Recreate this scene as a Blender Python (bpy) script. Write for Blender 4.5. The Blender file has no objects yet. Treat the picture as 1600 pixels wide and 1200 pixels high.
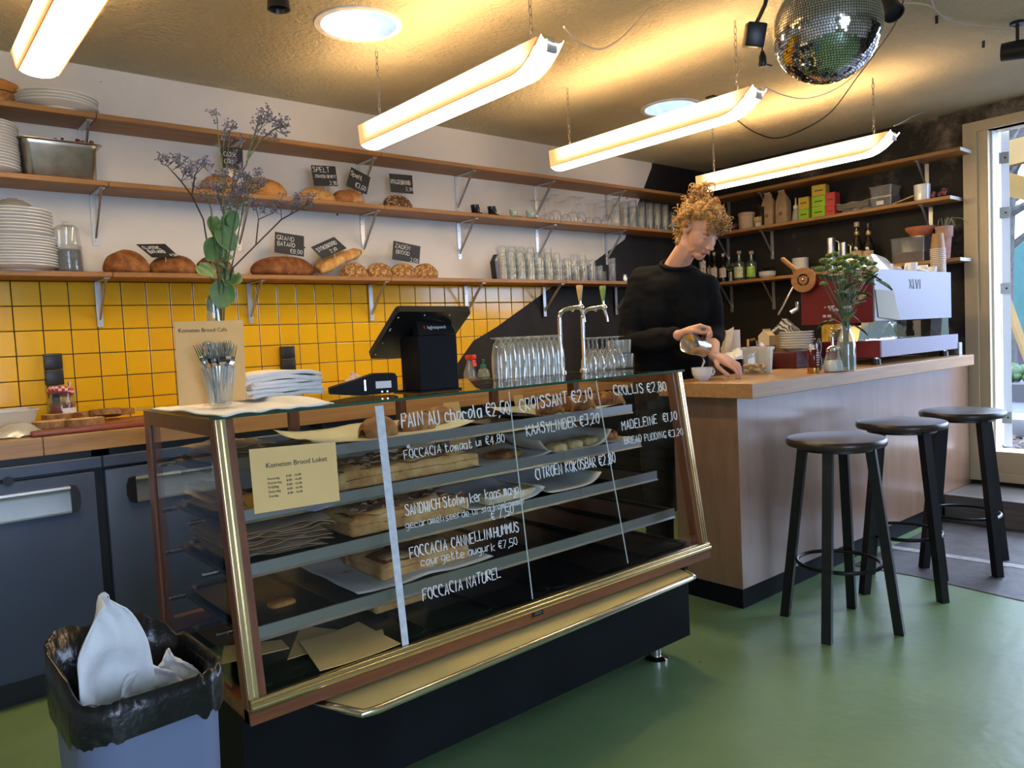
import bpy, bmesh, math, random
from mathutils import Vector, Matrix, noise, Euler
random.seed(7)
PI = math.pi
R = math.radians
SC = bpy.context.scene
COL = SC.collection
# ---------------------------------------------------------------- camera (a hand-held phone, 1.2 m above the floor)
CAM_H = 1.2
YAW, PITCH, ROLL, FPX = R(40.050), R(3.310), R(2.795), 1195.0
cy_, sy_ = math.cos(YAW), math.sin(YAW)
_fw = Vector((sy_*math.cos(PITCH), cy_*math.cos(PITCH), -math.sin(PITCH)))
_r0 = Vector((cy_, -sy_, 0)); _d0 = _fw.cross(_r0)
_r = _r0*math.cos(ROLL) + _d0*math.sin(ROLL)
_d = -_r0*math.sin(ROLL) + _d0*math.cos(ROLL)
cam_data = bpy.data.cameras.new('camera'); cam = bpy.data.objects.new('camera', cam_data); COL.objects.link(cam)
cam.matrix_world = Matrix(((_r.x, -_d.x, -_fw.x, 0), (_r.y, -_d.y, -_fw.y, 0), (_r.z, -_d.z, -_fw.z, CAM_H), (0, 0, 0, 1)))
cam_data.sensor_fit = 'HORIZONTAL'; cam_data.sensor_width = 36.0; cam_data.lens = 36.0*FPX/1600.0
cam_data.clip_start = 0.05; cam_data.clip_end = 200
SC.camera = cam
def ray(x, y): return _r*((x-800)/FPX) + _d*((y-600)/FPX) + _fw
def PY(x, y, Y): r = ray(x, y); r = r*(Y/r.y); return Vector((r.x, r.y, r.z+CAM_H))
def PX(x, y, X): r = ray(x, y); r = r*(X/r.x); return Vector((r.x, r.y, r.z+CAM_H))
def PZ(x, y, Z): r = ray(x, y); r = r*((Z-CAM_H)/r.z); return Vector((r.x, r.y, Z))
# ---------------------------------------------------------------- light and exposure
SC.view_settings.view_transform = 'Standard'; SC.view_settings.look = 'None'
SC.view_settings.exposure = 1.67; SC.view_settings.gamma = 1.0; SC.view_settings.use_curve_mapping = False
W = bpy.data.worlds.new('daylight'); SC.world = W; W.use_nodes = True
WORLD_STRENGTH = 4.1
_n = W.node_tree.nodes; _l = W.node_tree.links
_bg = _n['Background']; _bg.inputs['Color'].default_value = (0.56, 0.70, 1.0, 1); _bg.inputs['Strength'].default_value = WORLD_STRENGTH
SC.cycles.transparent_max_bounces = 40; SC.cycles.max_bounces = 10; SC.cycles.sample_clamp_indirect = 4.0
def lamp(name, kind, energy, loc, rot, color=(1, 1, 1), **k):
    d = bpy.data.lights.new(name, kind); d.energy = energy; d.color = color
    for a, b in k.items(): setattr(d, a, b)
    o = bpy.data.objects.new(name, d); COL.objects.link(o); o.location = loc; o.rotation_euler = rot
    return o
def portal(name, loc, rot, sx, sy):
    o = lamp(name, 'AREA', 1, loc, rot, shape='RECTANGLE', size=sx, size_y=sy)
    o.data.cycles.is_portal = True
    return o
sun = lamp('sun', 'SUN', .8, (8, 0, 8), (R(-48), R(4), 0), (1.0, 0.93, 0.82), angle=R(1.0))
# room dimensions (metres)
YB, XR, ZC = 3.77, 5.31, 2.485          # back wall, right wall, ceiling
XL, YF = -1.3, -2.8                     # left wall, wall behind the camera
SHF = 3.555                             # front edge of the shelves on the back wall
SHX = 5.10                              # front edge of the shelves on the right wall
SH_Z = [1.567, 1.947, 2.224]            # tops of the three shelves
LAMP_STRENGTH = 9.2
TUBE_STRENGTH = 1.7
LAMP_COLOR = (1.0, 0.76, 0.43, 1)
# ---------------------------------------------------------------- materials
MATS = {}
def nt(name):
    m = bpy.data.materials.new(name); m.use_nodes = True
    return m, m.node_tree.nodes, m.node_tree.links, m.node_tree.nodes['Principled BSDF']
def setv(p, **k):
    for a, v in k.items():
        p.inputs[a].default_value = v
def c4(c): return (c[0], c[1], c[2], 1)
def srgb(r, g, b):
    f = lambda v: (v/255/12.92) if v/255 <= 0.04045 else ((v/255+0.055)/1.055)**2.4
    return (f(r), f(g), f(b))
def mat(name, col, rough=0.5, metal=0.0, var=0.0, scale=8.0, bump=0.0, bscale=None, spec=0.5, col2=None, detail=3.0, coat=0.0, stretch=None, sheen=0.0, sss=0.0):
    """plain surface with optional noise colour variation and noise bump"""
    if name in MATS: return MATS[name]
    m, n, l, p = nt(name)
    setv(p, **{'Base Color': c4(col), 'Roughness': rough, 'Metallic': metal, 'Specular IOR Level': spec, 'Coat Weight': coat})
    if sheen: p.inputs['Sheen Weight'].default_value = sheen
    if sss: setv(p, **{'Subsurface Weight': sss, 'Subsurface Radius': (0.012, 0.005, 0.003)})
    if var or col2 or bump:
        tc = n.new('ShaderNodeTexCoord'); mp = n.new('ShaderNodeMapping'); l.new(tc.outputs['Object'], mp.inputs['Vector'])
        if stretch: mp.inputs['Scale'].default_value = stretch
    if var or col2:
        nz = n.new('ShaderNodeTexNoise'); setv(nz, Scale=scale, Detail=detail); l.new(mp.outputs['Vector'], nz.inputs['Vector'])
        rp = n.new('ShaderNodeValToRGB'); l.new(nz.outputs['Fac'], rp.inputs['Fac'])
        c2 = col2 if col2 else tuple(min(1, c*(1+var)) for c in col)
        c1 = col if col2 else tuple(c*(1-var) for c in col)
        rp.color_ramp.elements[0].color = c4(c1); rp.color_ramp.elements[0].position = 0.32
        rp.color_ramp.elements[1].color = c4(c2); rp.color_ramp.elements[1].position = 0.68
        l.new(rp.outputs['Color'], p.inputs['Base Color'])
    if bump:
        bz = n.new('ShaderNodeTexNoise'); setv(bz, Scale=bscale or scale*3, Detail=4.0); l.new(mp.outputs['Vector'], bz.inputs['Vector'])
        b = n.new('ShaderNodeBump'); setv(b, Strength=bump, Distance=0.01); l.new(bz.outputs['Fac'], b.inputs['Height']); l.new(b.outputs['Normal'], p.inputs['Normal'])
    MATS[name] = m
    return m
def wood(name, c1, c2, axis=0, scale=3.0, rough=0.45, ring=14.0, bump=0.05):
    """long grain along the given axis"""
    if name in MATS: return MATS[name]
    m, n, l, p = nt(name)
    setv(p, Roughness=rough)
    tc = n.new('ShaderNodeTexCoord'); mp = n.new('ShaderNodeMapping'); l.new(tc.outputs['Object'], mp.inputs['Vector'])
    s = [ring, ring, ring]; s[axis] = 0.9
    mp.inputs['Scale'].default_value = s
    nz = n.new('ShaderNodeTexNoise'); setv(nz, Scale=scale, Detail=6.0, Roughness=0.65, Distortion=0.6); l.new(mp.outputs['Vector'], nz.inputs['Vector'])
    rp = n.new('ShaderNodeValToRGB'); l.new(nz.outputs['Fac'], rp.inputs['Fac'])
    rp.color_ramp.elements[0].color = c4(c1); rp.color_ramp.elements[0].position = 0.3
    rp.color_ramp.elements[1].color = c4(c2); rp.color_ramp.elements[1].position = 0.7
    l.new(rp.outputs['Color'], p.inputs['Base Color'])
    b = n.new('ShaderNodeBump'); setv(b, Strength=bump, Distance=0.004); l.new(nz.outputs['Fac'], b.inputs['Height']); l.new(b.outputs['Normal'], p.inputs['Normal'])
    MATS[name] = m
    return m
def glass(name, tint=(0.97, 0.98, 0.97), edge=0.55, base=0.04, rough=0.03, haze=0.0, hazecol=(0.8, 0.85, 0.85)):
    """thin clear glass: transparent, with a reflection that grows towards the rim"""
    if name in MATS: return MATS[name]
    m, n, l, p = nt(name)
    out = n['Material Output']; n.remove(p)
    tr = n.new('ShaderNodeBsdfTransparent'); tr.inputs['Color'].default_value = c4(tint)
    gl = n.new('ShaderNodeBsdfGlossy'); gl.inputs['Roughness'].default_value = rough
    lw = n.new('ShaderNodeLayerWeight'); lw.inputs['Blend'].default_value = 0.35
    mr = n.new('ShaderNodeMapRange'); setv(mr, **{'From Min': 0.15, 'From Max': 1.0, 'To Min': base, 'To Max': edge}); l.new(lw.outputs['Facing'], mr.inputs['Value'])
    mx = n.new('ShaderNodeMixShader'); l.new(mr.outputs['Result'], mx.inputs['Fac']); l.new(tr.outputs[0], mx.inputs[1]); l.new(gl.outputs[0], mx.inputs[2])
    if haze:
        df = n.new('ShaderNodeBsdfDiffuse'); df.inputs['Color'].default_value = c4(hazecol)
        m2 = n.new('ShaderNodeMixShader'); m2.inputs['Fac'].default_value = haze
        l.new(mx.outputs[0], m2.inputs[1]); l.new(df.outputs[0], m2.inputs[2]); l.new(m2.outputs[0], out.inputs['Surface'])
    else:
        l.new(mx.outputs[0], out.inputs['Surface'])
    MATS[name] = m
    return m
def emit(name, col, strength):
    if name in MATS: return MATS[name]
    m, n, l, p = nt(name)
    setv(p, **{'Base Color': c4(col), 'Emission Color': c4(col), 'Emission Strength': strength})
    MATS[name] = m
    return m
# ---------------------------------------------------------------- mesh builder
class MB:
    def __init__(s): s.bm = bmesh.new(); s.mi = 0
    def _new(s, vs): return [s.bm.verts.new(v) for v in vs]
    def face(s, vs):
        try:
            f = s.bm.faces.new(vs); f.material_index = s.mi; return f
        except ValueError: return None
    def box(s, x0, x1, y0, y1, z0, z1, M=None):
        v = [Vector((x, y, z)) for z in (z0, z1) for y in (y0, y1) for x in (x0, x1)]
        if M: v = [M @ a for a in v]
        v = s._new(v)
        for q in ((0, 2, 3, 1), (4, 5, 7, 6), (0, 1, 5, 4), (2, 6, 7, 3), (0, 4, 6, 2), (1, 3, 7, 5)): s.face([v[i] for i in q])
        return s
    def rbox(s, x0, x1, y0, y1, z0, z1, b=0.004, seg=2, M=None):
        """box with rounded edges"""
        t = bmesh.new(); bmesh.ops.create_cube(t, size=1)
        for v in t.verts: v.co = Vector(((x0+x1)/2+v.co.x*(x1-x0), (y0+y1)/2+v.co.y*(y1-y0), (z0+z1)/2+v.co.z*(z1-z0)))
        bmesh.ops.bevel(t, geom=t.edges[:], offset=b, segments=seg, affect='EDGES', profile=0.5)
        s.add(t, M); return s
    def add(s, t, M=None):
        mp = {}
        for v in t.verts: mp[v] = s.bm.verts.new(M @ v.co if M else v.co)
        for f in t.faces: s.face([mp[v] for v in f.verts])
        t.free(); return s
    def prism(s, pts, d, M=None):
        """closed polygon of 3-D points, swept by the vector d"""
        d = Vector(d); a = [Vector(p) for p in pts]; b = [p+d for p in a]
        if M: a = [M @ p for p in a]; b = [M @ p for p in b]
        a = s._new(a); b = s._new(b); k = len(a)
        s.face(a[::-1]); s.face(b)
        for i in range(k): s.face([a[i], a[(i+1) % k], b[(i+1) % k], b[i]])
        return s
    def lathe(s, prof, seg=20, M=None, cap=True):
        rings = []
        for r, z in prof:
            if r < 1e-6: rings.append(s._new([M @ Vector((0, 0, z)) if M else Vector((0, 0, z))]))
            else:
                q = [Vector((r*math.cos(2*PI*i/seg), r*math.sin(2*PI*i/seg), z)) for i in range(seg)]
                rings.append(s._new([M @ v for v in q] if M else q))
        for a, b in zip(rings, rings[1:]):
            for i in range(seg):
                j = (i+1) % seg
                if len(a) == 1 and len(b) == 1: continue
                if len(a) == 1: s.face([a[0], b[j], b[i]])
                elif len(b) == 1: s.face([a[i], a[j], b[0]])
                else: s.face([a[i], a[j], b[j], b[i]])
        if cap:
            if len(rings[0]) > 1: s.face(rings[0][::-1])
            if len(rings[-1]) > 1: s.face(rings[-1])
        return s
    def tube(s, pts, r, seg=6, closed=False, caps=True):
        pts = [Vector(p) for p in pts]; n = len(pts)
        rs = r if isinstance(r, (list, tuple)) else [r]*n
        rings = []; up = None
        for i, p in enumerate(pts):
            a = pts[i-1] if (i > 0 or closed) else p
            b = pts[(i+1) % n] if (i < n-1 or closed) else p
            t = (b-a)
            if t.length < 1e-9: t = Vector((0, 0, 1))
            t.normalize()
            if up is None: up = Vector((0, 0, 1)) if abs(t.z) < 0.9 else Vector((1, 0, 0))
            u = t.cross(up)
            if u.length < 1e-6: u = t.orthogonal()
            u.normalize(); w = u.cross(t); up = w
            rings.append(s._new([p + (u*math.cos(2*PI*k/seg) + w*math.sin(2*PI*k/seg))*rs[i] for k in range(seg)]))
        m = n if closed else n-1
        for i in range(m):
            a, b = rings[i], rings[(i+1) % n]
            for k in range(seg): s.face([a[k], a[(k+1) % seg], b[(k+1) % seg], b[k]])
        if caps and not closed: s.face(rings[0][::-1]); s.face(rings[-1])
        return s
    def cyl(s, a, b, r, r2=None, seg=14): return s.tube([a, b], [r, r if r2 is None else r2], seg)
    def ball(s, c, r, seg=14, rings=9, M=None, sc=(1, 1, 1)):
        c = Vector(c); prof = [(math.sin(PI*i/rings), -math.cos(PI*i/rings)) for i in range(rings+1)]
        T = Matrix.Translation(c) @ (M if M else Matrix()) @ Matrix.Diagonal((r*sc[0], r*sc[1], r*sc[2], 1))
        return s.lathe([(max(0, a) if 0 < i < rings else 0, b) for i, (a, b) in enumerate(prof)], seg, T)
    def sheet(s, fn, nu, nv, thick=0.0):
        """grid surface fn(u,v) -> Vector, optionally given a thickness along its normal"""
        P = [[Vector(fn(i/nu, j/nv)) for j in range(nv+1)] for i in range(nu+1)]
        g = [[s.bm.verts.new(P[i][j]) for j in range(nv+1)] for i in range(nu+1)]
        for i in range(nu):
            for j in range(nv): s.face([g[i][j], g[i+1][j], g[i+1][j+1], g[i][j+1]])
        if thick:
            h = [[None]*(nv+1) for _ in range(nu+1)]
            for i in range(nu+1):
                for j in range(nv+1):
                    a = P[min(i+1, nu)][j]-P[max(i-1, 0)][j]; b = P[i][min(j+1, nv)]-P[i][max(j-1, 0)]
                    nn = a.cross(b); nn = nn.normalized() if nn.length > 1e-9 else Vector((0, 0, 1))
                    h[i][j] = s.bm.verts.new(P[i][j]-nn*thick)
            for i in range(nu):
                for j in range(nv): s.face([h[i][j], h[i][j+1], h[i+1][j+1], h[i+1][j]])
            for i in range(nu):
                s.face([g[i][0], h[i][0], h[i+1][0], g[i+1][0]]); s.face([g[i+1][nv], h[i+1][nv], h[i][nv], g[i][nv]])
            for j in range(nv):
                s.face([g[0][j+1], h[0][j+1], h[0][j], g[0][j]]); s.face([g[nu][j], h[nu][j], h[nu][j+1], g[nu][j+1]])
        return s
    def build(s, name, m, parent=None, loc=None, rot=None, smooth=40, label=None):
        me = bpy.data.meshes.new(name)
        bmesh.ops.recalc_face_normals(s.bm, faces=s.bm.faces[:])
        s.bm.to_mesh(me); s.bm.free()
        for q in (m if isinstance(m, (list, tuple)) else [m]): me.materials.append(q)
        if smooth:
            me.shade_smooth()
            if smooth < 180: me.set_sharp_from_angle(angle=R(smooth))
        o = bpy.data.objects.new(name, me); COL.objects.link(o)
        if parent: o.parent = parent
        if loc is not None: o.location = loc
        if rot is not None: o.rotation_euler = rot
        if label: o['label'] = label
        return o
def tag(o, label, cat, group=None, kind=None):
    o['label'] = label; o['category'] = cat
    if group: o['group'] = group
    if kind: o['kind'] = kind
    return o
def struct(o): o['kind'] = 'structure'; return o
def thing(name, label, cat, loc=(0, 0, 0), rz=0.0, group=None, rot=None):
    o = bpy.data.objects.new(name, None); COL.objects.link(o); o.empty_display_size = 0.05
    o.location = loc; o.rotation_euler = rot if rot else (0, 0, rz)
    return tag(o, label, cat, group)
def kids(o): return [c for c in bpy.data.objects if c.parent == o]
def dup(o, loc, rz=None, label=None, rot=None, parent=None, scale=None):
    c = o.copy(); COL.objects.link(c)
    if parent is not None: c.parent = parent
    else: c.location = loc
    if rz is not None: c.rotation_euler = (0, 0, rz)
    if rot is not None: c.rotation_euler = rot
    if scale is not None: c.scale = scale
    if label: c['label'] = label
    for k in kids(o): dup(k, None, parent=c)
    return c
def near(z, r=1): return [(i, j) for i in range(-r, r+1) for j in range(-r, r+1)]
# ---------------------------------------------------------------- hand lettering: single-stroke characters on a 4 x 8 grid (baseline 2)
GL = {
'A': '022842 1434', 'B': '0208 083847463505 05354443320 2', 'C': '4738180604133242', 'D': '020828464432 0232', 'E': '4808024 2 0535', 'F': '480802 0535',
'G': '473818060413324244 2444', 'H': '0208 4248 0545', 'I': '2228', 'J': '3833221203', 'K': '0208 480542', 'L': '080242', 'M': '0208254842', 'N': '02084248',
'O': '18060413324446381 8', 'P': '0208384736 3505', 'R': '0208384735 050542', 'S': '4738180716354432120 3', 'T': '0848 2822', 'U': '080312324348', 'V': '082248',
'W': '0812254 2 4248', 'X': '0842 4802', 'Y': '082548 2522', 'Z': '08480242', 'a': '46160504123245 4642', 'b': '0802 0516364433220 2', 'c': '451605031242', 'd': '4842 4616050312324 3',
'e': '04444536160503124 2', 'f': '3828171 2 0636', 'g': '461605041343 46412010', 'h': '0802 05163642', 'i': '2622 2828', 'j': '26211 0', 'k': '0802 460442', 'l': '2822',
'm': '0602 0516222 2 263642', 'n': '0602 05163642', 'o': '160503123345361 6', 'p': '0600 05164544321 2', 'r': '0602 051636', 's': '46160534431202', 't': '1812324 3 0636', 'u': '06031233 4642',
'v': '062246', 'w': '06122532463 6', 'x': '0642 4602', 'y': '061444 4641201 0', 'z': '06460242', '0': '18060413324446381 8', '1': '172822', '2': '0718384602420 2', '3': '08484535444332120 2',
'4': '38044 4 3832', '5': '4808053544433202', '6': '4818060313324435 04', '7': '084812', '8': '18384735150718 1504031232434435', '9': '452507183847421 2', ',': '2211', '.': '2222', '-': '0535',
'/': '0248', ':': '2525 2222', "'": '2827', 'E_': '', 'c_': '', }
GL['\u20ac'] = '4738180604133242 0636 0434'
GL['\u00eb'] = GL['e']
GL['\u00e9'] = GL['e']
def glyph(ch):
    s = GL.get(ch, '')
    out = []; toks = []
    for st in s.split(' '):
        if toks and len(toks[-1]) % 2: toks[-1] += st
        else: toks.append(st)
    for st in toks:
        d = [c for c in st]
        if len(d) % 2: d = d[:-1]
        if len(d) >= 4: out.append([(int(d[i])/4.0, (int(d[i+1])-2)/6.0) for i in range(0, len(d), 2)])
        elif len(d) == 2: out.append([(int(d[0])/4.0, (int(d[1])-2)/6.0), (int(d[0])/4.0+.06, (int(d[1])-2)/6.0)])
    return out
def handwrite(mb, text, origin, u, v, size, r, width=0.55, gap=0.22, jit=0.05, seg=4, total=None):
    """strokes of a marker pen: text from origin along u, letters rising along v"""
    origin = Vector(origin); u = Vector(u).normalized(); v = Vector(v).normalized()
    rr = random.Random(sum(ord(c)*(i+3) for i, c in enumerate(text)))
    adv = [(0.30 if c == ' ' else 0.22 if c in ".,':iIl1" else width)+gap for c in text]
    if total: k = total/(sum(adv)*size)
    else: k = 1
    x = 0
    for ch, a in zip(text, adv):
        dy = rr.uniform(-jit, jit); sk = rr.uniform(-.05, .12)
        w = (a-gap) if ch in ".,':" else a-gap
        for st in glyph(ch):
            if ch in "iIl1": st = [(px-.4, py) for px, py in st]
            pts = [origin + u*((x+px*width+py*sk)*size*k) + v*((py+dy)*size) for px, py in st]
            mb.tube(pts, r, seg)
        x += a
    return x*size*k
def printed(text, name, m, parent, loc, rot, size, align='LEFT', label=None, ext=0.0003):
    """printed lettering, as a mesh"""
    cu = bpy.data.curves.new(name, 'FONT'); cu.body = text; cu.size = size; cu.extrude = ext; cu.align_x = align; cu.resolution_u = 3
    t = bpy.data.objects.new(name+'_t', cu); COL.objects.link(t)
    dg = bpy.context.evaluated_depsgraph_get()
    me = bpy.data.meshes.new_from_object(t.evaluated_get(dg)); bpy.data.objects.remove(t); bpy.data.curves.remove(cu)
    me.materials.clear(); me.materials.append(m); me.name = name
    o = bpy.data.objects.new(name, me); COL.objects.link(o); o.location = loc; o.rotation_euler = rot
    if parent: o.parent = parent
    if label: o['label'] = label
    return o
# ================================================================ ROOM SHELL
def plaster_mat(name, base, dark=None, rough=0.85, bump=0.5, bscale=55, dist=0.012):
    m, n, l, p = nt(name); setv(p, Roughness=rough, **{'Specular IOR Level': 0.25})
    tc = n.new('ShaderNodeTexCoord')
    a = n.new('ShaderNodeTexNoise'); setv(a, Scale=1.3, Detail=5.0); l.new(tc.outputs['Object'], a.inputs['Vector'])
    r = n.new('ShaderNodeValToRGB'); l.new(a.outputs['Fac'], r.inputs['Fac'])
    r.color_ramp.elements[0].color = c4(tuple(c*0.86 for c in base)); r.color_ramp.elements[0].position = .35
    r.color_ramp.elements[1].color = c4(base); r.color_ramp.elements[1].position = .6
    l.new(r.outputs['Color'], p.inputs['Base Color'])
    if dark:   # old screw holes
        v = n.new('ShaderNodeTexVoronoi'); setv(v, Scale=7.0); l.new(tc.outputs['Object'], v.inputs['Vector'])
        d = n.new('ShaderNodeMath'); d.operation = 'LESS_THAN'; d.inputs[1].default_value = .045; l.new(v.outputs['Distance'], d.inputs[0])
        mx = n.new('ShaderNodeMix'); mx.data_type = 'RGBA'; mx.inputs['B'].default_value = c4(dark); l.new(d.outputs[0], mx.inputs['Factor']); l.new(r.outputs['Color'], mx.inputs['A']); l.new(mx.outputs['Result'], p.inputs['Base Color'])
    b = n.new('ShaderNodeTexNoise'); setv(b, Scale=bscale, Detail=3.0, Roughness=0.6); l.new(tc.outputs['Object'], b.inputs['Vector'])
    q = n.new('ShaderNodeBump'); setv(q, Strength=bump, Distance=dist); l.new(b.outputs['Fac'], q.inputs['Height']); l.new(q.outputs['Normal'], p.inputs['Normal'])
    return m
M_white = plaster_mat('white wall paint', (0.74, 0.715, 0.675), (.05, .04, .03), bump=0.18, bscale=14)
M_ceil = plaster_mat('spray plaster', (0.56, 0.51, 0.36), bump=0.9, bscale=48, dist=0.02)
M_plain = plaster_mat('off white wall', (0.62, 0.60, 0.56), bump=0.1)
def black_wall(name, wear):
    m, n, l, p = nt(name); setv(p, Roughness=0.62, **{'Specular IOR Level': 0.35})
    tc = n.new('ShaderNodeTexCoord')
    a = n.new('ShaderNodeTexNoise'); setv(a, Scale=3.2, Detail=9.0, Roughness=0.68); l.new(tc.outputs['Object'], a.inputs['Vector'])
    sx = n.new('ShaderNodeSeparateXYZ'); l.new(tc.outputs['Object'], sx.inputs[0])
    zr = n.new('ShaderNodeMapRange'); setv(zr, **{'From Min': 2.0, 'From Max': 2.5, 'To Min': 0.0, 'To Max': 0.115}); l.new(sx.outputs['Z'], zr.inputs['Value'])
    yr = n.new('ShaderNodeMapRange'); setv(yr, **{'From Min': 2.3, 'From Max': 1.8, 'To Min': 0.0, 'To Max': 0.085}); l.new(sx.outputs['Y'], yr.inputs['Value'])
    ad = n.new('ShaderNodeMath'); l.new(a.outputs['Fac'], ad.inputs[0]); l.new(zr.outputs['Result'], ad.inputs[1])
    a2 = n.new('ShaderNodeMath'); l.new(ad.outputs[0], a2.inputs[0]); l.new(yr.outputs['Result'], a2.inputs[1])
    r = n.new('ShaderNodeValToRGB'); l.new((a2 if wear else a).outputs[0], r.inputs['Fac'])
    e = r.color_ramp.elements
    e[0].color = (0.012, 0.011, 0.011, 1); e[0].position = .45
    e[1].color = (0.022, 0.019, 0.017, 1); e[1].position = .6
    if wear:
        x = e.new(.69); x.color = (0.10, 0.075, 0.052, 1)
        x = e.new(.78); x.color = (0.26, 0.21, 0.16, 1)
    l.new(r.outputs['Color'], p.inputs['Base Color'])
    b = n.new('ShaderNodeBump'); setv(b, Strength=0.35, Distance=0.01); l.new(a.outputs['Fac'], b.inputs['Height']); l.new(b.outputs['Normal'], p.inputs['Normal'])
    return m
M_black = black_wall('black painted wall', False)
M_worn = black_wall('worn black wall', True)
# floor: worn green paint with dark specks
def floor_mat():
    m, n, l, p = nt('green floor paint'); setv(p, **{'Specular IOR Level': 0.5})
    tc = n.new('ShaderNodeTexCoord')
    a = n.new('ShaderNodeTexNoise'); setv(a, Scale=1.6, Detail=7.0, Roughness=0.6); l.new(tc.outputs['Object'], a.inputs['Vector'])
    r = n.new('ShaderNodeValToRGB'); l.new(a.outputs['Fac'], r.inputs['Fac'])
    e = r.color_ramp.elements
    e[0].color = (0.135, 0.215, 0.095, 1); e[0].position = .3
    e[1].color = (0.185, 0.285, 0.130, 1); e[1].position = .7
    s = n.new('ShaderNodeTexNoise'); setv(s, Scale=11.0, Detail=3.0); l.new(tc.outputs['Object'], s.inputs['Vector'])
    sr = n.new('ShaderNodeValToRGB'); l.new(s.outputs['Fac'], sr.inputs['Fac'])
    sr.color_ramp.elements[0].position = .735; sr.color_ramp.elements[0].color = (0, 0, 0, 1)
    sr.color_ramp.elements[1].position = .76; sr.color_ramp.elements[1].color = (1, 1, 1, 1)
    mx = n.new('ShaderNodeMix'); mx.data_type = 'RGBA'; mx.inputs['B'].default_value = (0.035, 0.032, 0.025, 1)
    l.new(sr.outputs['Color'], mx.inputs['Factor']); l.new(r.outputs['Color'], mx.inputs['A']); l.new(mx.outputs['Result'], p.inputs['Base Color'])
    rr = n.new('ShaderNodeMapRange'); setv(rr, **{'To Min': 0.26, 'To Max': 0.48}); l.new(a.outputs['Fac'], rr.inputs['Value']); l.new(rr.outputs['Result'], p.inputs['Roughness'])
    b = n.new('ShaderNodeTexNoise'); setv(b, Scale=22.0, Detail=5.0); l.new(tc.outputs['Object'], b.inputs['Vector'])
    q = n.new('ShaderNodeBump'); setv(q, Strength=0.22, Distance=0.006); l.new(b.outputs['Fac'], q.inputs['Height']); l.new(q.outputs['Normal'], p.inputs['Normal'])
    return m
M_floor = floor_mat()
mb = MB(); mb.box(XL, XR, YF, YB, -0.10, 0.0); struct(mb.build('floor', M_floor, smooth=0))
M_conc = mat('dark bare concrete', (0.060, 0.048, 0.040), 0.5, var=0.45, scale=9, bump=0.25)
mb = MB()
fp = [PZ(1425, 900, 0), PZ(1600, 940, 0), Vector((3.75, -2.7, 0)), Vector((4.84, -2.7, 0)), Vector((4.84, 1.80, 0)), Vector((3.66, 1.80, 0))]
mb.prism([(p.x, p.y, 0.0) for p in fp], (0, 0, 0.003)); struct(mb.build('floor_patch', M_conc, smooth=0))
mb = MB(); a, b = PZ(1476, 857, 0), PZ(1600, 868, 0)
mb.prism([(4.05, 1.8, .003), (4.11, 1.8, .003), (4.43, -2.6, .003), (4.37, -2.6, .003)], (0, 0, 0.002)); struct(mb.build('trim_1', mat('pale floor strip', (0.35, 0.33, 0.30), 0.5, var=.3, scale=20), smooth=0))
# walls
mb = MB()
def yb(x, y): v = PY(x, y, YB); return (v.x, YB, v.z)
cut = [(PY(1018, 236, YB).x, ZC)] + [yb(*q)[::2] for q in ((1018, 262), (976, 374), (928, 409), (866, 445), (776, 510), (738, 533))]
cut.append((cut[-1][0]-0.30, 0.93)); cut.append((cut[-1][0], 0.0))
z_ = lambda q: Vector((q[0], YB, q[1]))
mb.mi = 0; mb.prism([z_((XL-.1, 0)), z_((XL-.1, ZC))] + [z_(q) for q in cut], (0, .12, 0))
mb.mi = 1; mb.prism([z_(q) for q in cut] + [z_((XR+.12, 0)), z_((XR+.12, ZC))], (0, .12, 0))
struct(mb.build('wall_back', [M_white, M_black], smooth=0))
mb = MB(); mb.box(XL-.12, XL, YF-.12, YB, 0, ZC); struct(mb.build('wall_left', M_plain, smooth=0))
# right wall with one long row of glazed doors towards the street
DY0, DY1, DZ0, DZ1 = -.62, 1.837, 0.18, 2.39       # opening for the door frames
mb = MB()
mb.box(XR, XR+.14, DY1, YB, 0, ZC); mb.box(XR, XR+.14, DY0, DY1, DZ1, ZC); mb.box(XR, XR+.14, DY0, DY1, 0, DZ0); mb.box(XR, XR+.14, YF-.12, DY0, 0, ZC)
struct(mb.build('wall_right', M_worn, smooth=0))
mb = MB()
mb.box(XL, XR, YF-.12, YF, 0, .45); mb.box(XL, XR, YF-.12, YF, 2.3, ZC); mb.box(XL, -.9, YF-.12, YF, .45, 2.3); mb.box(.96, XR, YF-.12, YF, .45, 2.3)
struct(mb.build('wall_front', M_plain, smooth=0))
M_cream = mat('cream frame paint', (0.58, 0.46, 0.29), 0.4, var=0.08, scale=3)
M_wframe = mat('white frame paint', (0.78, 0.80, 0.82), 0.35)
M_pane = glass('window glass', tint=(0.96, 0.98, 0.98), edge=0.5, base=0.03, rough=0.0)
win = MB()
for x in (-.9, .9): win.box(x, x+.06, YF-.09, YF-.03, .45, 2.3)
for z in (.45, 2.24): win.box(-.84, .9, YF-.09, YF-.03, z, z+.06)
wf = struct(win.build('window_1', M_cream, smooth=0))
mb = MB(); mb.box(-.84, .9, YF-.062, YF-.056, .51, 2.24); struct(mb.build('pane', M_pane, wf, smooth=0))
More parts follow.
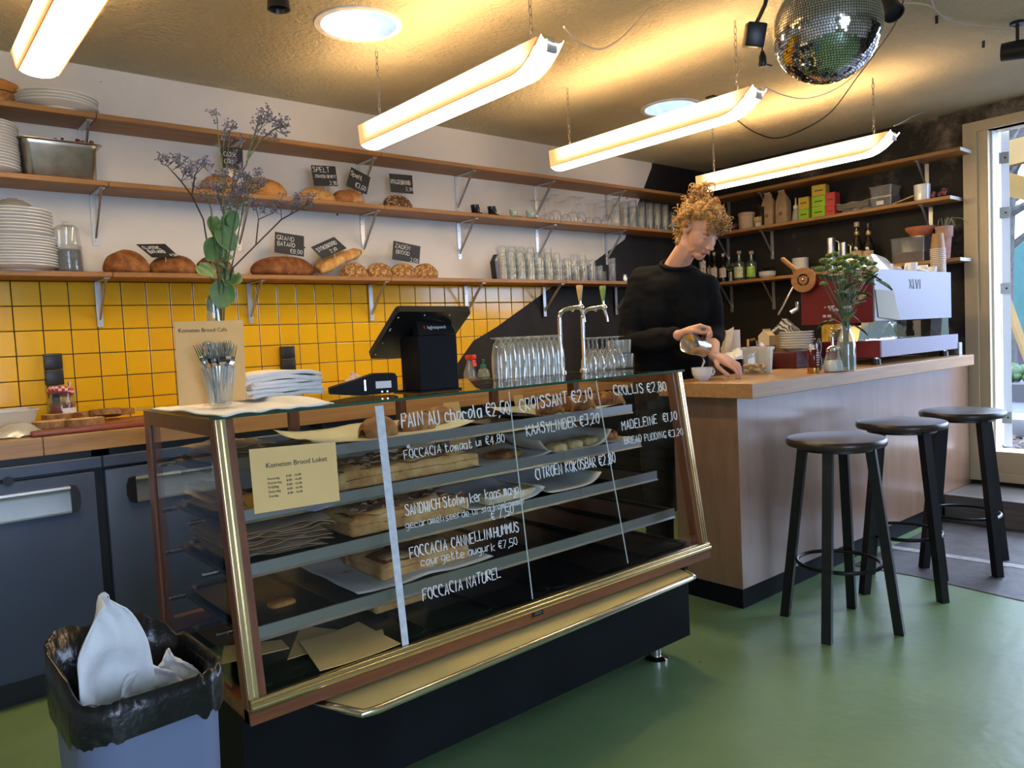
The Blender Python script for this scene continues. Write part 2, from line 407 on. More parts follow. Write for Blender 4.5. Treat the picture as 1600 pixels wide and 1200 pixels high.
# ceiling with two round light wells
SKY = [(PZ(560, 38, ZC), 0.150), (PZ(1048, 168, ZC), 0.150)]
bm = bmesh.new()
def loop(pts):
    v = [bm.verts.new(p) for p in pts]
    return [bm.edges.new((v[i], v[(i+1) % len(v)])) for i in range(len(v))]
ed = loop([(XL-.12, YF-.12, ZC), (XR+.14, YF-.12, ZC), (XR+.14, YB+.12, ZC), (XL-.12, YB+.12, ZC)])
for c, r in SKY: ed += loop([(c.x+r*math.cos(2*PI*i/40), c.y+r*math.sin(2*PI*i/40), ZC) for i in range(40)])
bmesh.ops.triangle_fill(bm, use_beauty=True, edges=ed)
mb = MB(); mb.bm.free(); mb.bm = bm
g = bmesh.ops.extrude_face_region(bm, geom=bm.faces[:])
bmesh.ops.translate(bm, vec=(0, 0, .10), verts=[e for e in g['geom'] if isinstance(e, bmesh.types.BMVert)])
struct(mb.build('ceiling', M_ceil, smooth=0))
for k, (c, r) in enumerate(SKY):
    mb = MB(); mb.lathe([(r-.001, -.006), (r+.022, -.006), (r+.022, 0.0), (r-.001, 0.0), (r-.001, -.006)], 48, cap=False)
    w = struct(mb.build('window_%d' % (k+2), mat('light well white', (0.72, 0.74, 0.76), 0.6, var=.12, scale=18), loc=(c.x, c.y, ZC)))
    mb = MB(); mb.lathe([(r-.002, -.004), (r-.002, .105), (r-.001, .105), (r-.001, -.004)], 40, cap=False); struct(mb.build('shaft', MATS['light well white'], w))
    mb = MB(); mb.lathe([(r+.02, .106), (r*1.0, .15), (r*.7, .22), (0, .25)], 40, cap=False)
    struct(mb.build('dome', glass('dome glass', tint=(.26, .32, .38), haze=.12, hazecol=(.6, .68, .75)), w))
# yellow tile band on the back wall, cut along the painted diagonal
def tile_mat():
    m, n, l, p = nt('yellow tiles'); setv(p, Roughness=0.16, **{'Specular IOR Level': 0.5})
    tc = n.new('ShaderNodeTexCoord'); sx = n.new('ShaderNodeSeparateXYZ'); l.new(tc.outputs['Object'], sx.inputs[0])
    P = 0.1043
    def line(axis, off):
        a = n.new('ShaderNodeMath'); a.operation = 'SUBTRACT'; l.new(sx.outputs[axis], a.inputs[0]); a.inputs[1].default_value = off
        d = n.new('ShaderNodeMath'); d.operation = 'DIVIDE'; l.new(a.outputs[0], d.inputs[0]); d.inputs[1].default_value = P
        f = n.new('ShaderNodeMath'); f.operation = 'FRACT'; l.new(d.outputs[0], f.inputs[0])
        s = n.new('ShaderNodeMath'); s.operation = 'SUBTRACT'; l.new(f.outputs[0], s.inputs[0]); s.inputs[1].default_value = .5
        b = n.new('ShaderNodeMath'); b.operation = 'ABSOLUTE'; l.new(s.outputs[0], b.inputs[0])
        fl = n.new('ShaderNodeMath'); fl.operation = 'FLOOR'; l.new(d.outputs[0], fl.inputs[0])
        return b, fl
    z0 = PY(108, 478, YB).z
    ax, fx = line('X', PY(107.5, 478, YB).x); az, fz = line('Z', z0)
    mxm = n.new('ShaderNodeMath'); mxm.operation = 'MAXIMUM'; l.new(ax.outputs[0], mxm.inputs[0]); l.new(az.outputs[0], mxm.inputs[1])
    g = n.new('ShaderNodeMapRange'); setv(g, **{'From Min': .476, 'From Max': .484}); l.new(mxm.outputs[0], g.inputs['Value'])
    cb = n.new('ShaderNodeCombineXYZ'); l.new(fx.outputs[0], cb.inputs[0]); l.new(fz.outputs[0], cb.inputs[1])
    wn = n.new('ShaderNodeTexWhiteNoise'); l.new(cb.outputs[0], wn.inputs['Vector'])
    r = n.new('ShaderNodeValToRGB'); l.new(wn.outputs['Value'], r.inputs['Fac'])
    r.color_ramp.elements[0].color = (0.80, 0.44, 0.006, 1); r.color_ramp.elements[1].color = (0.86, 0.50, 0.010, 1)
    mx = n.new('ShaderNodeMix'); mx.data_type = 'RGBA'; mx.inputs['B'].default_value = (0.012, 0.009, 0.007, 1)
    l.new(g.outputs['Result'], mx.inputs['Factor']); l.new(r.outputs['Color'], mx.inputs['A']); l.new(mx.outputs['Result'], p.inputs['Base Color'])
    rm = n.new('ShaderNodeMapRange'); setv(rm, **{'To Min': .16, 'To Max': .9}); l.new(g.outputs['Result'], rm.inputs['Value']); l.new(rm.outputs['Result'], p.inputs['Roughness'])
    iv = n.new('ShaderNodeMapRange'); setv(iv, **{'From Min': .455, 'From Max': .484, 'To Min': 1.0, 'To Max': 0.0}); l.new(mxm.outputs[0], iv.inputs['Value'])
    wz = n.new('ShaderNodeTexNoise'); setv(wz, Scale=7.0); l.new(tc.outputs['Object'], wz.inputs['Vector'])
    ad = n.new('ShaderNodeMath'); l.new(iv.outputs['Result'], ad.inputs[0]); l.new(wz.outputs['Fac'], ad.inputs[1])
    b = n.new('ShaderNodeBump'); setv(b, Strength=0.35, Distance=0.003); l.new(ad.outputs[0], b.inputs['Height']); l.new(b.outputs['Normal'], p.inputs['Normal'])
    return m
M_tile = tile_mat()
tz1 = PY(400, 441, YB).z
def cx(z):
    for (x0, z0), (x1, z1) in zip(cut, cut[1:]):
        if (z0-z)*(z1-z) <= 0 and z0 != z1: return x0+(x1-x0)*(z-z0)/(z1-z0)
low = [q for q in cut if q[1] < tz1 and q[1] > .94]
mb = MB(); yt = YB-.008
mb.prism([Vector((q[0], yt, q[1])) for q in [(XL, .90), (XL, tz1), (cx(tz1), tz1)] + low + [(cx(.90), .90)]], (0, .0085, 0))
struct(mb.build('trim_2', M_tile, smooth=0))
mb = MB(); mb.box(XL, cx(tz1)-.01, YB-.014, YB-.0005, tz1, tz1+.012); struct(mb.build('trim_3', mat('grey tile edge', (0.45, 0.45, 0.46), 0.4), smooth=0))
# cream door frame, white leaf folded outwards with four hinge plates
mb = MB()
y1 = DY1
oy = PX(1547, 420, XR).y             # edge of the clear opening
zt = PX(1600, 181, XR).z
DSZ = PX(1585, 707, XR).z
mb.box(XR-.035, XR+.05, y1-.075, y1, DZ0, DZ1); mb.box(XR-.015, XR+.14, oy, y1-.075, DZ0, DZ1)
mb.box(XR-.035, XR+.14, DY0, DY0+.10, DZ0, DZ1)
mb.box(XR-.035, XR+.05, DY0+.1, y1-.075, DZ1-.06, DZ1); mb.box(XR-.015, XR+.14, DY0+.1, y1-.075, zt, DZ1-.06)
mb.box(XR-.035, XR+.06, DY0+.1, y1-.075, DZ0, DZ0+.055); mb.box(XR-.015, XR+.16, DY0+.1, y1-.075, DZ0+.055, DSZ)
d1 = struct(mb.build('door_1', M_cream, smooth=0))
mb = MB(); mb.box(XR+.03, XR+.14, oy-.012, oy, DSZ, zt); struct(mb.build('white_jamb', M_wframe, d1, smooth=0))
lx0 = XR+.15
LA = R(20.5)                        # the leaf stands a little further open than square
ly0, ly1 = -.045, 0.0
hinge = Vector((lx0, oy-.018, 0))
def leafobj(mb, name, m, par):
    o = struct(mb.build(name, m, par, smooth=0)); return o
mb = MB()
mb.box(0, .09, ly0, ly1, DSZ+.01, zt-.01); mb.box(.80, .89, ly0, ly1, DSZ+.01, zt-.01)
for z in (DSZ+.01, 1.15, zt-.10): mb.box(.09, .80, ly0, ly1, z, z+.09)
leaf = leafobj(mb, 'door_leaf', M_wframe, d1); leaf.location = hinge; leaf.rotation_euler = (0, 0, LA)
mb = MB(); mb.box(.09, .80, ly0/2-.003, ly0/2+.003, DSZ+.1, zt-.1); leafobj(mb, 'pane', M_pane, leaf)
M_steel = mat('brushed steel', (0.62, 0.62, 0.60), 0.28, 1.0, var=.08, scale=30)
M_chrome = mat('chrome', (0.80, 0.80, 0.80), 0.07, 1.0)
M_blk = mat('black plastic', (0.010, 0.010, 0.011), 0.35)
for q in ((1549, 250), (1550, 335), (1552, 452), (1555, 652)):
    z = PX(q[0], q[1], lx0).z
    mb = MB(); mb.box(-.004, 0, ly0+.003, ly1-.002, z-.035, z+.035); mb.box(-.006, 0, ly1-.004, ly1+.010, z-.035, z+.035)
    o = struct(mb.build('hinge', M_steel, leaf, smooth=0)); mb = MB(); mb.cyl((-.0055, ly0/2, z), (-.003, ly0/2, z), .006); o2 = struct(mb.build('hinge_screw', M_blk, leaf))
mb = MB(); mb.box(4.85, XR, -2.7, 1.815, 0, .155)
struct(mb.build('trim_4', wood('grey worn step', (0.085, 0.072, 0.06), (0.19, 0.165, 0.14), axis=1, rough=.4), smooth=0))
for p_ in ((XR+.2, .6, 1.3, 0, R(90), 0, 2.1, 2.4), (.03, YF-.2, 1.4, R(90), 0, 0, 1.86, 1.85)):
    portal('daylight_portal', p_[:3], p_[3:6], p_[6], p_[7])
# ================================================================ OUTSIDE THE DOOR
M_pave = mat('grey paving', (0.045, 0.050, 0.068), 0.6, var=.35, scale=6, bump=.5, bscale=20, stretch=(1, 4, 1))
GZ = 0.12
mb = MB(); mb.box(XR+.16, 40, -30, 30, GZ-.1, GZ); struct(mb.build('courtyard_paving', M_pave, smooth=0))
M_yel = mat('yellow painted timber', (0.15, 0.078, 0.002), 0.5, var=.12, scale=4)
def beam(name, q0, q1, X, w, label, group=None):
    a, b = PX(*q0, X), PX(*q1, X)
    d = (b-a).normalized(); a -= d*.5; b += d*3.0
    mb = MB(); up = Vector((0, 0, 1)) if abs(d.z) < .7 else Vector((0, 1, 0))
    u = d.cross(Vector((1, 0, 0))).normalized()
    mb.prism([a-u*w/2, a+u*w/2, a+u*w/2+Vector((w*.5, 0, 0)), a-u*w/2+Vector((w*.5, 0, 0))], b-a)
    return tag(mb.build(name, M_yel, smooth=0), label, 'beam', group)
beam('pergola_beam', (1556, 244), (1600, 233), 7.6, .21, 'upper yellow timber beam outside the open door')
beam('pergola_beam', (1557, 284), (1600, 294), 8.2, .20, 'lower yellow timber beam outside the open door')
a, b = PX(1559, 430, 9.5), PX(1604, 555, 9.5)
mb = MB(); mb.tube([a-(b-a)*.6, b+(b-a)*.8], .045, 4)
tag(mb.build('slanted_post', M_yel, smooth=0), 'thin yellow post leaning diagonally in the courtyard', 'post')
M_bark = mat('bark', (0.034, 0.033, 0.028), 0.9, var=.4, scale=14, bump=.6)
M_leafy = mat('garden green', (0.016, 0.045, 0.006), 0.6, var=.5, scale=20)
tb = PX(1561, 520, 12)
tr = thing('bare_tree', 'bare grey tree trunk with branches beyond the door', 'tree', (12, tb.y, GZ))
mb = MB(); mb.tube([(0, 0, 0), (0, .03, 1.2), (0, -.05, 2.6), (.1, -.2, 4.2)], [.26, .2, .17, .1], 10); mb.build('trunk', M_bark, tr)
mb = MB(); rr = random.Random(3)
for i in range(16):
    z = 1.6+i*.16; a = rr.uniform(0, 6.28); l_ = rr.uniform(.8, 2)
    p = [Vector((0, -.02*z, z))]
    for k in range(4): p.append(p[-1]+Vector((math.cos(a)*.3, math.sin(a)*l_/4, .22+rr.uniform(-.1, .15))))
    mb.tube(p, [.06, .045, .03, .02, .01], 6)
mb.build('branches', M_bark, tr)
mb = MB(); a = PX(1565, 568, 8.0)
mb.rbox(a.x-.25, a.x+.25, a.y-3.5, a.y+.8, GZ, GZ+.16, .02); tag(mb.build('kerb_block', mat('pale concrete', (.12, .115, .11), .7, var=.1, scale=8), smooth=30), 'pale concrete kerb beyond the leaf litter outside', 'kerb')
mb = MB(); rr = random.Random(5); M_lit = mat('dry leaves', (0.045, 0.022, 0.010), 0.8, var=.5, scale=30)
c = PX(1580, 597, 7.2)
for i in range(420):
    p = Vector((6.95+rr.gauss(0, .22), c.y+rr.gauss(-.1, .5), GZ+.012+abs(rr.gauss(0, .03)))); a = rr.uniform(0, 6.28); s = rr.uniform(.025, .05)
    u = Vector((math.cos(a), math.sin(a), rr.uniform(-.5, .5)))*s; v = Vector((-math.sin(a), math.cos(a), rr.uniform(-.5, .5)))*s*.6
    vs = mb._new([p-u, p+v, p+u, p-v]); mb.face(vs)
tag(mb.build('leaf_litter', M_lit, smooth=0), 'brown fallen leaves on the courtyard paving', 'leaves', kind='stuff')
mb = MB(); a = PX(1575, 512, 11)
mb.box(10.9, 11.2, a.y-6, a.y+2, GZ, GZ+.22); tag(mb.build('planter_edge', mat('dark timber', (.03, .03, .03), .7), smooth=0), 'low dark planter edge under the tree', 'planter')
mb = MB(); a = PX(1566, 503, 11.5)
for i in range(26): mb.ball((11.35+rr.uniform(-.12, .12), a.y+rr.uniform(-.55, .35), GZ+.25+rr.uniform(0, .12)), rr.uniform(.06, .12), 7, 5)
tag(mb.build('garden_shrub', M_leafy), 'small bright green shrub at the foot of the tree', 'shrub')
a = PX(1588, 420, 14)
mb = MB(); mb.prism([(14, a.y-.9, a.z-1.4), (14, a.y+.9, a.z-.5), (14, a.y-.5, a.z+.9), (14, a.y-1.4, a.z+.6)], (.4, 0, 0))
tag(mb.build('tent_sail', mat('teal canvas', (.012, .065, .06), .7, var=.1), smooth=0), 'teal canvas sail beyond the tree', 'canvas')
a = PX(1590, 452, 16)
mb = MB(); mb.box(16, 16.2, a.y-1.6, a.y+.35, GZ, a.z+.3); tag(mb.build('garden_screen', mat('mauve panel', (.03, .017, .028), .6, var=.2), smooth=0), 'mauve panel at the far end of the courtyard', 'panel')
mb = MB(); mb.box(24, 24.5, -30, 30, GZ, 1.6); tag(mb.build('garden_wall', mat('distant hedge', (.028, .036, .024), .9, var=.4, scale=3), smooth=0), 'low hazy green hedge in the far distance outside', 'hedge')
# ================================================================ COUNTERS, SHELVES, CASE, BAR, STOOLS, LAMPS
W_shelf = wood('shelf pine', (0.25, 0.11, 0.030), (0.43, 0.215, 0.068), axis=0, rough=.5)
W_shelfy = wood('shelf pine end wall', (0.25, 0.11, 0.030), (0.43, 0.215, 0.068), axis=1, rough=.5)
W_top = wood('oak laminate', (0.30, 0.155, 0.055), (0.46, 0.26, 0.105), axis=0, rough=.38)
W_bar = wood('bar oak', (0.33, 0.16, 0.05), (0.50, 0.27, 0.095), axis=1, rough=.36)
W_ply = wood('bar panel veneer', (0.20, 0.108, 0.060), (0.29, 0.168, 0.10), axis=2, scale=2.0, ring=5, rough=.30)
W_ply.node_tree.nodes['Principled BSDF'].inputs['Coat Weight'].default_value = 1.0; W_ply.node_tree.nodes['Principled BSDF'].inputs['Coat Roughness'].default_value = .20
W_case = wood('case mahogany', (0.13, 0.042, 0.018), (0.24, 0.085, 0.034), axis=0, rough=.35)
W_casez = wood('case mahogany upright', (0.13, 0.042, 0.018), (0.24, 0.085, 0.034), axis=2, rough=.35)
M_zinc = mat('zinc bracket', (0.55, 0.56, 0.57), 0.4, 0.9)
M_gold = mat('gold anodised trim', (0.83, 0.68, 0.40), 0.22, 1.0)
M_gold2 = mat('pale gold sheet', (0.80, 0.64, 0.27), 0.45, 0.35, var=.06, scale=5)
M_alu = mat('aluminium', (0.40, 0.41, 0.42), 0.36, 0.9)
M_base = mat('black base panel', (0.006, 0.007, 0.009), 0.6, var=.3, scale=4, spec=.15)
M_caseglass = glass('case glass', tint=(0.978, 0.988, 0.982), edge=0.40, base=0.02, rough=0.0)
M_topglass = glass('case top glass', tint=(0.88, 0.94, 0.90), edge=0.75, base=0.08, rough=0.0)
def shelf_bracket(parent, x, y, zt, depth, drop, along='y'):
    """pressed steel bracket: wall leg, arm and diagonal; along is the direction the arm points to (towards the room)"""
    mb = MB()
    if along == 'y':
        mb.box(x-.012, x+.012, y-.004, y, zt-drop, zt); mb.box(x-.012, x+.012, y-depth, y, zt-.004, zt)
        mb.prism([(x-.004, y-.004, zt-drop+.03), (x-.004, y-.004, zt-drop+.05), (x-.004, y-depth+.03, zt-.004), (x-.004, y-depth+.012, zt-.004)], (.008, 0, 0))
        for z in (zt-drop+.018, zt-.05): mb.cyl((x, y-.007, z), (x, y-.003, z), .005, seg=8)
    else:
        mb.box(y-.004, y, x-.012, x+.012, zt-drop, zt); mb.box(y-depth, y, x-.012, x+.012, zt-.004, zt)
        mb.prism([(y-.004, x-.004, zt-drop+.03), (y-.004, x-.004, zt-drop+.05), (y-depth+.03, x-.004, zt-.004), (y-depth+.012, x-.004, zt-.004)], (0, .008, 0))
        for z in (zt-drop+.018, zt-.05): mb.cyl((y-.007, x, z), (y-.003, x, z), .005, seg=8)
    return mb.build('bracket', M_zinc, parent, smooth=0)
BT = .022
lev = ['lowest', 'middle', 'top']
brx = {0: [152, 388, 577, 726, 848, 960], 1: [148, 372, 566, 716, 838, 946], 2: [130, 360, 560, 712, 835, 945]}
bry = {0: 460, 1: 350, 2: 262}
for k, z in enumerate(SH_Z):
    t = thing('wall_shelf', '%s long pine shelf on the white back wall' % lev[k], 'shelf', (0, YB, z-BT))
    xs = [PY(px, bry[k], YB-.003).x for px in brx[k]]
    ends = [XL] + [xs[0]+.02, xs[2]+.02, xs[4]+.02] + [XR-.21]
    for a, b in zip(ends, ends[1:]):
        mb = MB(); mb.rbox(a+.001, b-.001, SHF-YB, -.001, 0, BT, .0025, 1); mb.build('plank', W_shelf, t, smooth=30)
    for x in xs: shelf_bracket(t, x, -.001 if k else -.016, -.001, .185, .22 if k else .20)
by = {0: [1140, 1206], 1: [1137, 1206, 1455], 2: [1140, 1206, 1450]}
for k, z in enumerate(SH_Z):
    y0 = PX(1484 if k == 1 else 1500, 300 if k == 1 else 235, SHX).y if k else PX(1500, 405, SHX).y
    t = thing('wall_shelf', '%s pine shelf on the black end wall' % lev[k], 'shelf', (XR, 0, z-BT))
    mb = MB(); mb.rbox(SHX-XR, -.001, y0, YB-.002, 0, BT, .0025, 1); pl = mb.build('plank', W_shelfy, t, smooth=30)
    mb = MB(); mb.box(SHX-XR+.002, -.002, y0-.002, y0+.0005, .001, BT-.001); mb.build('end_edge', mat('pale sawn edge', (.60, .58, .55), .6), pl, smooth=0)
    for px in by[k]:
        yy = PX(px, 350, XR).y
        shelf_bracket(t, yy, -.001, -.001, .165, .21, 'x')
# ---- back worktop with refrigerated cabinets
WT = 0.937
FY = 3.12
mb = MB(); sx_ = PY(68, 700, FY).x
t = thing('back_worktop', 'long oak worktop along the yellow tiled wall', 'worktop', (0, FY, WT-.065))
mb.rbox(XL+.02, sx_-.0008, 0, YB-FY-.010, 0, .065, .002, 1); mb.build('worktop_board', W_top, t, smooth=30)
mb = MB(); mb.rbox(sx_+.0008, 5.28, 0, YB-FY-.010, 0, .065, .002, 1); mb.build('worktop_board', W_top, t, smooth=30)
M_fr = mat('slate cabinet', (0.050, 0.074, 0.135), 0.42, var=.08, scale=3, bump=.03, bscale=90)
M_frd = mat('dark recess', (0.008, 0.009, 0.012), 0.5)
def fridge(x0, x1, label, hx0, hx1, lock):
    t = thing('refrigerated_counter', label, 'cabinet', (x0, FY, 0))
    w = x1-x0
    mb = MB(); mb.box(0, w, .03, .60, .10, WT-.092); mb.box(0, w, .012, .03, WT-.135, WT-.092); mb.box(.03, w-.03, .02, .5, WT-.092, WT-.066)
    mb.build('body', M_frd, t, smooth=0)
    mb = MB(); mb.rbox(.002, w-.002, -.004, .012, WT-.132, WT-.09, .003, 1); mb.build('top_rail', M_fr, t, smooth=30)
    mb = MB(); mb.rbox(.004, w-.03, -.012, .028, .105, WT-.142, .004, 2); d = mb.build('door', M_fr, t, smooth=30)
    hz = .705
    mb = MB()
    pr = [(-.012, .052), (-.034, .052), (-.036, .044), (-.020, .038), (-.016, .025), (-.026, -.035), (-.024, -.045), (-.012, -.045)]
    mb.prism([(hx0, y, hz+z) for y, z in pr], (hx1-hx0, 0, 0)); h = mb.build('handle', mat('bright aluminium', (.66, .67, .68), .30, .85), d, smooth=30)
    for a, b in ((hx0-.03, hx0), (hx1, hx1+.03)):
        mb = MB(); s = 1 if a > hx0 else -1
        xa, xb = (a, b) if s > 0 else (b, a)
        mb.prism([(xa, -.012, hz+.055), (xa+s*.02, -.012, hz+.05), (xb, -.012, hz+.02), (xb, -.012, hz-.015), (xa+s*.02, -.012, hz-.04), (xa, -.012, hz-.047)], (0, -.022, 0))
        mb.build('handle_end', M_blk, h, smooth=0)
    if lock is not None:
        mb = MB(); mb.cyl((lock, -.012, .80), (lock, -.017, .80), .016, seg=20); mb.build('lock', M_frd, d)
    mb = MB(); mb.box(.02, w-.02, .06, .09, 0, .10); mb.build('plinth', M_frd, t, smooth=0)
    return t
f0 = PY(170, 850, FY).x
fridge(-.42, f0, 'slate blue refrigerated cabinet behind the grey bin', .28, PY(108, 770, FY).x+.42, PY(12, 752, FY).x+.42)
fridge(f0, f0+.86, 'slate blue refrigerated cabinet behind the display case', PY(209, 752, FY).x-f0, PY(209, 752, FY).x-f0+.34, None)
fridge(f0+.86, f0+1.75, 'slate blue refrigerated cabinet hidden behind the middle of the case', .25, .6, None)
mb = MB(); mb.box(f0+1.76, 5.2, 3.2, 3.7, .0, WT-.066); tag(mb.build('counter_carcass', M_frd, smooth=0), 'dark cabinet under the worktop behind the barista', 'cabinet')
# ---- glass display case
CX0, CX1 = 0.590, 2.293
CB, CT = 1.662, 1.755          # front at bottom and top of the slanted glass
ZB, ZW, ZT = 0.418, 0.375, 1.057
CK = 2.33
case = thing('display_case', 'long glass display case with wooden frame, gold trim and black base', 'display case', (CX0, CB, 0))
cw = CX1-CX0; dk = CK-CB; dt = CT-CB
fr = lambda z: dt*(z-ZB)/(ZT-ZB)
mb = MB(); mb.box(.0, cw-.06, .05, dk-.02, .088, ZW); mb.build('base', M_base, case, smooth=0)
mb = MB(); mb.box(.002, cw-.002, .008, dk, ZW, ZB-.012); mb.box(0, cw, -.008, .03, ZW, ZB-.014); mb.build('bottom_rail', W_case, case, smooth=0)
for x in (.12, cw-.16):
    for y in (.13, dk-.12):
        mb = MB(); mb.cyl((x, y, .012), (x, y, .09), .019, seg=18); mb.lathe([(0, 0), (.042, 0), (.042, .010), (.03, .018), (.019, .02)], 20, Matrix.Translation((x, y, 0)))
        mb.build('foot', M_chrome, case)
mb = MB()
def stile(x0, x1, z0, z1, off, th): # strip following the slanted front
    mb.prism([(x0, fr(z0)+off, z0), (x1, fr(z0)+off, z0), (x1, fr(z0)+off+th, z0), (x0, fr(z0)+off+th, z0)], (0, fr(z1)-fr(z0), z1-z0))
stile(0, .045, ZW, ZT-.005, .006, .035); mb.build('front_post', W_casez, case, smooth=0)
mb = MB(); stile(cw-.045, cw, ZW, ZT-.005, .006, .035); mb.build('front_post', W_casez, case, smooth=0)
for x0, x1, a, b in ((0, .03, .04, 0), (cw-.03, cw, .04, 0), (.42, .452, .03, .01), (.82, .852, .03, .01), (1.24, 1.272, .03, .01)):
    mb = MB(); mb.box(x0, x1, dk-a, dk-b, ZW if b == 0 else ZB, ZT-(.005 if b == 0 else .04)); mb.build('rear_post', W_casez, case, smooth=0)
for q in ((0, .02, dt+.035, dk-.04, ZT-.045, ZT-.005), (cw-.02, cw, dt+.035, dk-.04, ZT-.045, ZT-.005), (.03, cw-.03, dk-.035, dk-.005, ZT-.042, ZT-.005)):
    mb = MB(); mb.box(*q); mb.build('top_rail', W_case, case, smooth=0)
mb = MB(); mb.box(.03, cw-.03, dk-.03, dk, ZB-.012, ZB+.03); mb.build('rear_rail', W_case, case, smooth=0)
# gold trims
mb = MB()
for a in (0, .012): stile(.004+a, .012+a, ZB-.01, ZT-.004, -.004, .012)
stile(.003, .026, ZB-.01, ZT-.004, .002, .006)
mb.build('side_trim', M_gold, case, smooth=0); mb = MB()
for a in (0, .012): stile(cw-.016-a+.004, cw-.016-a+.012, ZB-.01, ZT-.004, -.004, .012)
stile(cw-.026, cw-.003, ZB-.01, ZT-.004, .002, .006)
mb.build('side_trim', M_gold, case, smooth=0)
mb = MB(); mb.tube([(.003, -.008, ZB-.004), (cw-.003, -.008, ZB-.004)], .009, 10); mb.tube([(.003, -.004, ZB+.008), (cw-.003, -.004, ZB+.008)], .006, 10); mb.box(.003, cw-.003, -.003, .012, ZB-.014, ZB+.012)
mb.build('bottom_trim', M_gold, case, smooth=40)
# panes
mb = MB()
gx = [.03, PY(812, 760, CB+.05).x-CX0, PY(960, 720, CB+.05).x-CX0, cw-.03]
mb = MB(); mb.prism([(.028, fr(ZB+.012)+.008, ZB+.012), (cw-.028, fr(ZB+.012)+.008, ZB+.012), (cw-.028, fr(ZB+.012)+.012, ZB+.012), (.028, fr(ZB+.012)+.012, ZB+.012)], (0, fr(ZT-.008)-fr(ZB+.012), ZT-.008-ZB-.012))
mb.build('front_pane', M_caseglass, case, smooth=0)
M_strip = mat('pale glass joint', (.55, .62, .58), .3)
mb = MB()
def onglass(px, py):   # point on the slanted front glass seen at a pixel, in the case's own frame
    r = ray(px, py); o = Vector((0, 0, CAM_H)) - Vector((CX0, CB, 0))
    nrm = Vector((0, ZT-ZB, -dt)).normalized(); p0 = Vector((0, .006, ZB))
    t = (p0-o).dot(nrm)/r.dot(nrm); return o + r*t
for q0, q1 in (((795, 612), (832, 936)), ((931, 594), (981, 880))):
    a, b = onglass(*q0), onglass(*q1)
    mb = MB(); mb.tube([a+Vector((0, -.0006, 0)), b+Vector((0, -.0006, 0))], .0022, 4); mb.build('glass_joint', M_strip, case, smooth=0)
M_tape = mat('white tape', (.62, .66, .70), .7, var=.12, scale=60)
a, b = onglass(592, 634), onglass(633, 1008)
mb = MB(); w_ = Vector((.0125, 0, 0)); mb.prism([a-w_, a+w_, b+w_*.85, b-w_*.7], (0, -.0012, 0)); mb.build('tape_strip', M_tape, case, smooth=0)
for x in (.006, cw-.010):
    mb = MB(); mb.box(x, x+.004, dt+.03, dk-.04, ZB, ZT-.045); mb.build('side_pane', M_caseglass, case, smooth=0)
mb = MB(); mb.rbox(-.012, cw+.012, dt-.006, dk+.03, ZT-.005, ZT+.003, .0015, 1); mb.build('top_pane', M_topglass, case, smooth=0)
mb = MB(); mb.box(-.0125, cw+.0125, dt-.0068, dt-.0058, ZT-.005, ZT+.003); mb.build('top_pane_edge', mat('green glass edge', (.03, .085, .05), .15), case, smooth=0)
# inner shelves: metal rails, bearers and the dark trays on them
RY = [1.957, 1.920, 1.848, 1.772]; RZ = [.930, .802, .682, .550]
for i in range(4):
    y = RY[i]-CB; z = RZ[i]
    t_ = MB(); x0, x1 = .055, cw-.055
    t_.prism([(x0, y, z), (x0, y-.006, z), (x0, y-.006, z-.028), (x0, y-.012, z-.034), (x0, y, z-.034)], (x1-x0, 0, 0))
    for xx in (.62, 1.24): t_.box(xx, xx+.003, y-.0075, y, z-.03, z)
    s_ = t_.build('shelf_rail', M_alu, case, smooth=0)
    t_ = MB(); t_.box(x0, x1, y+.001, dk-.05, z-.034, z-.022); t_.build('shelf_bed', mat('dark oven steel', (.018, .021, .026), .3, .6), s_, smooth=0)
    for xx in (.008, cw-.053):
        for yy in (y+.10, dk-.08): t_ = MB(); t_.cyl((xx, yy, z-.03), (xx+.045, yy, z-.03), .006, seg=8); t_.build('shelf_pin', M_chrome, s_)
mb = MB(); mb.box(.03, cw-.03, .03, dk-.03, ZB-.013, ZB-.006); mb.build('floor_plate', MATS['dark oven steel'], case, smooth=0)
# badge
a = PY(840, 958, CB-.009)
mb = MB(); mb.rbox(a.x-CX0-.022, a.x-CX0+.022, -.012, -.008, a.z-.008, a.z+.010, .0015, 1); bd = mb.build('badge', M_blk, case, smooth=30)
mb = MB()
for z in (.004, -.001): mb.box(a.x-CX0-.013, a.x-CX0+.013, -.0128, -.0119, a.z+z, a.z+z+.0018)
mb.build('badge_lines', M_alu, bd, smooth=0)
# ledge in front
a, b, c = PZ(1084, 905, .351), PZ(577, 1118, .351), PZ(492, 1103, .351)
loc = lambda p, z=0: Vector((p.x-CX0, p.y-CB, .351+z))
pts = [loc(c), loc(b), loc(a), Vector((cw-.13, .05, .351)), Vector((.16, .05, .351))]
mb = MB(); mb.prism(pts, (0, 0, .014)); led = mb.build('front_ledge', M_gold2, case, smooth=0)
mb = MB(); ring = [Vector((.16, .05, .358)), loc(c, .007), loc(b, .007)+Vector((-.012, .004, 0)), loc(b, .007)+Vector((.02, -.002, 0)), loc(a, .007)+Vector((-.02, .0, 0)), loc(a, .007), Vector((cw-.13, .05, .358))]
mb.tube(ring, .010, 10); mb.build('ledge_edge', mat('satin nickel edge', (.80, .74, .60), .2, 1.0), led)
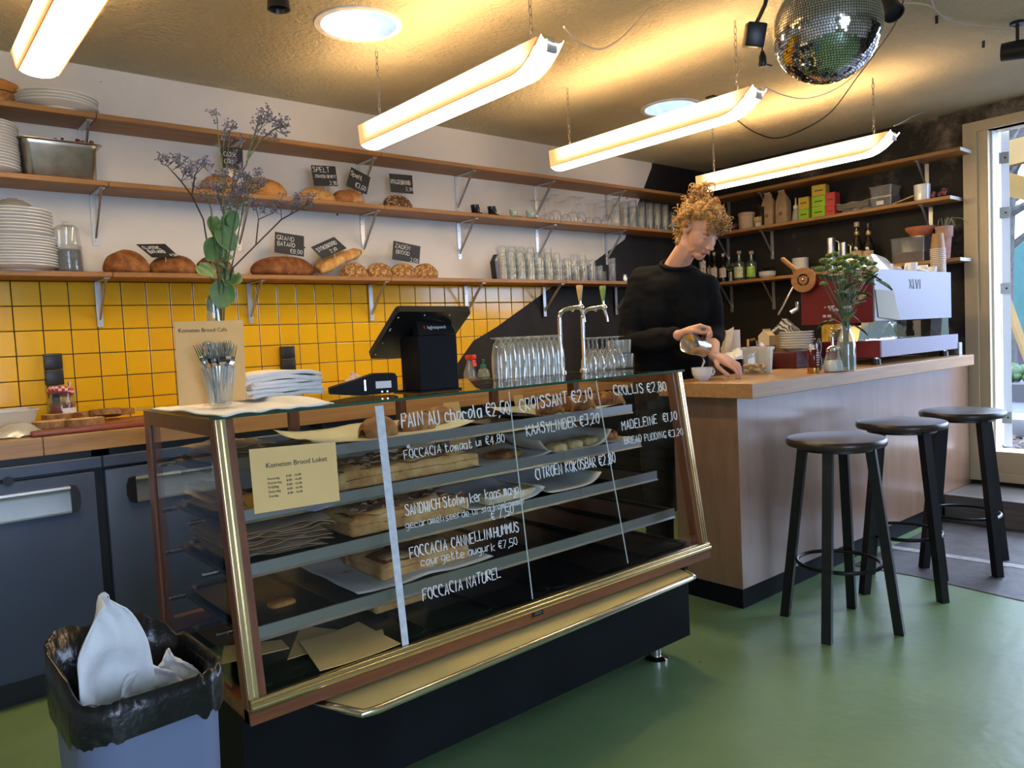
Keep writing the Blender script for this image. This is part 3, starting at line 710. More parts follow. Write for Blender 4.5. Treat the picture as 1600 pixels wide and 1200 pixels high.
# ---- bar counter
BX0, BY0, BZ = 2.670, 1.700, 0.980
bar = thing('bar_counter', 'wood panelled bar counter with a thick oak top in front of the espresso machine', 'bar', (BX0, BY0, 0))
PF = 1.82-BY0
mb = MB(); mb.rbox(0, 5.012-BX0, 0, .47, BZ-.061, BZ, .002, 1); mb.build('bar_top', W_top, bar, smooth=30)
pxl = 2.742-BX0
mb = MB(); mb.box(pxl, 5.295-BX0, PF, PF+.02, .105, BZ-.062); mb.build('front_panel', W_ply, bar, smooth=0)
mb = MB(); mb.box(pxl, pxl+.02, PF+.0205, .45, .105, BZ-.062); mb.build('end_panel', W_ply, bar, smooth=0)
mb = MB(); mb.box(pxl+.05, 5.295-BX0, PF+.035, .44, .0, .105); mb.build('kickboard', M_base, bar, smooth=0)
# ---- three bar stools
M_leg = mat('black stool paint', (0.0055, 0.006, 0.007), 0.42, var=.3, scale=20)
W_seat = wood('dark stool seat', (0.018, 0.011, 0.009), (0.05, 0.032, 0.025), axis=0, rough=.33)
def stool(loc, rz, label):
    t = thing('bar_stool', label, 'stool', loc, rz, 'round black bar stools along the bar')
    mb = MB(); mb.lathe([(0, .722), (.165, .722), (.182, .726), (.186, .735), (.186, .746), (.180, .754), (.165, .757), (0, .758)], 48); mb.build('seat', W_seat, t)
    for k in range(4):
        a = k*PI/2+PI/4; ca, sa = math.cos(a), math.sin(a)
        p0 = Vector((ca*.125, sa*.125, .722)); p1 = Vector((ca*.215, sa*.215, 0))
        u = Vector((-sa, ca, 0))*.0175; v = Vector((ca, sa, 0))*.0175
        mb = MB(); mb.prism([p1-u-v, p1+u-v, p1+u+v, p1-u+v], p0-p1); mb.build('leg', M_leg, t, smooth=0)
    mb = MB(); mb.tube([(math.cos(2*PI*i/48)*.155, math.sin(2*PI*i/48)*.155, .255) for i in range(48)], .008, 8, closed=True); mb.build('foot_ring', mat('dark steel ring', (.02, .02, .021), .3, .7), t)
    mb = MB(); mb.lathe([(.10, .708), (.14, .708), (.14, .7215), (.10, .7215)], 32); mb.build('seat_ring', M_leg, t)
    return t
c1 = (PZ(1297, 1003, 0)+PZ(1400, 990, 0)+PZ(1232, 963, 0)+PZ(1327, 950, 0))/4
c2 = (PZ(1444, 940, 0)+PZ(1342, 920, 0)+PZ(1480, 913, 0))/3
d_ = PZ(1400, 990, 0)-c1
a1 = math.atan2(d_.y, d_.x)-PI/4
stool((c1.x, c1.y, 0), a1, 'round black bar stool nearest the display case')
stool((3.50, 1.485, 0), R(-30)-PI/4+.10, 'middle black bar stool of the row along the bar')
stool((4.02, 1.42, 0), R(-32)-PI/4, 'black bar stool furthest from the display case, beside the door')
# ---- fluorescent pendant lamps
M_tube = emit('lamp diffuser', LAMP_COLOR[:3], LAMP_STRENGTH)
M_bulb = emit('fluorescent tube', LAMP_COLOR[:3], TUBE_STRENGTH)
def cover_mat():
    m, n, l, p = nt('lamp side glow'); setv(p, **{'Base Color': (.8, .62, .38, 1), 'Roughness': .4})
    tc = n.new('ShaderNodeTexCoord'); sx = n.new('ShaderNodeSeparateXYZ'); l.new(tc.outputs['Object'], sx.inputs[0])
    # yellowed plastic; tube glow painted as emission, fading to amber at ends and lower edge
    ab = n.new('ShaderNodeMath'); ab.operation = 'ABSOLUTE'; l.new(sx.outputs['Y'], ab.inputs[0])
    r = n.new('ShaderNodeMapRange'); setv(r, **{'From Min': .50, 'From Max': .575, 'To Min': 1.0, 'To Max': 0.0}); r.interpolation_type = 'SMOOTHSTEP'; l.new(ab.outputs[0], r.inputs['Value'])
    z = n.new('ShaderNodeMapRange'); setv(z, **{'From Min': -.026, 'From Max': .004, 'To Min': 0.0, 'To Max': 1.0}); z.interpolation_type = 'SMOOTHSTEP'; l.new(sx.outputs['Z'], z.inputs['Value'])
    k = n.new('ShaderNodeMath'); k.operation = 'MULTIPLY'; l.new(r.outputs['Result'], k.inputs[0]); l.new(z.outputs['Result'], k.inputs[1])
    c = n.new('ShaderNodeMix'); c.data_type = 'RGBA'; c.inputs['A'].default_value = (1.0, .50, .13, 1); c.inputs['B'].default_value = (1.0, .80, .48, 1); l.new(k.outputs[0], c.inputs['Factor']); l.new(c.outputs['Result'], p.inputs['Emission Color'])
    q = n.new('ShaderNodeMapRange'); setv(q, **{'To Min': .25, 'To Max': .62}); l.new(k.outputs[0], q.inputs['Value']); l.new(q.outputs['Result'], p.inputs['Emission Strength'])
    return m
M_side = cover_mat()
M_chain = mat('grey chain', (.20, .19, .17), .45, .8)
M_edge = emit('amber lamp edge', (.75, .20, .04), .22)
def strip_lamp(x, y0, y1, z, label, drops, round_far=False):
    L = y1-y0; yc = (y0+y1)/2
    t = thing('strip_lamp', label, 'lamp', (x, yc, z), 0, 'fluorescent strip lamps hanging on chains')
    h = L/2
    def lift(y):   # the underside sweeps up at the end nearest the room
        e = max(0, (-y-h+.15)/.15); g = max(0, (y-h+.10)/.10) if round_far else 0
        return .085*e**2.2+.07*g**2
    mb = MB()
    mb.sheet(lambda u, v: (lambda y, a: Vector((math.sin(a)*.052, y-.012*max(0, (-y-h+.1)/.1), -.046+(1-math.cos(a))*.020+lift(y))))((u-.5)*L, (v-.5)*PI*.96), 40, 10, .002)
    mb.build('diffuser', M_tube, t, smooth=180)
    for s in (-1, 1):
        mb = MB(); f = lambda u, v, o=0: Vector((s*(.056+.006*v+o), (u-.5)*L, min(.0515, -.030+lift((u-.5)*L))+v*(.052-min(.0515, -.030+lift((u-.5)*L)))))
        mb.sheet(f, 44, 5); c = mb.build('side_cover', M_side, t, smooth=180)
        mb = MB(); mb.tube([f(k/40, 0) for k in range(41)], .0022, 5); mb.build('cover_edge', M_edge, c)
    mb = MB(); mb.tube([(0, -h+.05, .018), (0, h-.04, .018)], .013, 12); mb.build('tube', M_bulb, t)
    mb = MB(); mb.rbox(-.016, .016, -h+.02, h-.02, .046, .054, .003, 1)
    mb.build('tray', mat('lamp tray white', (.75, .70, .60), .5), t, smooth=30)
    for s in (-1, 1):
        mb = MB(); mb.rbox(-.024, .024, s*h-.010, s*h+.006, .012, .054, .006, 2); mb.build('end_cap', mat('grey end cap', (.45, .45, .45), .5), t, smooth=40)
    for yy in drops:
        top = ZC-z; mb = MB(); zb_ = .054; n_ = int((top-zb_)/.026)
        for i in range(n_):
            zz = zb_+(i+.5)*(top-zb_)/n_; q = (top-zb_)/n_
            hor = i % 2
            mb.tube([(math.cos(w)*.006*(1-hor), yy+math.cos(w)*.006*hor, zz+math.sin(w)*q*.62) for w in [2*PI*j/8 for j in range(8)]], .0016, 4, closed=True)
        mb.build('chain', M_chain, t)
    return t
LZ = 2.125
strip_lamp(1.80, 1.86, 3.04, LZ, 'fluorescent strip lamp hanging above the display case', (-.50, .50))
strip_lamp(2.875, 1.765, 2.955, LZ, 'fluorescent strip lamp above the bar corner, second from the right', (-.50, .50))
strip_lamp(4.165, 1.78, 2.975, LZ, 'fluorescent strip lamp above the espresso machine, furthest right', (-.50, .50))
q_ = PY(52, 112, 3.0); strip_lamp(q_.x, 1.82, 3.0, q_.z, 'fluorescent strip lamp cut off by the top left of the view', (-.50, .50), True)
# ================================================================ ON THE SHELVES OF THE BACK WALL
def mpp(p): return _fw.dot(p-Vector((0, 0, CAM_H)))/FPX      # metres per photo pixel at a place
LN = [lambda x: 420+.0194*x, lambda x: 266+.0882*x, lambda x: 153+.1366*x]
def onshelf(px, k, y=3.66):
    p = PY(px, LN[k](px)-3, y); return Vector((p.x, y, SH_Z[k]))
M_plate = mat('white china', (0.80, 0.79, 0.76), 0.16, coat=.3)
M_ware = glass('drinking glass', tint=(0.975, 0.985, 0.98), edge=0.75, base=0.05, rough=0.02, haze=.035, hazecol=(.9, .93, .93))
M_ware2 = glass('thick glass', tint=(0.93, 0.95, 0.94), edge=0.85, base=0.08, rough=0.02, haze=.07, hazecol=(.9, .93, .93))
def plate_stack(name, loc, r, n, step, label, group, wob=0.0, deep=False, rand=1):
    """first plate, then copies on top of each other"""
    mb = MB()
    pr = [(0, .002), (r*.58, .002), (r*.60, 0), (r*.64, 0), (r*.66, .005), (r*.98, .019), (r, .021), (r, .0235), (r*.97, .0225), (r*.66, .009), (r*.60, .006), (0, .006)] if not deep else \
         [(0, .002), (r*.40, .002), (r*.42, 0), (r*.46, 0), (r*.5, .004), (r*.85, .022), (r, .045), (r, .048), (r*.96, .046), (r*.80, .025), (r*.45, .008), (0, .008)]
    mb.lathe(pr, 40); base = mb.build(name, M_plate, loc=loc); tag(base, label, 'plate', group)
    rr = random.Random(rand)
    for i in range(1, n): dup(base, Vector(loc)+Vector((rr.uniform(-wob, wob), rr.uniform(-wob, wob), step*i)), rr.uniform(0, 6))
    return base
p = onshelf(88, 2, 3.655)
plate_stack('serving_platter', p, .155, 4, .0125, 'large white platter in the stack on the left of the top shelf', 'platters on the top shelf', .003)
p = onshelf(-30, 1, 3.655)
plate_stack('soup_plate', p, .135, 16, .0118, 'white plate in the tall stack left of the steel pan', 'plates beside the steel pan', .002, rand=2)
p = onshelf(26, 0, 3.655)
plate_stack('dinner_plate', p, .150, 11, .0112, 'white dinner plate in the lower half of the tall stack beside the storage jar', 'lower dinner plates beside the storage jar', .002, rand=4)
plate_stack('dinner_plate', p+Vector((-.006, 0, .0112*11+.008)), .146, 8, .0128, 'white dinner plate in the upper half of the tall stack beside the storage jar', 'upper dinner plates beside the storage jar', .002, rand=5)
mb = MB(); mb.lathe([(.075, 0), (.074, .012), (.062, .035), (.040, .050), (.018, .055), (.018, .060), (0, .060), ], 32, cap=False)
tag(mb.build('glass_bowl', glass('smoky bowl', (.82, .82, .74), .6, .1, .05, .25, (.55, .55, .48)), loc=p+Vector((.005, 0, .0112*10+.008+.0128*8+.0155))), 'cloudy glass bowl turned upside down on the plate stack', 'bowl')
# wicker basket
M_wick = mat('wicker', (0.42, 0.20, 0.06), 0.6, var=.35, scale=60, bump=.6, bscale=120)
p = onshelf(-6, 2, 3.66); t = thing('wicker_basket', 'small wicker basket with wooden lid at the left end of the top shelf', 'basket', p)
mb = MB(); mb.lathe([(0, 0), (.058, 0), (.064, .03), (.066, .048), (.06, .05), (0, .05)], 28); mb.build('basket_body', M_wick, t)
mb = MB(); mb.lathe([(.0, .0505), (.075, .0505), (.085, .065), (.08, .085), (.05, .10), (0, .105)], 28); mb.build('lid', mat('orange wood lid', (.50, .22, .06), .4, var=.2, scale=12), t)
# steel pan with red-handled tools
pL, pR = onshelf(37, 1, 3.585), onshelf(158, 1, 3.585)
w = pR.x-pL.x; cxp = (pL.x+pR.x)/2
t = thing('steel_pan', 'deep stainless steel food pan with a wide rim on the middle shelf', 'pan', (cxp, 3.655, SH_Z[1]))
mb = MB(); hw, hd, hh = w/2, .075, .150
def rr4(a, b, z, r=.028, n=5):
    out = []
    for sx, sy, a0 in ((1, 1, 0), (-1, 1, 90), (-1, -1, 180), (1, -1, 270)):
        for i in range(n+1):
            g = R(a0+90*i/n); out.append(Vector((sx*(a-r)+math.cos(g)*r, sy*(b-r)+math.sin(g)*r, z)))
    return out
def loft(mb, rings, close_first=True, close_last=False):
    vs = [mb._new(r) for r in rings]
    for a, b in zip(vs, vs[1:]):
        k = len(a)
        for i in range(k): mb.face([a[i], a[(i+1) % k], b[(i+1) % k], b[i]])
    if close_first: mb.face(vs[0][::-1])
    if close_last: mb.face(vs[-1])
loft(mb, [rr4(hw-.018, hd-.010, 0), rr4(hw-.012, hd-.006, .004), rr4(hw-.004, hd-.003, hh-.022), rr4(hw-.001, hd, hh-.018), rr4(hw, hd, hh-.004), rr4(hw+.016, hd+.012, hh, .03), rr4(hw+.016, hd+.012, hh+.002, .03), rr4(hw-.002, hd-.002, hh+.001), rr4(hw-.008, hd-.006, hh-.02), rr4(hw-.016, hd-.01, .006)], True, True)
mb.build('pan_body', mat('worn stainless', (.50, .46, .40), .30, 1.0, var=.22, scale=14), t, smooth=50)
M_redh = mat('dark red handle', (.16, .012, .018), .4)
for i, (px, dy) in enumerate(((98, .03), (124, .0), (140, .02), (150, -.02), (157, .035))):
    q = onshelf(px, 1, 3.655); a = (-.35, .1, -.3, .4, .5)[i]
    b0 = Vector((0, 0, 0)); x = min(q.x, cxp+w/2-.03)
    tt = thing('kitchen_tool', 'red handled kitchen tool in the steel pan, %s' % ['furthest left', 'second from left', 'third from left', 'fourth from left', 'furthest right'][i], 'utensil', (x-a*.05, 3.655+dy*.6, SH_Z[1]+.012), 0, 'red handled tools in the steel pan', rot=(0, a*.55, 0))
    mb = MB(); mb.tube([(0, 0, .085), (0, 0, .12), (0, 0, .155), (0, 0, .172)], [.007, .011, .012, .008], 10); mb.build('handle', M_redh, tt)
    mb = MB(); mb.box(-.009, .009, -.0012, .0012, 0, .09); mb.build('blade', M_steel, tt, smooth=0)
# storage jar
p = onshelf(108, 0, 3.64); s = mpp(p)
t = thing('storage_jar', 'tall glass jar of dark loose tea beside the plate stack', 'jar', p)
mb = MB(); mb.lathe([(.045, 0), (.052, .003), (.054, .01), (.054, .105), (.056, .110), (.052, .113), (.050, .108), (.050, .012), (.0, .006)], 30, cap=False); mb.build('jar_glass', M_ware2, t)
mb = MB(); mb.lathe([(0, .007), (.049, .007), (.0495, .095), (0, .100)], 26); mb.build('contents', mat('dark tea leaves', (.055, .06, .06), .8, var=.7, scale=160, bump=.8, bscale=200), t)
mb = MB(); mb.lathe([(.050, .113), (.050, .125), (.046, .185), (.030, .198), (.012, .20), (.012, .212), (0, .214)], 26, cap=False); mb.build('lid', M_ware2, t)
mb = MB(); mb.tube([(-.052, -.02, .08), (-.062, -.03, .09), (-.045, -.04, .108)], .005, 6); mb.build('clasp', M_blk, t)
# ---- bread
def crust(name, c1, c2, c3, scale, bump, seeds=False):
    m, n, l, p = nt(name); setv(p, Roughness=.62, **{'Specular IOR Level': .3})
    tc = n.new('ShaderNodeTexCoord')
    a = n.new('ShaderNodeTexNoise'); setv(a, Scale=scale, Detail=6.0, Roughness=.65); l.new(tc.outputs['Object'], a.inputs['Vector'])
    r = n.new('ShaderNodeValToRGB'); l.new(a.outputs['Fac'], r.inputs['Fac']); e = r.color_ramp.elements
    e[0].color = c4(c1); e[0].position = .32; e[1].color = c4(c3); e[1].position = .70
    x = e.new(.5); x.color = c4(c2)
    h = a.outputs['Fac']; colout = r.outputs['Color']
    if seeds:
        v = n.new('ShaderNodeTexVoronoi'); setv(v, Scale=110.0); l.new(tc.outputs['Object'], v.inputs['Vector'])
        wv = n.new('ShaderNodeSeparateColor'); l.new(v.outputs['Color'], wv.inputs[0])
        g = n.new('ShaderNodeMath'); g.operation = 'GREATER_THAN'; g.inputs[1].default_value = seeds; l.new(wv.outputs[0], g.inputs[0])
        d = n.new('ShaderNodeMath'); d.operation = 'LESS_THAN'; d.inputs[1].default_value = .55; l.new(v.outputs['Distance'], d.inputs[0])
        k = n.new('ShaderNodeMath'); k.operation = 'MULTIPLY'; l.new(g.outputs[0], k.inputs[0]); l.new(d.outputs[0], k.inputs[1])
        mx = n.new('ShaderNodeMix'); mx.data_type = 'RGBA'; mx.inputs['B'].default_value = (.62, .40, .16, 1)
        l.new(k.outputs[0], mx.inputs['Factor']); l.new(colout, mx.inputs['A']); colout = mx.outputs['Result']
    l.new(colout, p.inputs['Base Color'])
    b = n.new('ShaderNodeBump'); setv(b, Strength=bump, Distance=.008); l.new(h, b.inputs['Height']); l.new(b.outputs['Normal'], p.inputs['Normal'])
    MATS[name] = m; return m
C_brown = crust('brown crust', (.11, .032, .008), (.24, .085, .020), (.40, .18, .055), 22, .7)
C_dark = crust('dark crust', (.10, .028, .008), (.19, .062, .015), (.33, .135, .04), 26, .7)
C_gold = crust('golden crust', (.30, .11, .020), (.48, .21, .045), (.62, .32, .09), 18, .5)
C_seed = crust('seeded crust', (.17, .065, .016), (.28, .12, .03), (.42, .22, .08), 40, .9, .45)
C_rye = crust('dark seeded crust', (.045, .022, .010), (.10, .05, .022), (.22, .13, .06), 40, 1.0, .70)
C_flour = crust('floured crust', (.22, .08, .02), (.34, .14, .04), (.62, .44, .26), 14, .6)
def loaf(name, px0, px1, k, hpx, y, dep, m, label, group, seed, z0=0.0, cat='bread', slashes=0):
    a, b = onshelf(px0, k, y), onshelf(px1, k, y); c = (a+b)/2; s = mpp(c)
    L = (b.x-a.x)*.97; H = hpx*s*1.05
    mb = MB()
    T = bmesh.new(); bmesh.ops.create_icosphere(T, subdivisions=4, radius=1)
    for v in T.verts:
        q = v.co.copy(); n1 = noise.noise(q*1.6+Vector((seed*7.1, 0, 0))); n2 = noise.noise(q*5+Vector((seed, 3, 1)))
        f = 1+.07*n1+.025*n2
        x = math.copysign(abs(q.x)**.88, q.x); z = q.z
        z = z if z > 0 else z*.45
        w = Vector((x*L/2*f, q.y*dep/2*f, z*H*.80*f+H*.20))
        for i in range(slashes):
            d = abs(q.x*1.0+q.y*.5-(-.5+i*1.0/max(1, slashes-1)))
            if d < .10 and q.z > .3: w.z -= H*.07*(1-d/.10)
        w.z = max(0, w.z); v.co = w
    mb.add(T)
    o = mb.build(name, m, loc=(c.x, y, SH_Z[k]+z0), smooth=180); tag(o, label, cat, group)
    return o
gb = 'loaves on the lowest shelf'; gm = 'loaves on the middle shelf'
loaf('sourdough_loaf', 161, 234, 0, 35, 3.64, .125, C_brown, 'round brown loaf left of the tipped black price tag', gb, 1)
loaf('sourdough_loaf', 233, 309, 0, 31, 3.66, .125, C_brown, 'long brown loaf under the tipped black price tag', gb, 2)
loaf('sourdough_loaf', 305, 366, 0, 28, 3.64, .12, C_dark, 'dark brown loaf behind the eucalyptus stems', gb, 3)
loaf('sourdough_loaf', 390, 492, 0, 30, 3.64, .13, C_dark, 'large long dark loaf under the highest priced tag', gb, 4)
for i, (a, b) in enumerate(((533, 574), (572, 613), (609, 651), (645, 684))):
    loaf('seeded_roll_loaf', a, b, 0, 23, 3.65-.004*(i % 2), .09, C_seed, 'small seeded loaf, %s of the row of four' % ['leftmost', 'second from left', 'third from left', 'rightmost'][i], 'seeded loaves', 10+i)
loaf('country_loaf', 312, 376, 1, 31, 3.67, .13, C_gold, 'golden loaf directly behind the vase of dried flowers, left one', gm, 21)
loaf('country_loaf', 374, 447, 1, 30, 3.65, .13, C_gold, 'golden round loaf right of the first black tag on the middle shelf', gm, 22)
loaf('spelt_loaf', 464, 524, 1, 22, 3.65, .11, crust('oat crust', (.34, .15, .03), (.50, .26, .07), (.66, .42, .16), 45, .8, .55), 'oat topped loaf under the leftmost of the three clear price tags', gm, 23)
loaf('spelt_loaf', 519, 569, 1, 23, 3.64, .11, C_flour, 'flour dusted loaf under the tilted price tag on the middle shelf', gm, 24)
loaf('rye_loaf', 598, 643, 1, 21, 3.65, .10, C_rye, 'dark seed covered rye loaf alone on the middle shelf', gm, 25)
# baguettes
def baguette(q0, q1, Y0, Y1, r, label, seed):
    a, b = PY(q0[0], q0[1], Y0), PY(q1[0], q1[1], Y1); a.z = max(a.z, SH_Z[0]+r*.9)
    n = 16; pts = []; rs = []
    for i in range(n+1):
        u = i/n; pts.append((a.lerp(b, u)-a) + Vector((0, 0, .012*math.sin(u*PI)))); e = min(u, 1-u)*2
        rs.append(r*(min(1, .35+e*2.2))**.6*(1+.05*math.sin(u*30+seed)))
    mb = MB(); mb.tube(pts, rs, 14); o = mb.build('baguette', crust('baguette crust %d' % seed, (.36, .15, .035), (.58, .30, .08), (.76, .52, .22), 16, .5), loc=a, smooth=180)
    return tag(o, label, 'bread', 'baguettes')
baguette((501, 424), (562, 394), 3.60, 3.71, .030, 'front baguette leaning up against the wall', 1)
baguette((494, 418), (546, 398), 3.665, 3.725, .026, 'rear baguette half hidden behind another baguette', 2)
# ---- black price tags with chalk lettering
M_slate = mat('blackboard', (0.012, 0.013, 0.014), 0.55)
M_chalk = mat('chalk white', (0.85, 0.85, 0.83), 0.8)
M_clip = mat('clear tag clip', (.65, .66, .66), .3)
def price_tag(c, Y, lines, label, tilt=0.0, dy=0.0):
    """c: corners tl, tr, br, bl as seen; the card stands in a plane near the shelf back, its top leaning away by dy"""
    P = [PY(c[0][0], c[0][1], Y+dy), PY(c[1][0], c[1][1], Y+dy), PY(c[2][0], c[2][1], Y), PY(c[3][0], c[3][1], Y)]
    o = (P[2]+P[3])/2
    t = thing('price_tag', label, 'sign', o, 0, 'black price tags')
    Q = [p-o for p in P]; u = (Q[1]-Q[0]); v = (Q[0]-Q[3]); w = u.length; h = v.length
    nrm = u.cross(v).normalized()
    if nrm.y > 0: nrm = -nrm
    mb = MB(); mb.prism(Q, -nrm*.003); mb.build('board', M_slate, t, smooth=0)
    mb = MB()
    for text, fx, fy, fs, fw_ in lines:
        handwrite(mb, text, Q[3]+u*fx+v*fy+nrm*.0006, u, v, h*fs, max(.0011, h*fs*.065), total=w*fw_)
    mb.build('lettering', M_chalk, t, smooth=0)
    mb = MB(); mb.tube([(0, .004, -.022), (0, .004, .004)], .0016, 5); mb.build('clip', M_clip, t)
    return t
price_tag(((345, 229), (379, 231), (380, 266), (346, 262)), 3.62, (('CASSE', .12, .56, .20, .62), ('COUN', .14, .22, .20, .55), ('0', .80, .05, .16, .12)), 'black price tag mostly hidden behind the dried flowers')
price_tag(((486, 258), (524, 260), (528, 291), (491, 290)), 3.62, (('SPELT', .04, .68, .24, .72), ('ZONNEBLOEMPIT', .08, .40, .15, .88), ('3,90', .64, .06, .18, .34)), 'black price tag reading SPELT in capitals above the oat loaf')
price_tag(((549, 261), (579, 277), (573, 304), (541, 290)), 3.63, (('Spelt', .05, .62, .22, .62), ('\u20ac3,60', .40, .18, .22, .55)), 'tilted black price tag above the flour dusted loaf')
price_tag(((608, 271), (644, 274), (646, 303), (611, 300)), 3.64, (('ROGGEBROOD', .04, .46, .22, .86), ('5,90', .66, .12, .18, .32)), 'black price tag above the dark rye loaf')
price_tag(((213, 381.5), (258, 381), (280, 401), (238, 402)), 3.60, (('CLASSIC', .07, .62, .20, .60), ('BATARD', .10, .30, .22, .58), ('4,50', .68, .05, .18, .28)), 'black price tag tipped back over the second brown loaf', dy=.03)
price_tag(((430, 362), (475, 369), (475, 401), (429, 394)), 3.62, (('GRAND', .06, .66, .20, .62), ('BATARD', .09, .36, .20, .62), ('\u20ac8,00', .54, .07, .20, .44)), 'black price tag above the large dark loaf')
price_tag(((486, 386), (522, 370), (542, 388), (504, 405)), 3.60, (('STOKBROOD', .08, .52, .26, .84), ('2,10', .46, .14, .22, .30)), 'black price tag set diagonally over the baguettes')
price_tag(((615, 376), (657, 385), (655, 412), (613, 405)), 3.63, (('ZADEN', .06, .66, .22, .58), ('BROOD', .11, .36, .20, .52), ('3,60', .64, .06, .20, .33)), 'black price tag above the four seeded loaves')
# ---- glasses
def tumbler_mesh(r, h, taper=.86, foot=.006):
    mb = MB(); mb.lathe([(0, .0), (r*taper*.9, .0), (r*taper, .003), (r, h), (r-.0022, h), (r*taper-.002, foot), (0, foot)], 18, cap=False)
    return mb
seen = {}
def tumblers(cols, k, r, h, step, name, label, group, z0=0, up=1):
    for px, y, n in cols:
        p = onshelf(px, k, y)
        for i in range(n):
            z = SH_Z[k]+z0+i*step
            if name+group not in seen:
                o = tumbler_mesh(r, h).build(name, M_ware, loc=(p.x, y, z)); tag(o, label, 'glass', group); seen[name+group] = o
                if up < 0: o.rotation_euler = (PI, 0, 0); o.location.z = z+h
            else:
                o = dup(seen[name+group], (p.x, y, z+(h if up < 0 else 0)), rot=(PI, 0, 0) if up < 0 else None, label=label)
tl = 'clear tumbler in the %s row of the stacked block on the lowest shelf'
tumblers([(x, 3.730, 5) for x in (787, 801.5, 816, 831)]+[(858, 3.730, 5)], 0, .0265, .066, .040, 'tumbler', tl % 'back', 'stacked tumblers, back row', up=-1)
tumblers([(x, 3.670, 4) for x in (799, 813.5, 828, 842.5, 857, 871)]+[(884, 3.67, 3), (898, 3.67, 4), (911, 3.67, 4), (923, 3.67, 3)], 0, .0265, .066, .040, 'tumbler', tl % 'middle', 'stacked tumblers, middle row', up=-1)
tumblers([(x, 3.612, 3) for x in (787, 801, 816, 830.5, 845, 859)]+[(874, 3.612, 3), (888, 3.612, 3), (901, 3.612, 2), (913, 3.612, 3), (926, 3.612, 3)], 0, .0265, .066, .040, 'tumbler', tl % 'front', 'stacked tumblers, front row', up=-1)
tumblers([(936, 3.63, 2), (942, 3.70, 1)], 0, .030, .078, .030, 'beer_glass', 'short glass in the small stack right of the block of tumblers', 'short glasses by the dark wall')
tumblers([(957, 3.64, 3)], 0, .028, .085, .040, 'shot_glass', 'glass in the single tall stack on the dark end of the lowest shelf', 'single tall glass stack')
tumblers([(1022, 3.63, 1), (1034, 3.66, 1), (1044, 3.63, 1)], 0, .028, .085, .05, 'water_glass', 'glass standing on the lowest shelf behind the barista', 'glasses behind the barista')
tumblers([(964, 3.62, 3), (977, 3.68, 3), (990, 3.62, 3), (1003, 3.63, 3), (1016, 3.63, 3), (1028, 3.63, 3), (1040, 3.63, 3), (1052, 3.64, 2), (1064, 3.64, 2)], 1, .031, .115, .042, 'highball_glass', 'tall glass in the row of stacked highballs on the middle shelf', 'stacked highball glasses', up=-1)
# small cream pitcher
p = onshelf(976, 0, 3.61); t = thing('cream_pitcher', 'tiny steel pitcher at the dark end of the lowest shelf', 'pitcher', p)
mb = MB(); mb.lathe([(0, 0), (.018, 0), (.022, .02), (.015, .04), (.018, .052), (.016, .052), (0, .01)], 16, cap=False); mb.build('pitcher_body', M_steel, t)
mb = MB(); mb.tube([(.016, 0, .045), (.032, 0, .038), (.030, 0, .02), (.021, 0, .012)], .003, 6); mb.build('handle', M_steel, t)
# stemmed glasses standing upside down
def wine(r, h, hb, rf, label, group, p):
    """upside down: rim on the shelf, foot in the air"""
    t = thing('wine_glass', label, 'glass', p, 0, group)
    mb = MB(); mb.lathe([(r*.86, 0), (r, hb*.35), (r*.97, hb*.6), (r*.6, hb*.93), (.006, hb), ], 20, cap=False); mb.build('bowl', M_ware, t)
    mb = MB(); mb.lathe([(.006, hb), (.0035, hb+.012), (.0035, h-.012), (.007, h-.004), (rf, h-.001), (rf, h+.001), (0, h+.0015)], 18, cap=False); mb.build('stem_and_foot', M_ware, t)
    return t
wl = 'upside down wine glass in the row on the middle shelf'
base = None
for i, (px, y, big) in enumerate(((851, 3.70, 0), (858, 3.63, 0), (868, 3.62, 1), (876, 3.70, 0), (884, 3.63, 0), (894, 3.62, 1), (905, 3.69, 0), (907, 3.615, 1), (920, 3.66, 0), (932, 3.63, 0), (942, 3.70, 0), (948, 3.625, 1), (836, 3.72, 0))):
    p = onshelf(px, 1, y)
    key = 'w%d' % big
    if key not in seen: seen[key] = wine(.034 if not big else .040, .148 if not big else .172, .060 if not big else .078, .030 if not big else .034, wl if not big else 'larger upside down wine glass in the row on the middle shelf', 'small wine glasses on the middle shelf' if not big else 'large wine glasses on the middle shelf', p)
    else: dup(seen[key], p)
# espresso cups with saucers
M_bcup = mat('black glazed cup', (.012, .012, .013), .12); M_gcup = mat('pale green glaze', (.50, .60, .50), .25, var=.35, scale=60)
def cup(name, p, r, h, m, label, group, rz=0, saucer=True, cat='cup'):
    t = thing(name, label, cat, p, rz, group); z = .008 if saucer else 0
    mb = MB(); mb.lathe([(0, z), (r*.7, z), (r*.78, z+.003), (r, z+h), (r-.003, z+h), (r*.74, z+.007), (0, z+.006)], 22, cap=False); mb.build('cup_body', m, t)
    mb = MB(); mb.tube([(r*.9, 0, z+h*.82), (r*1.35, 0, z+h*.80), (r*1.5, 0, z+h*.55), (r*1.3, 0, z+h*.28), (r*.84, 0, z+h*.24)], .0032, 7); mb.build('handle', m, t)
    return t
def saucer(p, r, m, label, group):
    mb = MB(); mb.lathe([(0, 0), (r*.5, 0), (r*.55, .002), (r, .009), (r, .011), (r*.55, .005), (0, .004)], 26, cap=False)
    return tag(mb.build('saucer', m, loc=p), label, 'saucer', group)
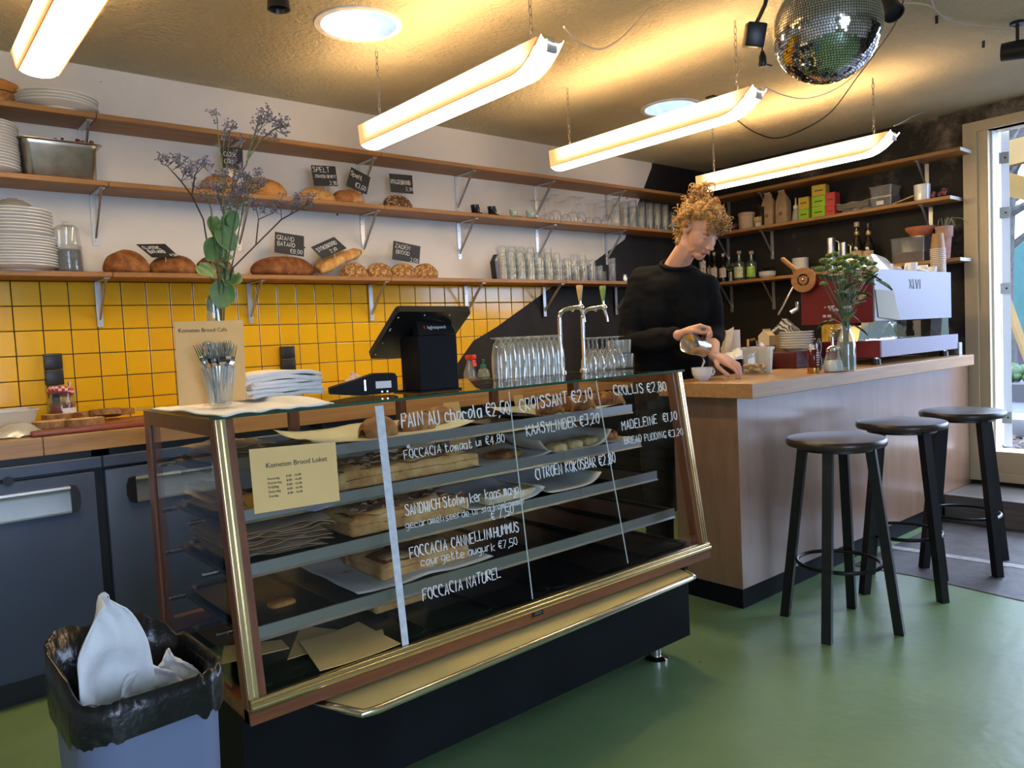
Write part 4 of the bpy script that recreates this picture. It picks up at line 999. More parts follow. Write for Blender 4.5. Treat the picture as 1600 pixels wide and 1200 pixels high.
for px, m, c, w in ((743, M_bcup, 'black', 'left'), (769, M_bcup, 'black', 'right'), (803, M_gcup, 'speckled green', 'left'), (829, M_gcup, 'speckled green', 'right')):
    p = onshelf(px, 1, 3.615)
    saucer(p, .046 if c != 'black' else .040, m if c == 'black' else mat('plain green glaze', (.42, .52, .45), .25), '%s saucer under the %s espresso cup of the pair' % (c.replace('speckled ', ''), w), 'saucers on the middle shelf')
    cup('espresso_cup', p+Vector((-.004, 0, 0)), .026, .050 if c == 'black' else .047, m, '%s espresso cup, the %s one of the pair' % (c, w), 'espresso cups on the middle shelf', R(5))
# folded black book stand with wooden stick beside the tumblers
p = onshelf(776, 0, 3.63)
t = thing('menu_folder', 'narrow black folder leaning beside the stacked tumblers', 'folder', p)
mb = MB(); mb.prism([(-.012, -.02, 0), (.006, -.02, 0), (-.006, -.02, .115), (-.024, -.02, .115)], (0, .05, 0)); mb.build('cover', M_blk, t, smooth=0)
mb = MB(); mb.prism([(-.026, -.02, .118), (-.002, -.02, .155), (.002, -.02, .152), (-.022, -.02, .114)], (0, .04, 0)); mb.build('flap', M_blk, t, smooth=0)
mb = MB(); mb.box(.008, .016, -.02, -.014, 0, .13); mb.build('stick', mat('orange wood stick', (.45, .2, .08), .5), t, smooth=0)
# ================================================================ ON THE BACK WORKTOP, SOCKETS
def onz(px, py, z): return PZ(px, py, z)
def socket(px, py, w, h, label):
    a = PY(px, py, YB-.03)
    t = thing('wall_socket', label, 'socket', (a.x, YB-.009, a.z))
    for i, s in enumerate((.5, -.5)):
        mb = MB(); mb.rbox(-w/2, w/2, -.034, 0, s*h/2-h/4+.001, s*h/2+h/4-.001, .004, 2); f = mb.build('socket_cover', mat('anthracite plastic', (.022, .023, .025), .4), t, smooth=30)
        mb = MB(); mb.box(-w/2+.004, w/2-.004, -.036, -.034, s*h/2+h/4-.012, s*h/2+h/4-.010); mb.build('lid_seam', M_blk, f, smooth=0)
    mb = MB(); mb.box(-.011, .013, -.026, 0, -h/2-.075, -h/2); mb.build('cable_duct', M_blk, t, smooth=0)
    return t
socket(84, 577, .068, .135, 'black double wall socket above the jam jar')
socket(450, 560, .072, .128, 'black double wall socket above the napkin stack')
ZW_ = WT
M_board = mat('red brown chopping board', (.27, .070, .040), .38, var=.15, scale=5)
a, b = onz(12, 672, ZW_+.018), onz(238, 655, ZW_+.018)
bx0, bx1 = a.x, onz(240, 648, ZW_+.018).x
by0 = 3.155
t = thing('cutting_board', 'red brown cutting board with juice groove on the left of the worktop', 'board', (PY(50, 678, by0).x, by0, ZW_))
L_ = 1.05-t.location.x
mb = MB(); mb.rbox(0, L_, 0, .30, .001, .020, .006, 2); brd = mb.build('board_body', M_board, t, smooth=40)
mb = MB(); mb.tube([(.025, .02, .020), (L_-.025, .02, .020), (L_-.025, .28, .020), (.025, .28, .020)], .0035, 6, closed=True); mb.build('groove', mat('dark groove', (.13, .03, .02), .5), brd)
C_crumb = mat('bread crumb', (.60, .42, .20), .8, var=.25, scale=60, bump=.5, bscale=120)
C_slice = mat('slice crust', (.30, .15, .05), .7, var=.4, scale=50, bump=.5)
def slice_(px, py, z, w, d, rx, rz, label, m1=None):
    p = onz(px, py, z); t = thing('bread_slice', label, 'bread', (p.x, p.y, z), 0, 'bread slices on the cutting board', rot=(R(rx), 0, R(rz))); t.scale = (1.2, 1.0, 1.45)
    pts = []
    for i in range(20):
        g = 2*PI*i/20; x = math.copysign(abs(math.cos(g))**.6, math.cos(g))*w/2; y = math.copysign(abs(math.sin(g))**.75, math.sin(g))*d/2*(1.0 if math.sin(g) < 0 else 1.12)
        pts.append(Vector((x, y, 0)))
    mb = MB(); mb.prism(pts, (0, 0, .017)); mb.build('crust', C_slice, t, smooth=50)
    mb = MB(); mb.prism([q*.93+Vector((0, 0, .0165)) for q in pts], (0, 0, .0012)); mb.build('crumb', m1 or C_crumb, t, smooth=0)
zb = ZW_+.0215
slice_(82, 668, zb, .105, .09, 0, 4, 'pale bread slice at the front left of the cutting board')
slice_(132, 664, zb, .115, .085, 0, -3, 'pale bread slice lying in front of the jam jar')
slice_(92, 656, zb, .10, .08, 0, 10, 'pale bread slice lying behind the front left slice')
slice_(140, 652, zb, .10, .075, 0, 14, 'grey brown bread slice just right of the jam jar', C_slice)
slice_(165, 650, zb+.012, .10, .085, -12, -8, 'dark bread slice propped up in the middle of the board', C_slice)
slice_(190, 648, zb, .085, .075, 0, 10, 'small dark bread slice furthest right on the board', C_slice)
# jam jar with gingham cap
def gingham():
    m, n, l, p = nt('red gingham'); setv(p, Roughness=.7)
    tc = n.new('ShaderNodeTexCoord'); mp = n.new('ShaderNodeMapping'); mp.inputs['Scale'].default_value = (110, 110, 110); l.new(tc.outputs['Object'], mp.inputs['Vector'])
    c = n.new('ShaderNodeTexChecker'); c.inputs['Scale'].default_value = 1.0; c.inputs['Color1'].default_value = (.62, .03, .035, 1); c.inputs['Color2'].default_value = (.82, .70, .68, 1)
    l.new(mp.outputs['Vector'], c.inputs['Vector']); l.new(c.outputs['Color'], p.inputs['Base Color']); return m
p = onz(97, 655, ZW_+.021)
t = thing('jam_jar', 'open jar of red jam with a gingham lid and spoon', 'jar', (p.x+.005, p.y+.02, ZW_+.0212))
t.scale = (1.3, 1.3, 1.3)
mb = MB(); mb.lathe([(0, 0), (.036, 0), (.040, .006), (.041, .05), (.036, .062), (.034, .070), (.036, .072), (.032, .072), (.032, .062), (.038, .05), (.036, .006), (0, .003)], 26, cap=False); mb.build('jar_glass', M_ware, t)
mb = MB(); mb.lathe([(0, .004), (.0345, .004), (.037, .008), (.0372, .048), (0, .050)], 24); mb.build('jam', mat('red jam', (.20, .006, .004), .15), t)
mb = MB(); mb.lathe([(.038, .0), (.041, .004), (.041, .014), (.036, .018), (0, .019)], 26, Matrix.Translation((.002, .012, .082)) @ Matrix.Rotation(R(-14), 4, 'X') @ Matrix.Rotation(R(9), 4, 'Y')); mb.build('lid', gingham(), t)
mb = MB(); mb.tube([(.01, -.01, .03), (.026, .005, .10), (.03, .01, .118)], [.003, .003, .005], 6); mb.build('spoon', M_steel, t)
mb = MB(); mb.sheet(lambda u, v: Vector((math.sin(-.1+u*1.2)*.0425, -math.cos(-.1+u*1.2)*.0425, .008+v*.028)), 8, 2, .0004); mb.build('paper_label', mat('white label', (.72, .72, .74), .6, var=.12, scale=120), t)
# plastic tubs at the far left, butter tub
M_tub = glass('cloudy plastic', (.92, .92, .88), .45, .12, .2, .38, (.80, .80, .76))
p = onz(22, 655, ZW_)
t = thing('plastic_tub', 'clear plastic tub with a white rim at the left edge of the worktop', 'tub', (.36, 3.46, ZW_))
mb = MB(); loft(mb, [rr4(.11, .075, 0, .02), rr4(.125, .09, .085, .02), rr4(.13, .095, .085, .02), rr4(.13, .095, .092, .02), rr4(.122, .088, .092, .02), rr4(.108, .073, .003, .02)], True, True); mb.build('tub_body', M_tub, t, smooth=40)
mb = MB(); mb.rbox(-.09, .06, -.05, .05, .006, .05, .02, 2); mb.build('contents', mat('grey pink ham', (.42, .33, .32), .5, var=.2, scale=20), t)
p = onz(25, 676, ZW_)
t = thing('cheese_packet', 'crumpled plastic packet of cheese on the left of the cutting board', 'packet', (.405, 3.26, ZW_))
mb = MB(); mb.sheet(lambda u, v: Vector(((u-.5)*.20, (v-.5)*.13, .006+.042*(1-(2*u-1)**2)*(1-(2*v-1)**2)+.010*noise.noise(Vector((u*6, v*6, 2))))), 16, 12); mb.build('wrap', M_tub, t, smooth=180)
mb = MB(); mb.rbox(-.07, .06, -.04, .04, .002, .024, .006, 2); mb.build('cheese', mat('pale cheese', (.62, .58, .42), .5, var=.08), t)
t = thing('glass_dish', 'small glass dish of red berries by the yellow tiles', 'dish', (onz(270, 632, ZW_).x, 3.62, ZW_))
mb = MB(); mb.lathe([(0, 0), (.045, 0), (.055, .055), (.052, .055), (.043, .004), (0, .003)], 24, cap=False); mb.build('dish', M_ware2, t)
mb = MB(); rr = random.Random(8)
for i in range(22): a = rr.uniform(0, 6.3); q = rr.uniform(0, .034); mb.ball((q*math.cos(a), q*math.sin(a), .012+rr.uniform(0, .014)), .008, 8, 6)
o = mb.build('berries', mat('red berries', (.25, .02, .03), .3), t); o['kind'] = 'stuff'
t = thing('paper_bag', 'rumpled brown paper bag behind the cutting board', 'bag', (onz(215, 640, ZW_).x, 3.50, ZW_))
M_kraft = mat('brown kraft paper', (.46, .29, .155), .75, var=.12, scale=12, bump=.3, bscale=40)
mb = MB(); mb.sheet(lambda u, v: Vector(((u-.5)*.22, (v-.5)*.12, .002+.055*math.sin(PI*v)*(.6+.4*u)+.02*noise.noise(Vector((u*4, v*5, 9)))*math.sin(PI*v))), 18, 12); mb.build('paper', M_kraft, t, smooth=60)
# behind the card terminal and till: cloth, glass, small tap, spray bottle, soap
p = PY(551, 592, 3.45)
t = thing('tea_towel', 'crumpled pink tea towel behind the card reader', 'towel', (p.x, 3.45, ZW_))
mb = MB(); mb.sheet(lambda u, v: Vector(((u-.5)*.26, (v-.5)*.16, .003+.14*max(0, math.sin(PI*u))*max(0, math.sin(PI*v))*(.75+.9*noise.noise(Vector((u*5, v*5, 4)))))), 26, 18, .003); mb.build('cloth', mat('pink grey cloth', (.55, .42, .42), .9, var=.3, scale=40), t, smooth=180)
p = PY(612, 590, 3.30)
mb = tumbler_mesh(.042, .085); tag(mb.build('drinking_glass', M_ware, loc=(p.x, 3.38, ZW_+.0)), 'single low glass behind the card reader', 'glass')
p = PY(643, 600, 3.5)
t = thing('bar_tap', 'slim chrome tap at the sink behind the till', 'tap', (p.x, 3.5, ZW_))
mb = MB(); mb.lathe([(0, 0), (.025, 0), (.025, .01), (.014, .02), (.013, .07), (.008, .075), (0, .075)], 18); mb.build('tap_base', M_chrome, t)
mb = MB(); mb.tube([(0, 0, .07), (0, 0, .17), (.004, -.01, .195), (.015, -.04, .208), (.03, -.09, .20)], .008, 10); mb.build('spout', M_chrome, t)
p = PY(734, 580, 3.45)
t = thing('spray_bottle', 'clear spray bottle with red trigger head right of the till', 'bottle', (p.x, 3.45, ZW_))
mb = MB(); mb.lathe([(0, 0), (.035, 0), (.037, .01), (.035, .09), (.018, .135), (.013, .15), (.013, .16), (0, .16)], 20); mb.build('bottle_body', glass('blue grey plastic', (.50, .58, .66), .5, .12, .1, .35, (.45, .52, .60)), t)
mb = MB(); mb.rbox(-.016, .016, -.05, .02, .163, .19, .006, 2); mb.prism([(-.012, -.045, .16), (.012, -.045, .16), (.012, -.05, .125), (-.012, -.05, .125)], (0, .006, 0)); mb.build('trigger', mat('red plastic', (.62, .035, .012), .35), t, smooth=40)
p = PY(749, 585, 3.40)
t = thing('soap_dispenser', 'small soap bottle with a green pump beside the spray bottle', 'bottle', (p.x+.03, 3.40, ZW_))
mb = MB(); mb.lathe([(0, 0), (.033, 0), (.036, .006), (.036, .075), (.030, .10), (.013, .112), (0, .112)], 20); mb.build('bottle_body', glass('clear soap', (.80, .86, .80), .5, .08, .05, .2, (.7, .78, .7)), t)
mb = MB(); mb.lathe([(.012, .112), (.017, .113), (.017, .13), (.006, .134), (.006, .158), (0, .158)], 16); mb.tube([(0, 0, .156), (-.02, -.03, .158), (-.028, -.045, .152)], .006, 8); mb.build('pump', mat('teal plastic', (.02, .20, .15), .35), t)
mb = MB(); mb.sheet(lambda u, v: Vector((math.sin(-.9+u*1.8)*.0368, -math.cos(-.9+u*1.8)*.0368, .02+v*.04)), 8, 2, .0004); mb.build('paper_label', mat('green label', (.30, .50, .16), .6), t)
# ================================================================ ON TOP OF THE DISPLAY CASE
TZ = ZT+.0032
def ontop(px, py): return PZ(px, py, TZ)
# towel under menu and napkins
M_linen = mat('white linen', (.78, .78, .78), .9, bump=.25, bscale=160, scale=30)
a, b, c, d = ontop(236, 643), ontop(350, 655), ontop(522, 634), ontop(400, 624)
o = (a+b+c+d)/4
def quad(u, v): return a.lerp(b, v).lerp(d.lerp(c, v), u)-o
mb = MB(); mb.sheet(lambda u, v: quad(u, v)+Vector((0, 0, .004+.010*max(0, noise.noise(Vector((u*5, v*3, .3))))+(.012 if abs(u-.88) < .10 else 0)*math.sin(PI*v))), 36, 18, .003)
tag(mb.build('linen_towel', M_linen, loc=o, smooth=180), 'flat white linen towel spread under the menu card on the case', 'towel')
# stack of folded napkins
p = ontop(447, 628); rr = random.Random(12)
def napkin(i, z, label):
    mb = MB(); w, dp = .205+rr.uniform(-.01, .01), .15
    f = lambda u, v: Vector(((u-.5)*w, (v-.5)*dp+.01*noise.noise(Vector((u*3, i, 0))), .007+.0045*noise.noise(Vector((u*3, v*3, i*2.3)))-(.003 if i < 4 else 0.010)*((2*u-1)**4)))
    mb.sheet(f, 16, 12, .0105)
    o = mb.build('folded_napkin', M_linen, loc=(p.x, p.y+.05, z), rot=(0, 0, R(rr.uniform(-6, 6)+(-10 if i > 3 else 0))), smooth=180)
    return tag(o, label, 'napkin', 'folded white napkins')
zz = TZ+.022
for i in range(6):
    napkin(i, zz, 'folded white napkin, %s of the stack of six on the case' % ['lowest', 'second from the bottom', 'third from the bottom', 'fourth from the bottom', 'second from the top', 'topmost'][i]); zz += .0112
# menu card standing up
M_kcard = mat('ochre card', (.80, .49, .19), .75, var=.05, scale=6)
M_kcard2 = mat('yellow ochre card', (.84, .56, .22), .75, var=.04, scale=6)
M_ink = mat('printing ink', (.02, .015, .012), .6)
q = [ontop(282, 647), None]
bl = ontop(282, 645); br = ontop(386, 637)
Yc = (bl.y+br.y)/2
bl = PY(281, 646, Yc); br = PY(386, 637, Yc+.02); tl_ = PY(272, 503, Yc+.035); tr_ = PY(380, 500, Yc+.055)
o = (bl+br)/2; o.z = TZ+.018
t = thing('menu_card', 'large ochre menu card standing behind the fork glass', 'card', o)
bl.z = br.z = o.z
Q = [v-o for v in (bl, br, tr_, tl_)]; u = Q[1]-Q[0]; v = Q[3]-Q[0]; nrm = u.cross(v).normalized(); nrm = nrm if nrm.y < 0 else -nrm
mb = MB(); mb.prism(Q, -nrm*.002); mb.build('card', M_kcard, t, smooth=0)
ux = u.normalized(); vz = nrm.cross(ux)*-1 if nrm.cross(ux).z < 0 else nrm.cross(ux)
def frame(origin, ux, vz, nz): return Matrix(((ux.x, vz.x, nz.x, origin.x), (ux.y, vz.y, nz.y, origin.y), (ux.z, vz.z, nz.z, origin.z), (0, 0, 0, 1)))
tx = printed('Kometen Brood Caf\u00e9', 'lettering', M_ink, t, (0, 0, 0), (0, 0, 0), .024)
tw = max(vv.co.x for vv in tx.data.vertices); k = u.length*.72/tw
tx.matrix_local = frame(Q[3]+u*.05-v*.13+nrm*.0005, ux*k, vz*k, nrm)
mb = MB(); mb.prism([Q[2]*.5+Q[3]*.5-v*.35, Q[2]*.5+Q[3]*.5-v*.35+u*.05, Q[0]*.5+Q[1]*.5+Vector((.01, .10, 0)), Q[0]*.5+Q[1]*.5+Vector((-.01, .10, 0))], -nrm*.002); mb.build('stand_flap', M_kcard, t, smooth=0)
# glass of forks
p = ontop(350, 643); p.z = TZ+.006
fg = thing('fork_glass', 'ribbed glass tumbler crammed with forks in front of the menu card', 'glass', (p.x, p.y+.02, TZ+.0145))
mb = MB()
rings = []
for r, z in ((.024, 0), (.026, .004), (.028, .03), (.036, .07), (.041, .092), (.0415, .094), (.039, .094), (.038, .09), (.033, .07), (.025, .03), (.022, .008)):
    rings.append([Vector(((r+(.0012 if (i//2) % 2 else 0)*(z < .08))*math.cos(2*PI*i/40), (r+(.0012 if (i//2) % 2 else 0)*(z < .08))*math.sin(2*PI*i/40), z)) for i in range(40)])
loft(mb, rings, True, True); mb.build('tumbler_body', M_ware2, fg, smooth=60)
def fork(loc, lean, az, roll, lab):
    t = thing('fork', lab, 'fork', loc, 0, 'forks in the ribbed glass'); t.rotation_euler = Euler((0, 0, 0))
    M = Matrix.Rotation(az, 4, 'Z') @ Matrix.Rotation(lean, 4, 'X') @ Matrix.Rotation(roll, 4, 'Z')
    t.rotation_euler = M.to_euler()
    return t
M_cut = mat('polished cutlery', (.50, .50, .51), .14, 1.0)
hmb = MB(); hmb.sheet(lambda u, v: Vector(((v-.5)*(.016-.010*min(1, u*1.6)), .002*math.sin(u*3), u*.115)), 10, 2, .0022)
nmb = MB(); nmb.sheet(lambda u, v: Vector(((v-.5)*(.006+.017*min(1, u*2.5)), -.004*math.sin(u*2.8), .115+u*.030)), 8, 2, .0018)
tmb = MB()
for i in range(4):
    x = -.0095+i*.00633; tmb.tube([(x, -.0014, .144), (x*1.02, .0015, .165), (x*1.02, .006, .186)], [.0017, .0016, .0009], 5)
f0 = thing('fork', 'steel fork in the ribbed glass', 'fork', (p.x, p.y+.02, TZ+.024), 0, 'forks in the ribbed glass')
hmb.build('handle', M_cut, f0, smooth=60); nmb.build('neck', M_cut, f0, smooth=60); tmb.build('tines', M_cut, f0, smooth=60)
rr = random.Random(31); first = True
for i in range(19):
    az = 2*PI*i/19*2.39; FS = .80; rad = .010+.010*rr.random(); lean = R(3+8*rr.random())
    if i == 17: az, lean = R(-62), R(20)
    if i == 18: az, lean = R(100), R(17)
    M = Matrix.Rotation(az, 4, 'Z') @ Matrix.Rotation(-lean, 4, 'X') @ Matrix.Rotation(rr.uniform(-1.0, 1.0)-az+(0 if rr.random() < .7 else PI), 4, 'Z')
    L0 = Vector((p.x-rad*math.sin(az)*.5, p.y+.02+rad*math.cos(az)*.5, TZ+.018+rr.uniform(0, .008)))
    if first: f0.location = L0; f0.rotation_euler = M.to_euler(); f0.scale = (FS, FS, FS); first = False
    else: dup(f0, L0, rot=M.to_euler())
# ---- flower vase behind the card
p = ontop(345, 624); VX, VY = PY(343, 622, 2.16).x, 2.16
t = thing('flower_vase', 'slim glass vase of dried sea lavender and eucalyptus behind the menu card', 'vase', (VX, VY, TZ+.004))
zt_ = PY(337, 470, VY).z-TZ
mb = MB(); mb.lathe([(0, 0), (.030, 0), (.034, .01), (.034, zt_*.55), (.020, zt_*.75), (.0165, zt_*.97), (.019, zt_), (.016, zt_), (.014, zt_*.95), (.017, zt_*.75), (.031, zt_*.54), (.031, .01), (0, .006)], 26, cap=False); mb.build('vase_glass', M_ware2, t)
ov = Vector((VX, VY, TZ))
M_stem = mat('dry stem', (.10, .12, .06), .8, var=.3, scale=30); M_stemb = mat('brown stem', (.05, .035, .025), .8)
M_lav = mat('lavender petals', (.15, .12, .20), .8, var=.35, scale=90); M_lavg = mat('grey green calyx', (.20, .24, .19), .8, var=.3, scale=60)
M_euc = mat('eucalyptus leaf', (.10, .21, .045), .5, var=.35, scale=14, col2=(.22, .30, .13))
rr = random.Random(77)
def sprig(mbS, mbF, mbG, base, tip, n, spread):
    """fine branching sprig with tiny flowers"""
    d = tip-base
    for i in range(n):
        u = .25+.75*i/max(1, n-1); c = base+d*u
        e = c+Vector((rr.uniform(-1, 1), rr.uniform(-.6, .6), rr.uniform(.1, 1.2)))*spread*(1.2-.5*u)
        mbS.tube([c, (c+e)/2+Vector((0, 0, -.002)), e], .0007, 3)
        for k in range(rr.randint(4, 7)):
            f = e+Vector((rr.uniform(-1, 1), rr.uniform(-1, 1), rr.uniform(-.4, 1)))*.011
            mbG.tube([e, f], [.0009, .0006], 3)
            for q in range(2):
                g = f+Vector((rr.uniform(-1, 1), rr.uniform(-1, 1), rr.uniform(-.3, 1)))*.0045
                mbF.tube([f-(g-f)*.2, f*.45+g*.55, g], [.0008, .0022, .0005], 4)
stems = [  # pixel way-points from vase mouth to tip
    ([(338, 480), (330, 420), (318, 345), (300, 308), (283, 285), (262, 262)], 'L', [((262, 262), (252, 258)), ((283, 285), (292, 268)), ((270, 268), (285, 258)), ((262, 262), (268, 256)), ((283, 286), (300, 274))], M_stemb),
    ([(300, 308), (305, 275), (318, 262)], 'L', [((305, 275), (312, 262)), ((318, 262), (325, 270))], M_stemb),
    ([(342, 480), (346, 420), (350, 330), (347, 260), (340, 200)], 'M', [((347, 260), (352, 205)), ((340, 200), (340, 188)), ((350, 220), (366, 196)), ((350, 300), (360, 205))], M_stem),
    ([(345, 480), (352, 380), (362, 300), (385, 260), (400, 205), (410, 182)], 'R', [((400, 205), (418, 178)), ((385, 250), (406, 184)), ((390, 235), (414, 190)), ((400, 210), (422, 190))], M_stem),
    ([(385, 255), (408, 220), (430, 203), (450, 200)], 'R', [((425, 205), (452, 196)), ((430, 205), (447, 214)), ((430, 205), (440, 200)), ((410, 220), (437, 222))], M_stem),
    ([(348, 482), (365, 420), (400, 385), (440, 345), (470, 328), (488, 318)], 'R', [((440, 345), (438, 316)), ((455, 335), (462, 312)), ((470, 328), (487, 316)), ((470, 328), (480, 330)), ((450, 340), (470, 318))], M_stemb),
    ([(400, 385), (404, 345), (420, 338)], 'r', [((404, 345), (400, 325)), ((410, 342), (425, 336))], M_stemb),
    ([(344, 480), (340, 400), (330, 330), (322, 300)], 'm', [((330, 330), (316, 290)), ((325, 310), (335, 296))], M_stem),
    ([(346, 480), (358, 400), (370, 330), (392, 300), (410, 290)], 'm', [((370, 330), (380, 290)), ((385, 310), (400, 275)), ((392, 300), (415, 292)), ((380, 318), (372, 296)), ((388, 305), (412, 300))], M_stem),
    ([(346, 480), (355, 390), (360, 320), (366, 280)], 'm', [((358, 340), (345, 300)), ((360, 320), (375, 270)), ((362, 310), (352, 284)), ((360, 330), (384, 300)), ((362, 300), (368, 260))], M_stem),
    ([(347, 480), (352, 400), (350, 340), (338, 290)], 'm', [((350, 340), (360, 300)), ((345, 320), (332, 280)), ((346, 315), (356, 285)), ((350, 350), (372, 310))], M_stem),
    ([(350, 482), (366, 400), (378, 340), (384, 300), (380, 275)], 'm', [((378, 340), (396, 305)), ((382, 310), (392, 278)), ((384, 300), (374, 275))], M_stem)]
for i, (wp, kind, sp, ms) in enumerate(stems):
    pts = [PY(x, y, VY+(.0 if y > 470 else rr.uniform(-.03, .03)))-ov for x, y in wp]
    if wp[0][1] >= 480: pts = [Vector((rr.uniform(-.012, .012), rr.uniform(-.012, .012), .02))] + [Vector((pts[0].x, rr.uniform(-.006, .006), pts[0].z))] + pts[1:]
    mS = MB(); mF = MB(); mG = MB()
    mS.tube(pts, [.0022]*(len(pts)-1)+[.0011], 5)
    for q0, q1 in sp:
        a, b = PY(q0[0], q0[1], VY)-ov, PY(q1[0], q1[1], VY+rr.uniform(-.04, .04))-ov
        mS.tube([a, (a+b)/2, b], .0010, 4)
        sprig(mS, mF, mG, a, b, 5, .022)
    st = mS.build('stem', ms, t); mF.build('petals', M_lav, st, smooth=0); mG.build('calyx', M_lavg, st, smooth=0)
mS = MB(); mS.tube([Vector((0, 0, .02)), PY(342, 470, VY)-ov, PY(340, 400, VY)-ov, PY(346, 340, VY)-ov], [.003, .003, .002, .001], 6)
es = mS.build('eucalyptus_stem', mat('green stem', (.16, .28, .10), .6), t)
for i, (x, y, r, ax, ay) in enumerate(((333, 358, 19, .3, .2), (356, 348, 20, -.3, .5), (350, 375, 22, .2, -.4), (331, 392, 21, .1, .6), (345, 400, 16, .6, .2), (350, 407, 17, 1.2, .3), (345, 420, 16, 1.35, .1), (322, 428, 17, .8, -.5), (360, 440, 20, .9, .5), (346, 462, 24, .25, .3), (335, 475, 18, .1, .8), (355, 350, 10, .2, .2))):
    c = PY(x, y, VY-.01+.02*rr.random())-ov; s = r*mpp(c+ov)
    M = Matrix.Translation(c) @ Euler((PI/2-ax, ay, rr.uniform(-.5, .5))).to_matrix().to_4x4()
    mb = MB()
    mb.sheet(lambda u, v: M @ Vector(((v-.5)*2*s*.85*math.sin(PI*min(.98, u*.9+.06))**.7, (u-.5)*2*s, .012*(v-.5)**2*4)), 8, 4, .0006)
    mb.build('eucalyptus_leaf', M_euc, t, smooth=180)
# ---- till, card reader
M_matte = mat('matte black shell', (.007, .007, .008), .55, spec=.15)
pl, pr_ = ontop(658, 614), ontop(714, 608)
Yt = pl.y
kx = pl.x; kw = pr_.x-pl.x
t = thing('till_screen', 'black touchscreen till on a square column, seen from behind', 'till', (kx, Yt, TZ))
zc0 = PY(655, 524, Yt).z-TZ
mb = MB(); mb.rbox(0, kw, 0, .10, .004, zc0, .003, 1); mb.box(-.006, kw+.006, -.004, .14, 0, .005); mb.build('column', M_matte, t, smooth=30)
mb = MB(); mb.rbox(kw-.004, kw+.02, .09, .18, .01, zc0+.02, .004, 1); mb.build('stand', M_blk, t, smooth=30)
Yb_, Yt_ = Yt+.09, Yt-.04
c = [PY(577, 561, Yb_+.09)-t.location, PY(622, 487, Yt_+.05)-t.location, PY(737, 487, Yt_)-t.location, PY(700, 556, Yb_)-t.location]
u = (c[2]-c[1]); v = (c[1]-c[0]); n_ = u.cross(v).normalized(); n_ = n_ if n_.y > 0 else -n_
c[3] = c[0]+u
mb = MB()
cc = [c[0]+u*.03, c[0]+v*.04, c[1]-v*.04, c[1]+u*.02, c[2]-u*.02, c[2]-v*.05, c[3]+v*.04, c[3]-u*.03]
mb.prism(cc, n_*.022); sc_ = mb.build('screen', mat('black glossy shell', (.008, .008, .009), .28), t, smooth=30)
mb = MB(); mb.prism([c[0]+u*.06+v*.1+n_*.022, c[3]-u*.06+v*.1+n_*.022, c[2]-u*.06-v*.1+n_*.022, c[1]+u*.06-v*.1+n_*.022], n_*.002); mb.build('display', mat('dark display', (.01, .012, .015), .1), sc_, smooth=0)
mb = MB()
for q in (c[0]+u*.05+v*.1, c[0]+u*.05+v*.35, c[1]+u*.05-v*.12, c[1]+u*.04-v*.35, c[1]+u*.38-v*.07, c[1]+u*.72-v*.07, c[0]+u*.04+v*.62): mb.ball(q, .0028, 8, 5)
mb.build('screw', M_chrome, sc_)
e0, e1 = Vector((0, -.001, zc0)), Vector((kw, -.001, zc0))
e2, e3 = Vector((kw-.004, .005, zc0+.05)), Vector((.004, .005, zc0+.05))
f_ = [PY(655, 524, Yt)-t.location, PY(712, 521, Yt)-t.location, PY(700, 497, Yt+.03)-t.location, PY(650, 499, Yt+.03)-t.location]
mb = MB(); mb.prism(f_, (0, .03, 0)); mb.build('neck', M_blk, t, smooth=0)
nu = (f_[1]-f_[0]).normalized(); nn = nu.cross(f_[3]-f_[0]).normalized(); nn = nn if nn.y < 0 else -nn; nv = nn.cross(nu)
tx = printed('lightspeed', 'lettering', mat('white print', (.75, .75, .75), .5), t, (0, 0, 0), (0, 0, 0), .014)
k = (f_[1]-f_[0]).length*.50/max(vv.co.x for vv in tx.data.vertices)
tx.matrix_local = frame(f_[0]+(f_[1]-f_[0])*.26+(f_[3]-f_[0])*.36+nn*.0006, nu*k, nv*k, nn)
mb = MB(); s0 = f_[0]+(f_[1]-f_[0])*.18+(f_[3]-f_[0])*.36+nn*.0008; L = .0045
mb.prism([s0, s0+nu*L, s0+nu*L*.3+nv*L*1.2, s0+nu*L*1.4+nv*L*2.4, s0-nu*L*.4+nv*L*2.4, s0-nu*L*.6+nv*L], nn*.0004); mb.build('red_flame', mat('red print', (.6, .02, .02), .5), t, smooth=0)
# card reader lying flat
p0, p1 = ontop(522, 622), ontop(628, 615)
t = thing('card_reader', 'black handheld card reader lying on the case left of the till', 'card reader', ((p0.x+p1.x)/2, (p0.y+p1.y)/2+.03, TZ), 0)
Lx = p1.x-p0.x; d_ = (p1-p0); t.rotation_euler = (0, 0, math.atan2(d_.y, d_.x))
L2 = d_.length/2
mb = MB(); pr = [(-L2, .012), (-L2, .028), (-.02, .047), (.03, .062), (L2-.005, .060), (L2, .050), (L2, .006), (.0, .002), (-.03, .004)]
mb.prism([(x, -.038, z) for x, z in pr], (0, .08, 0)); mb.build('reader_body', M_matte, t, smooth=30)
mb = MB(); mb.box(L2-.062, L2-.018, -.0392, -.0385, .020, .040); mb.build('sticker', mat('white sticker', (.75, .76, .80), .5), t, smooth=0)
mb = MB(); mb.box(.002, .006, -.0392, -.0382, .016, .046); mb.build('chrome_strip', M_chrome, t, smooth=0)
mb = MB(); mb.cyl((L2-.045, -.0392, .010), (L2-.045, -.0385, .010), .0022, seg=8); mb.cyl((L2-.030, -.0392, .010), (L2-.030, -.0385, .010), .0022, seg=8); mb.build('studs', M_chrome, t)
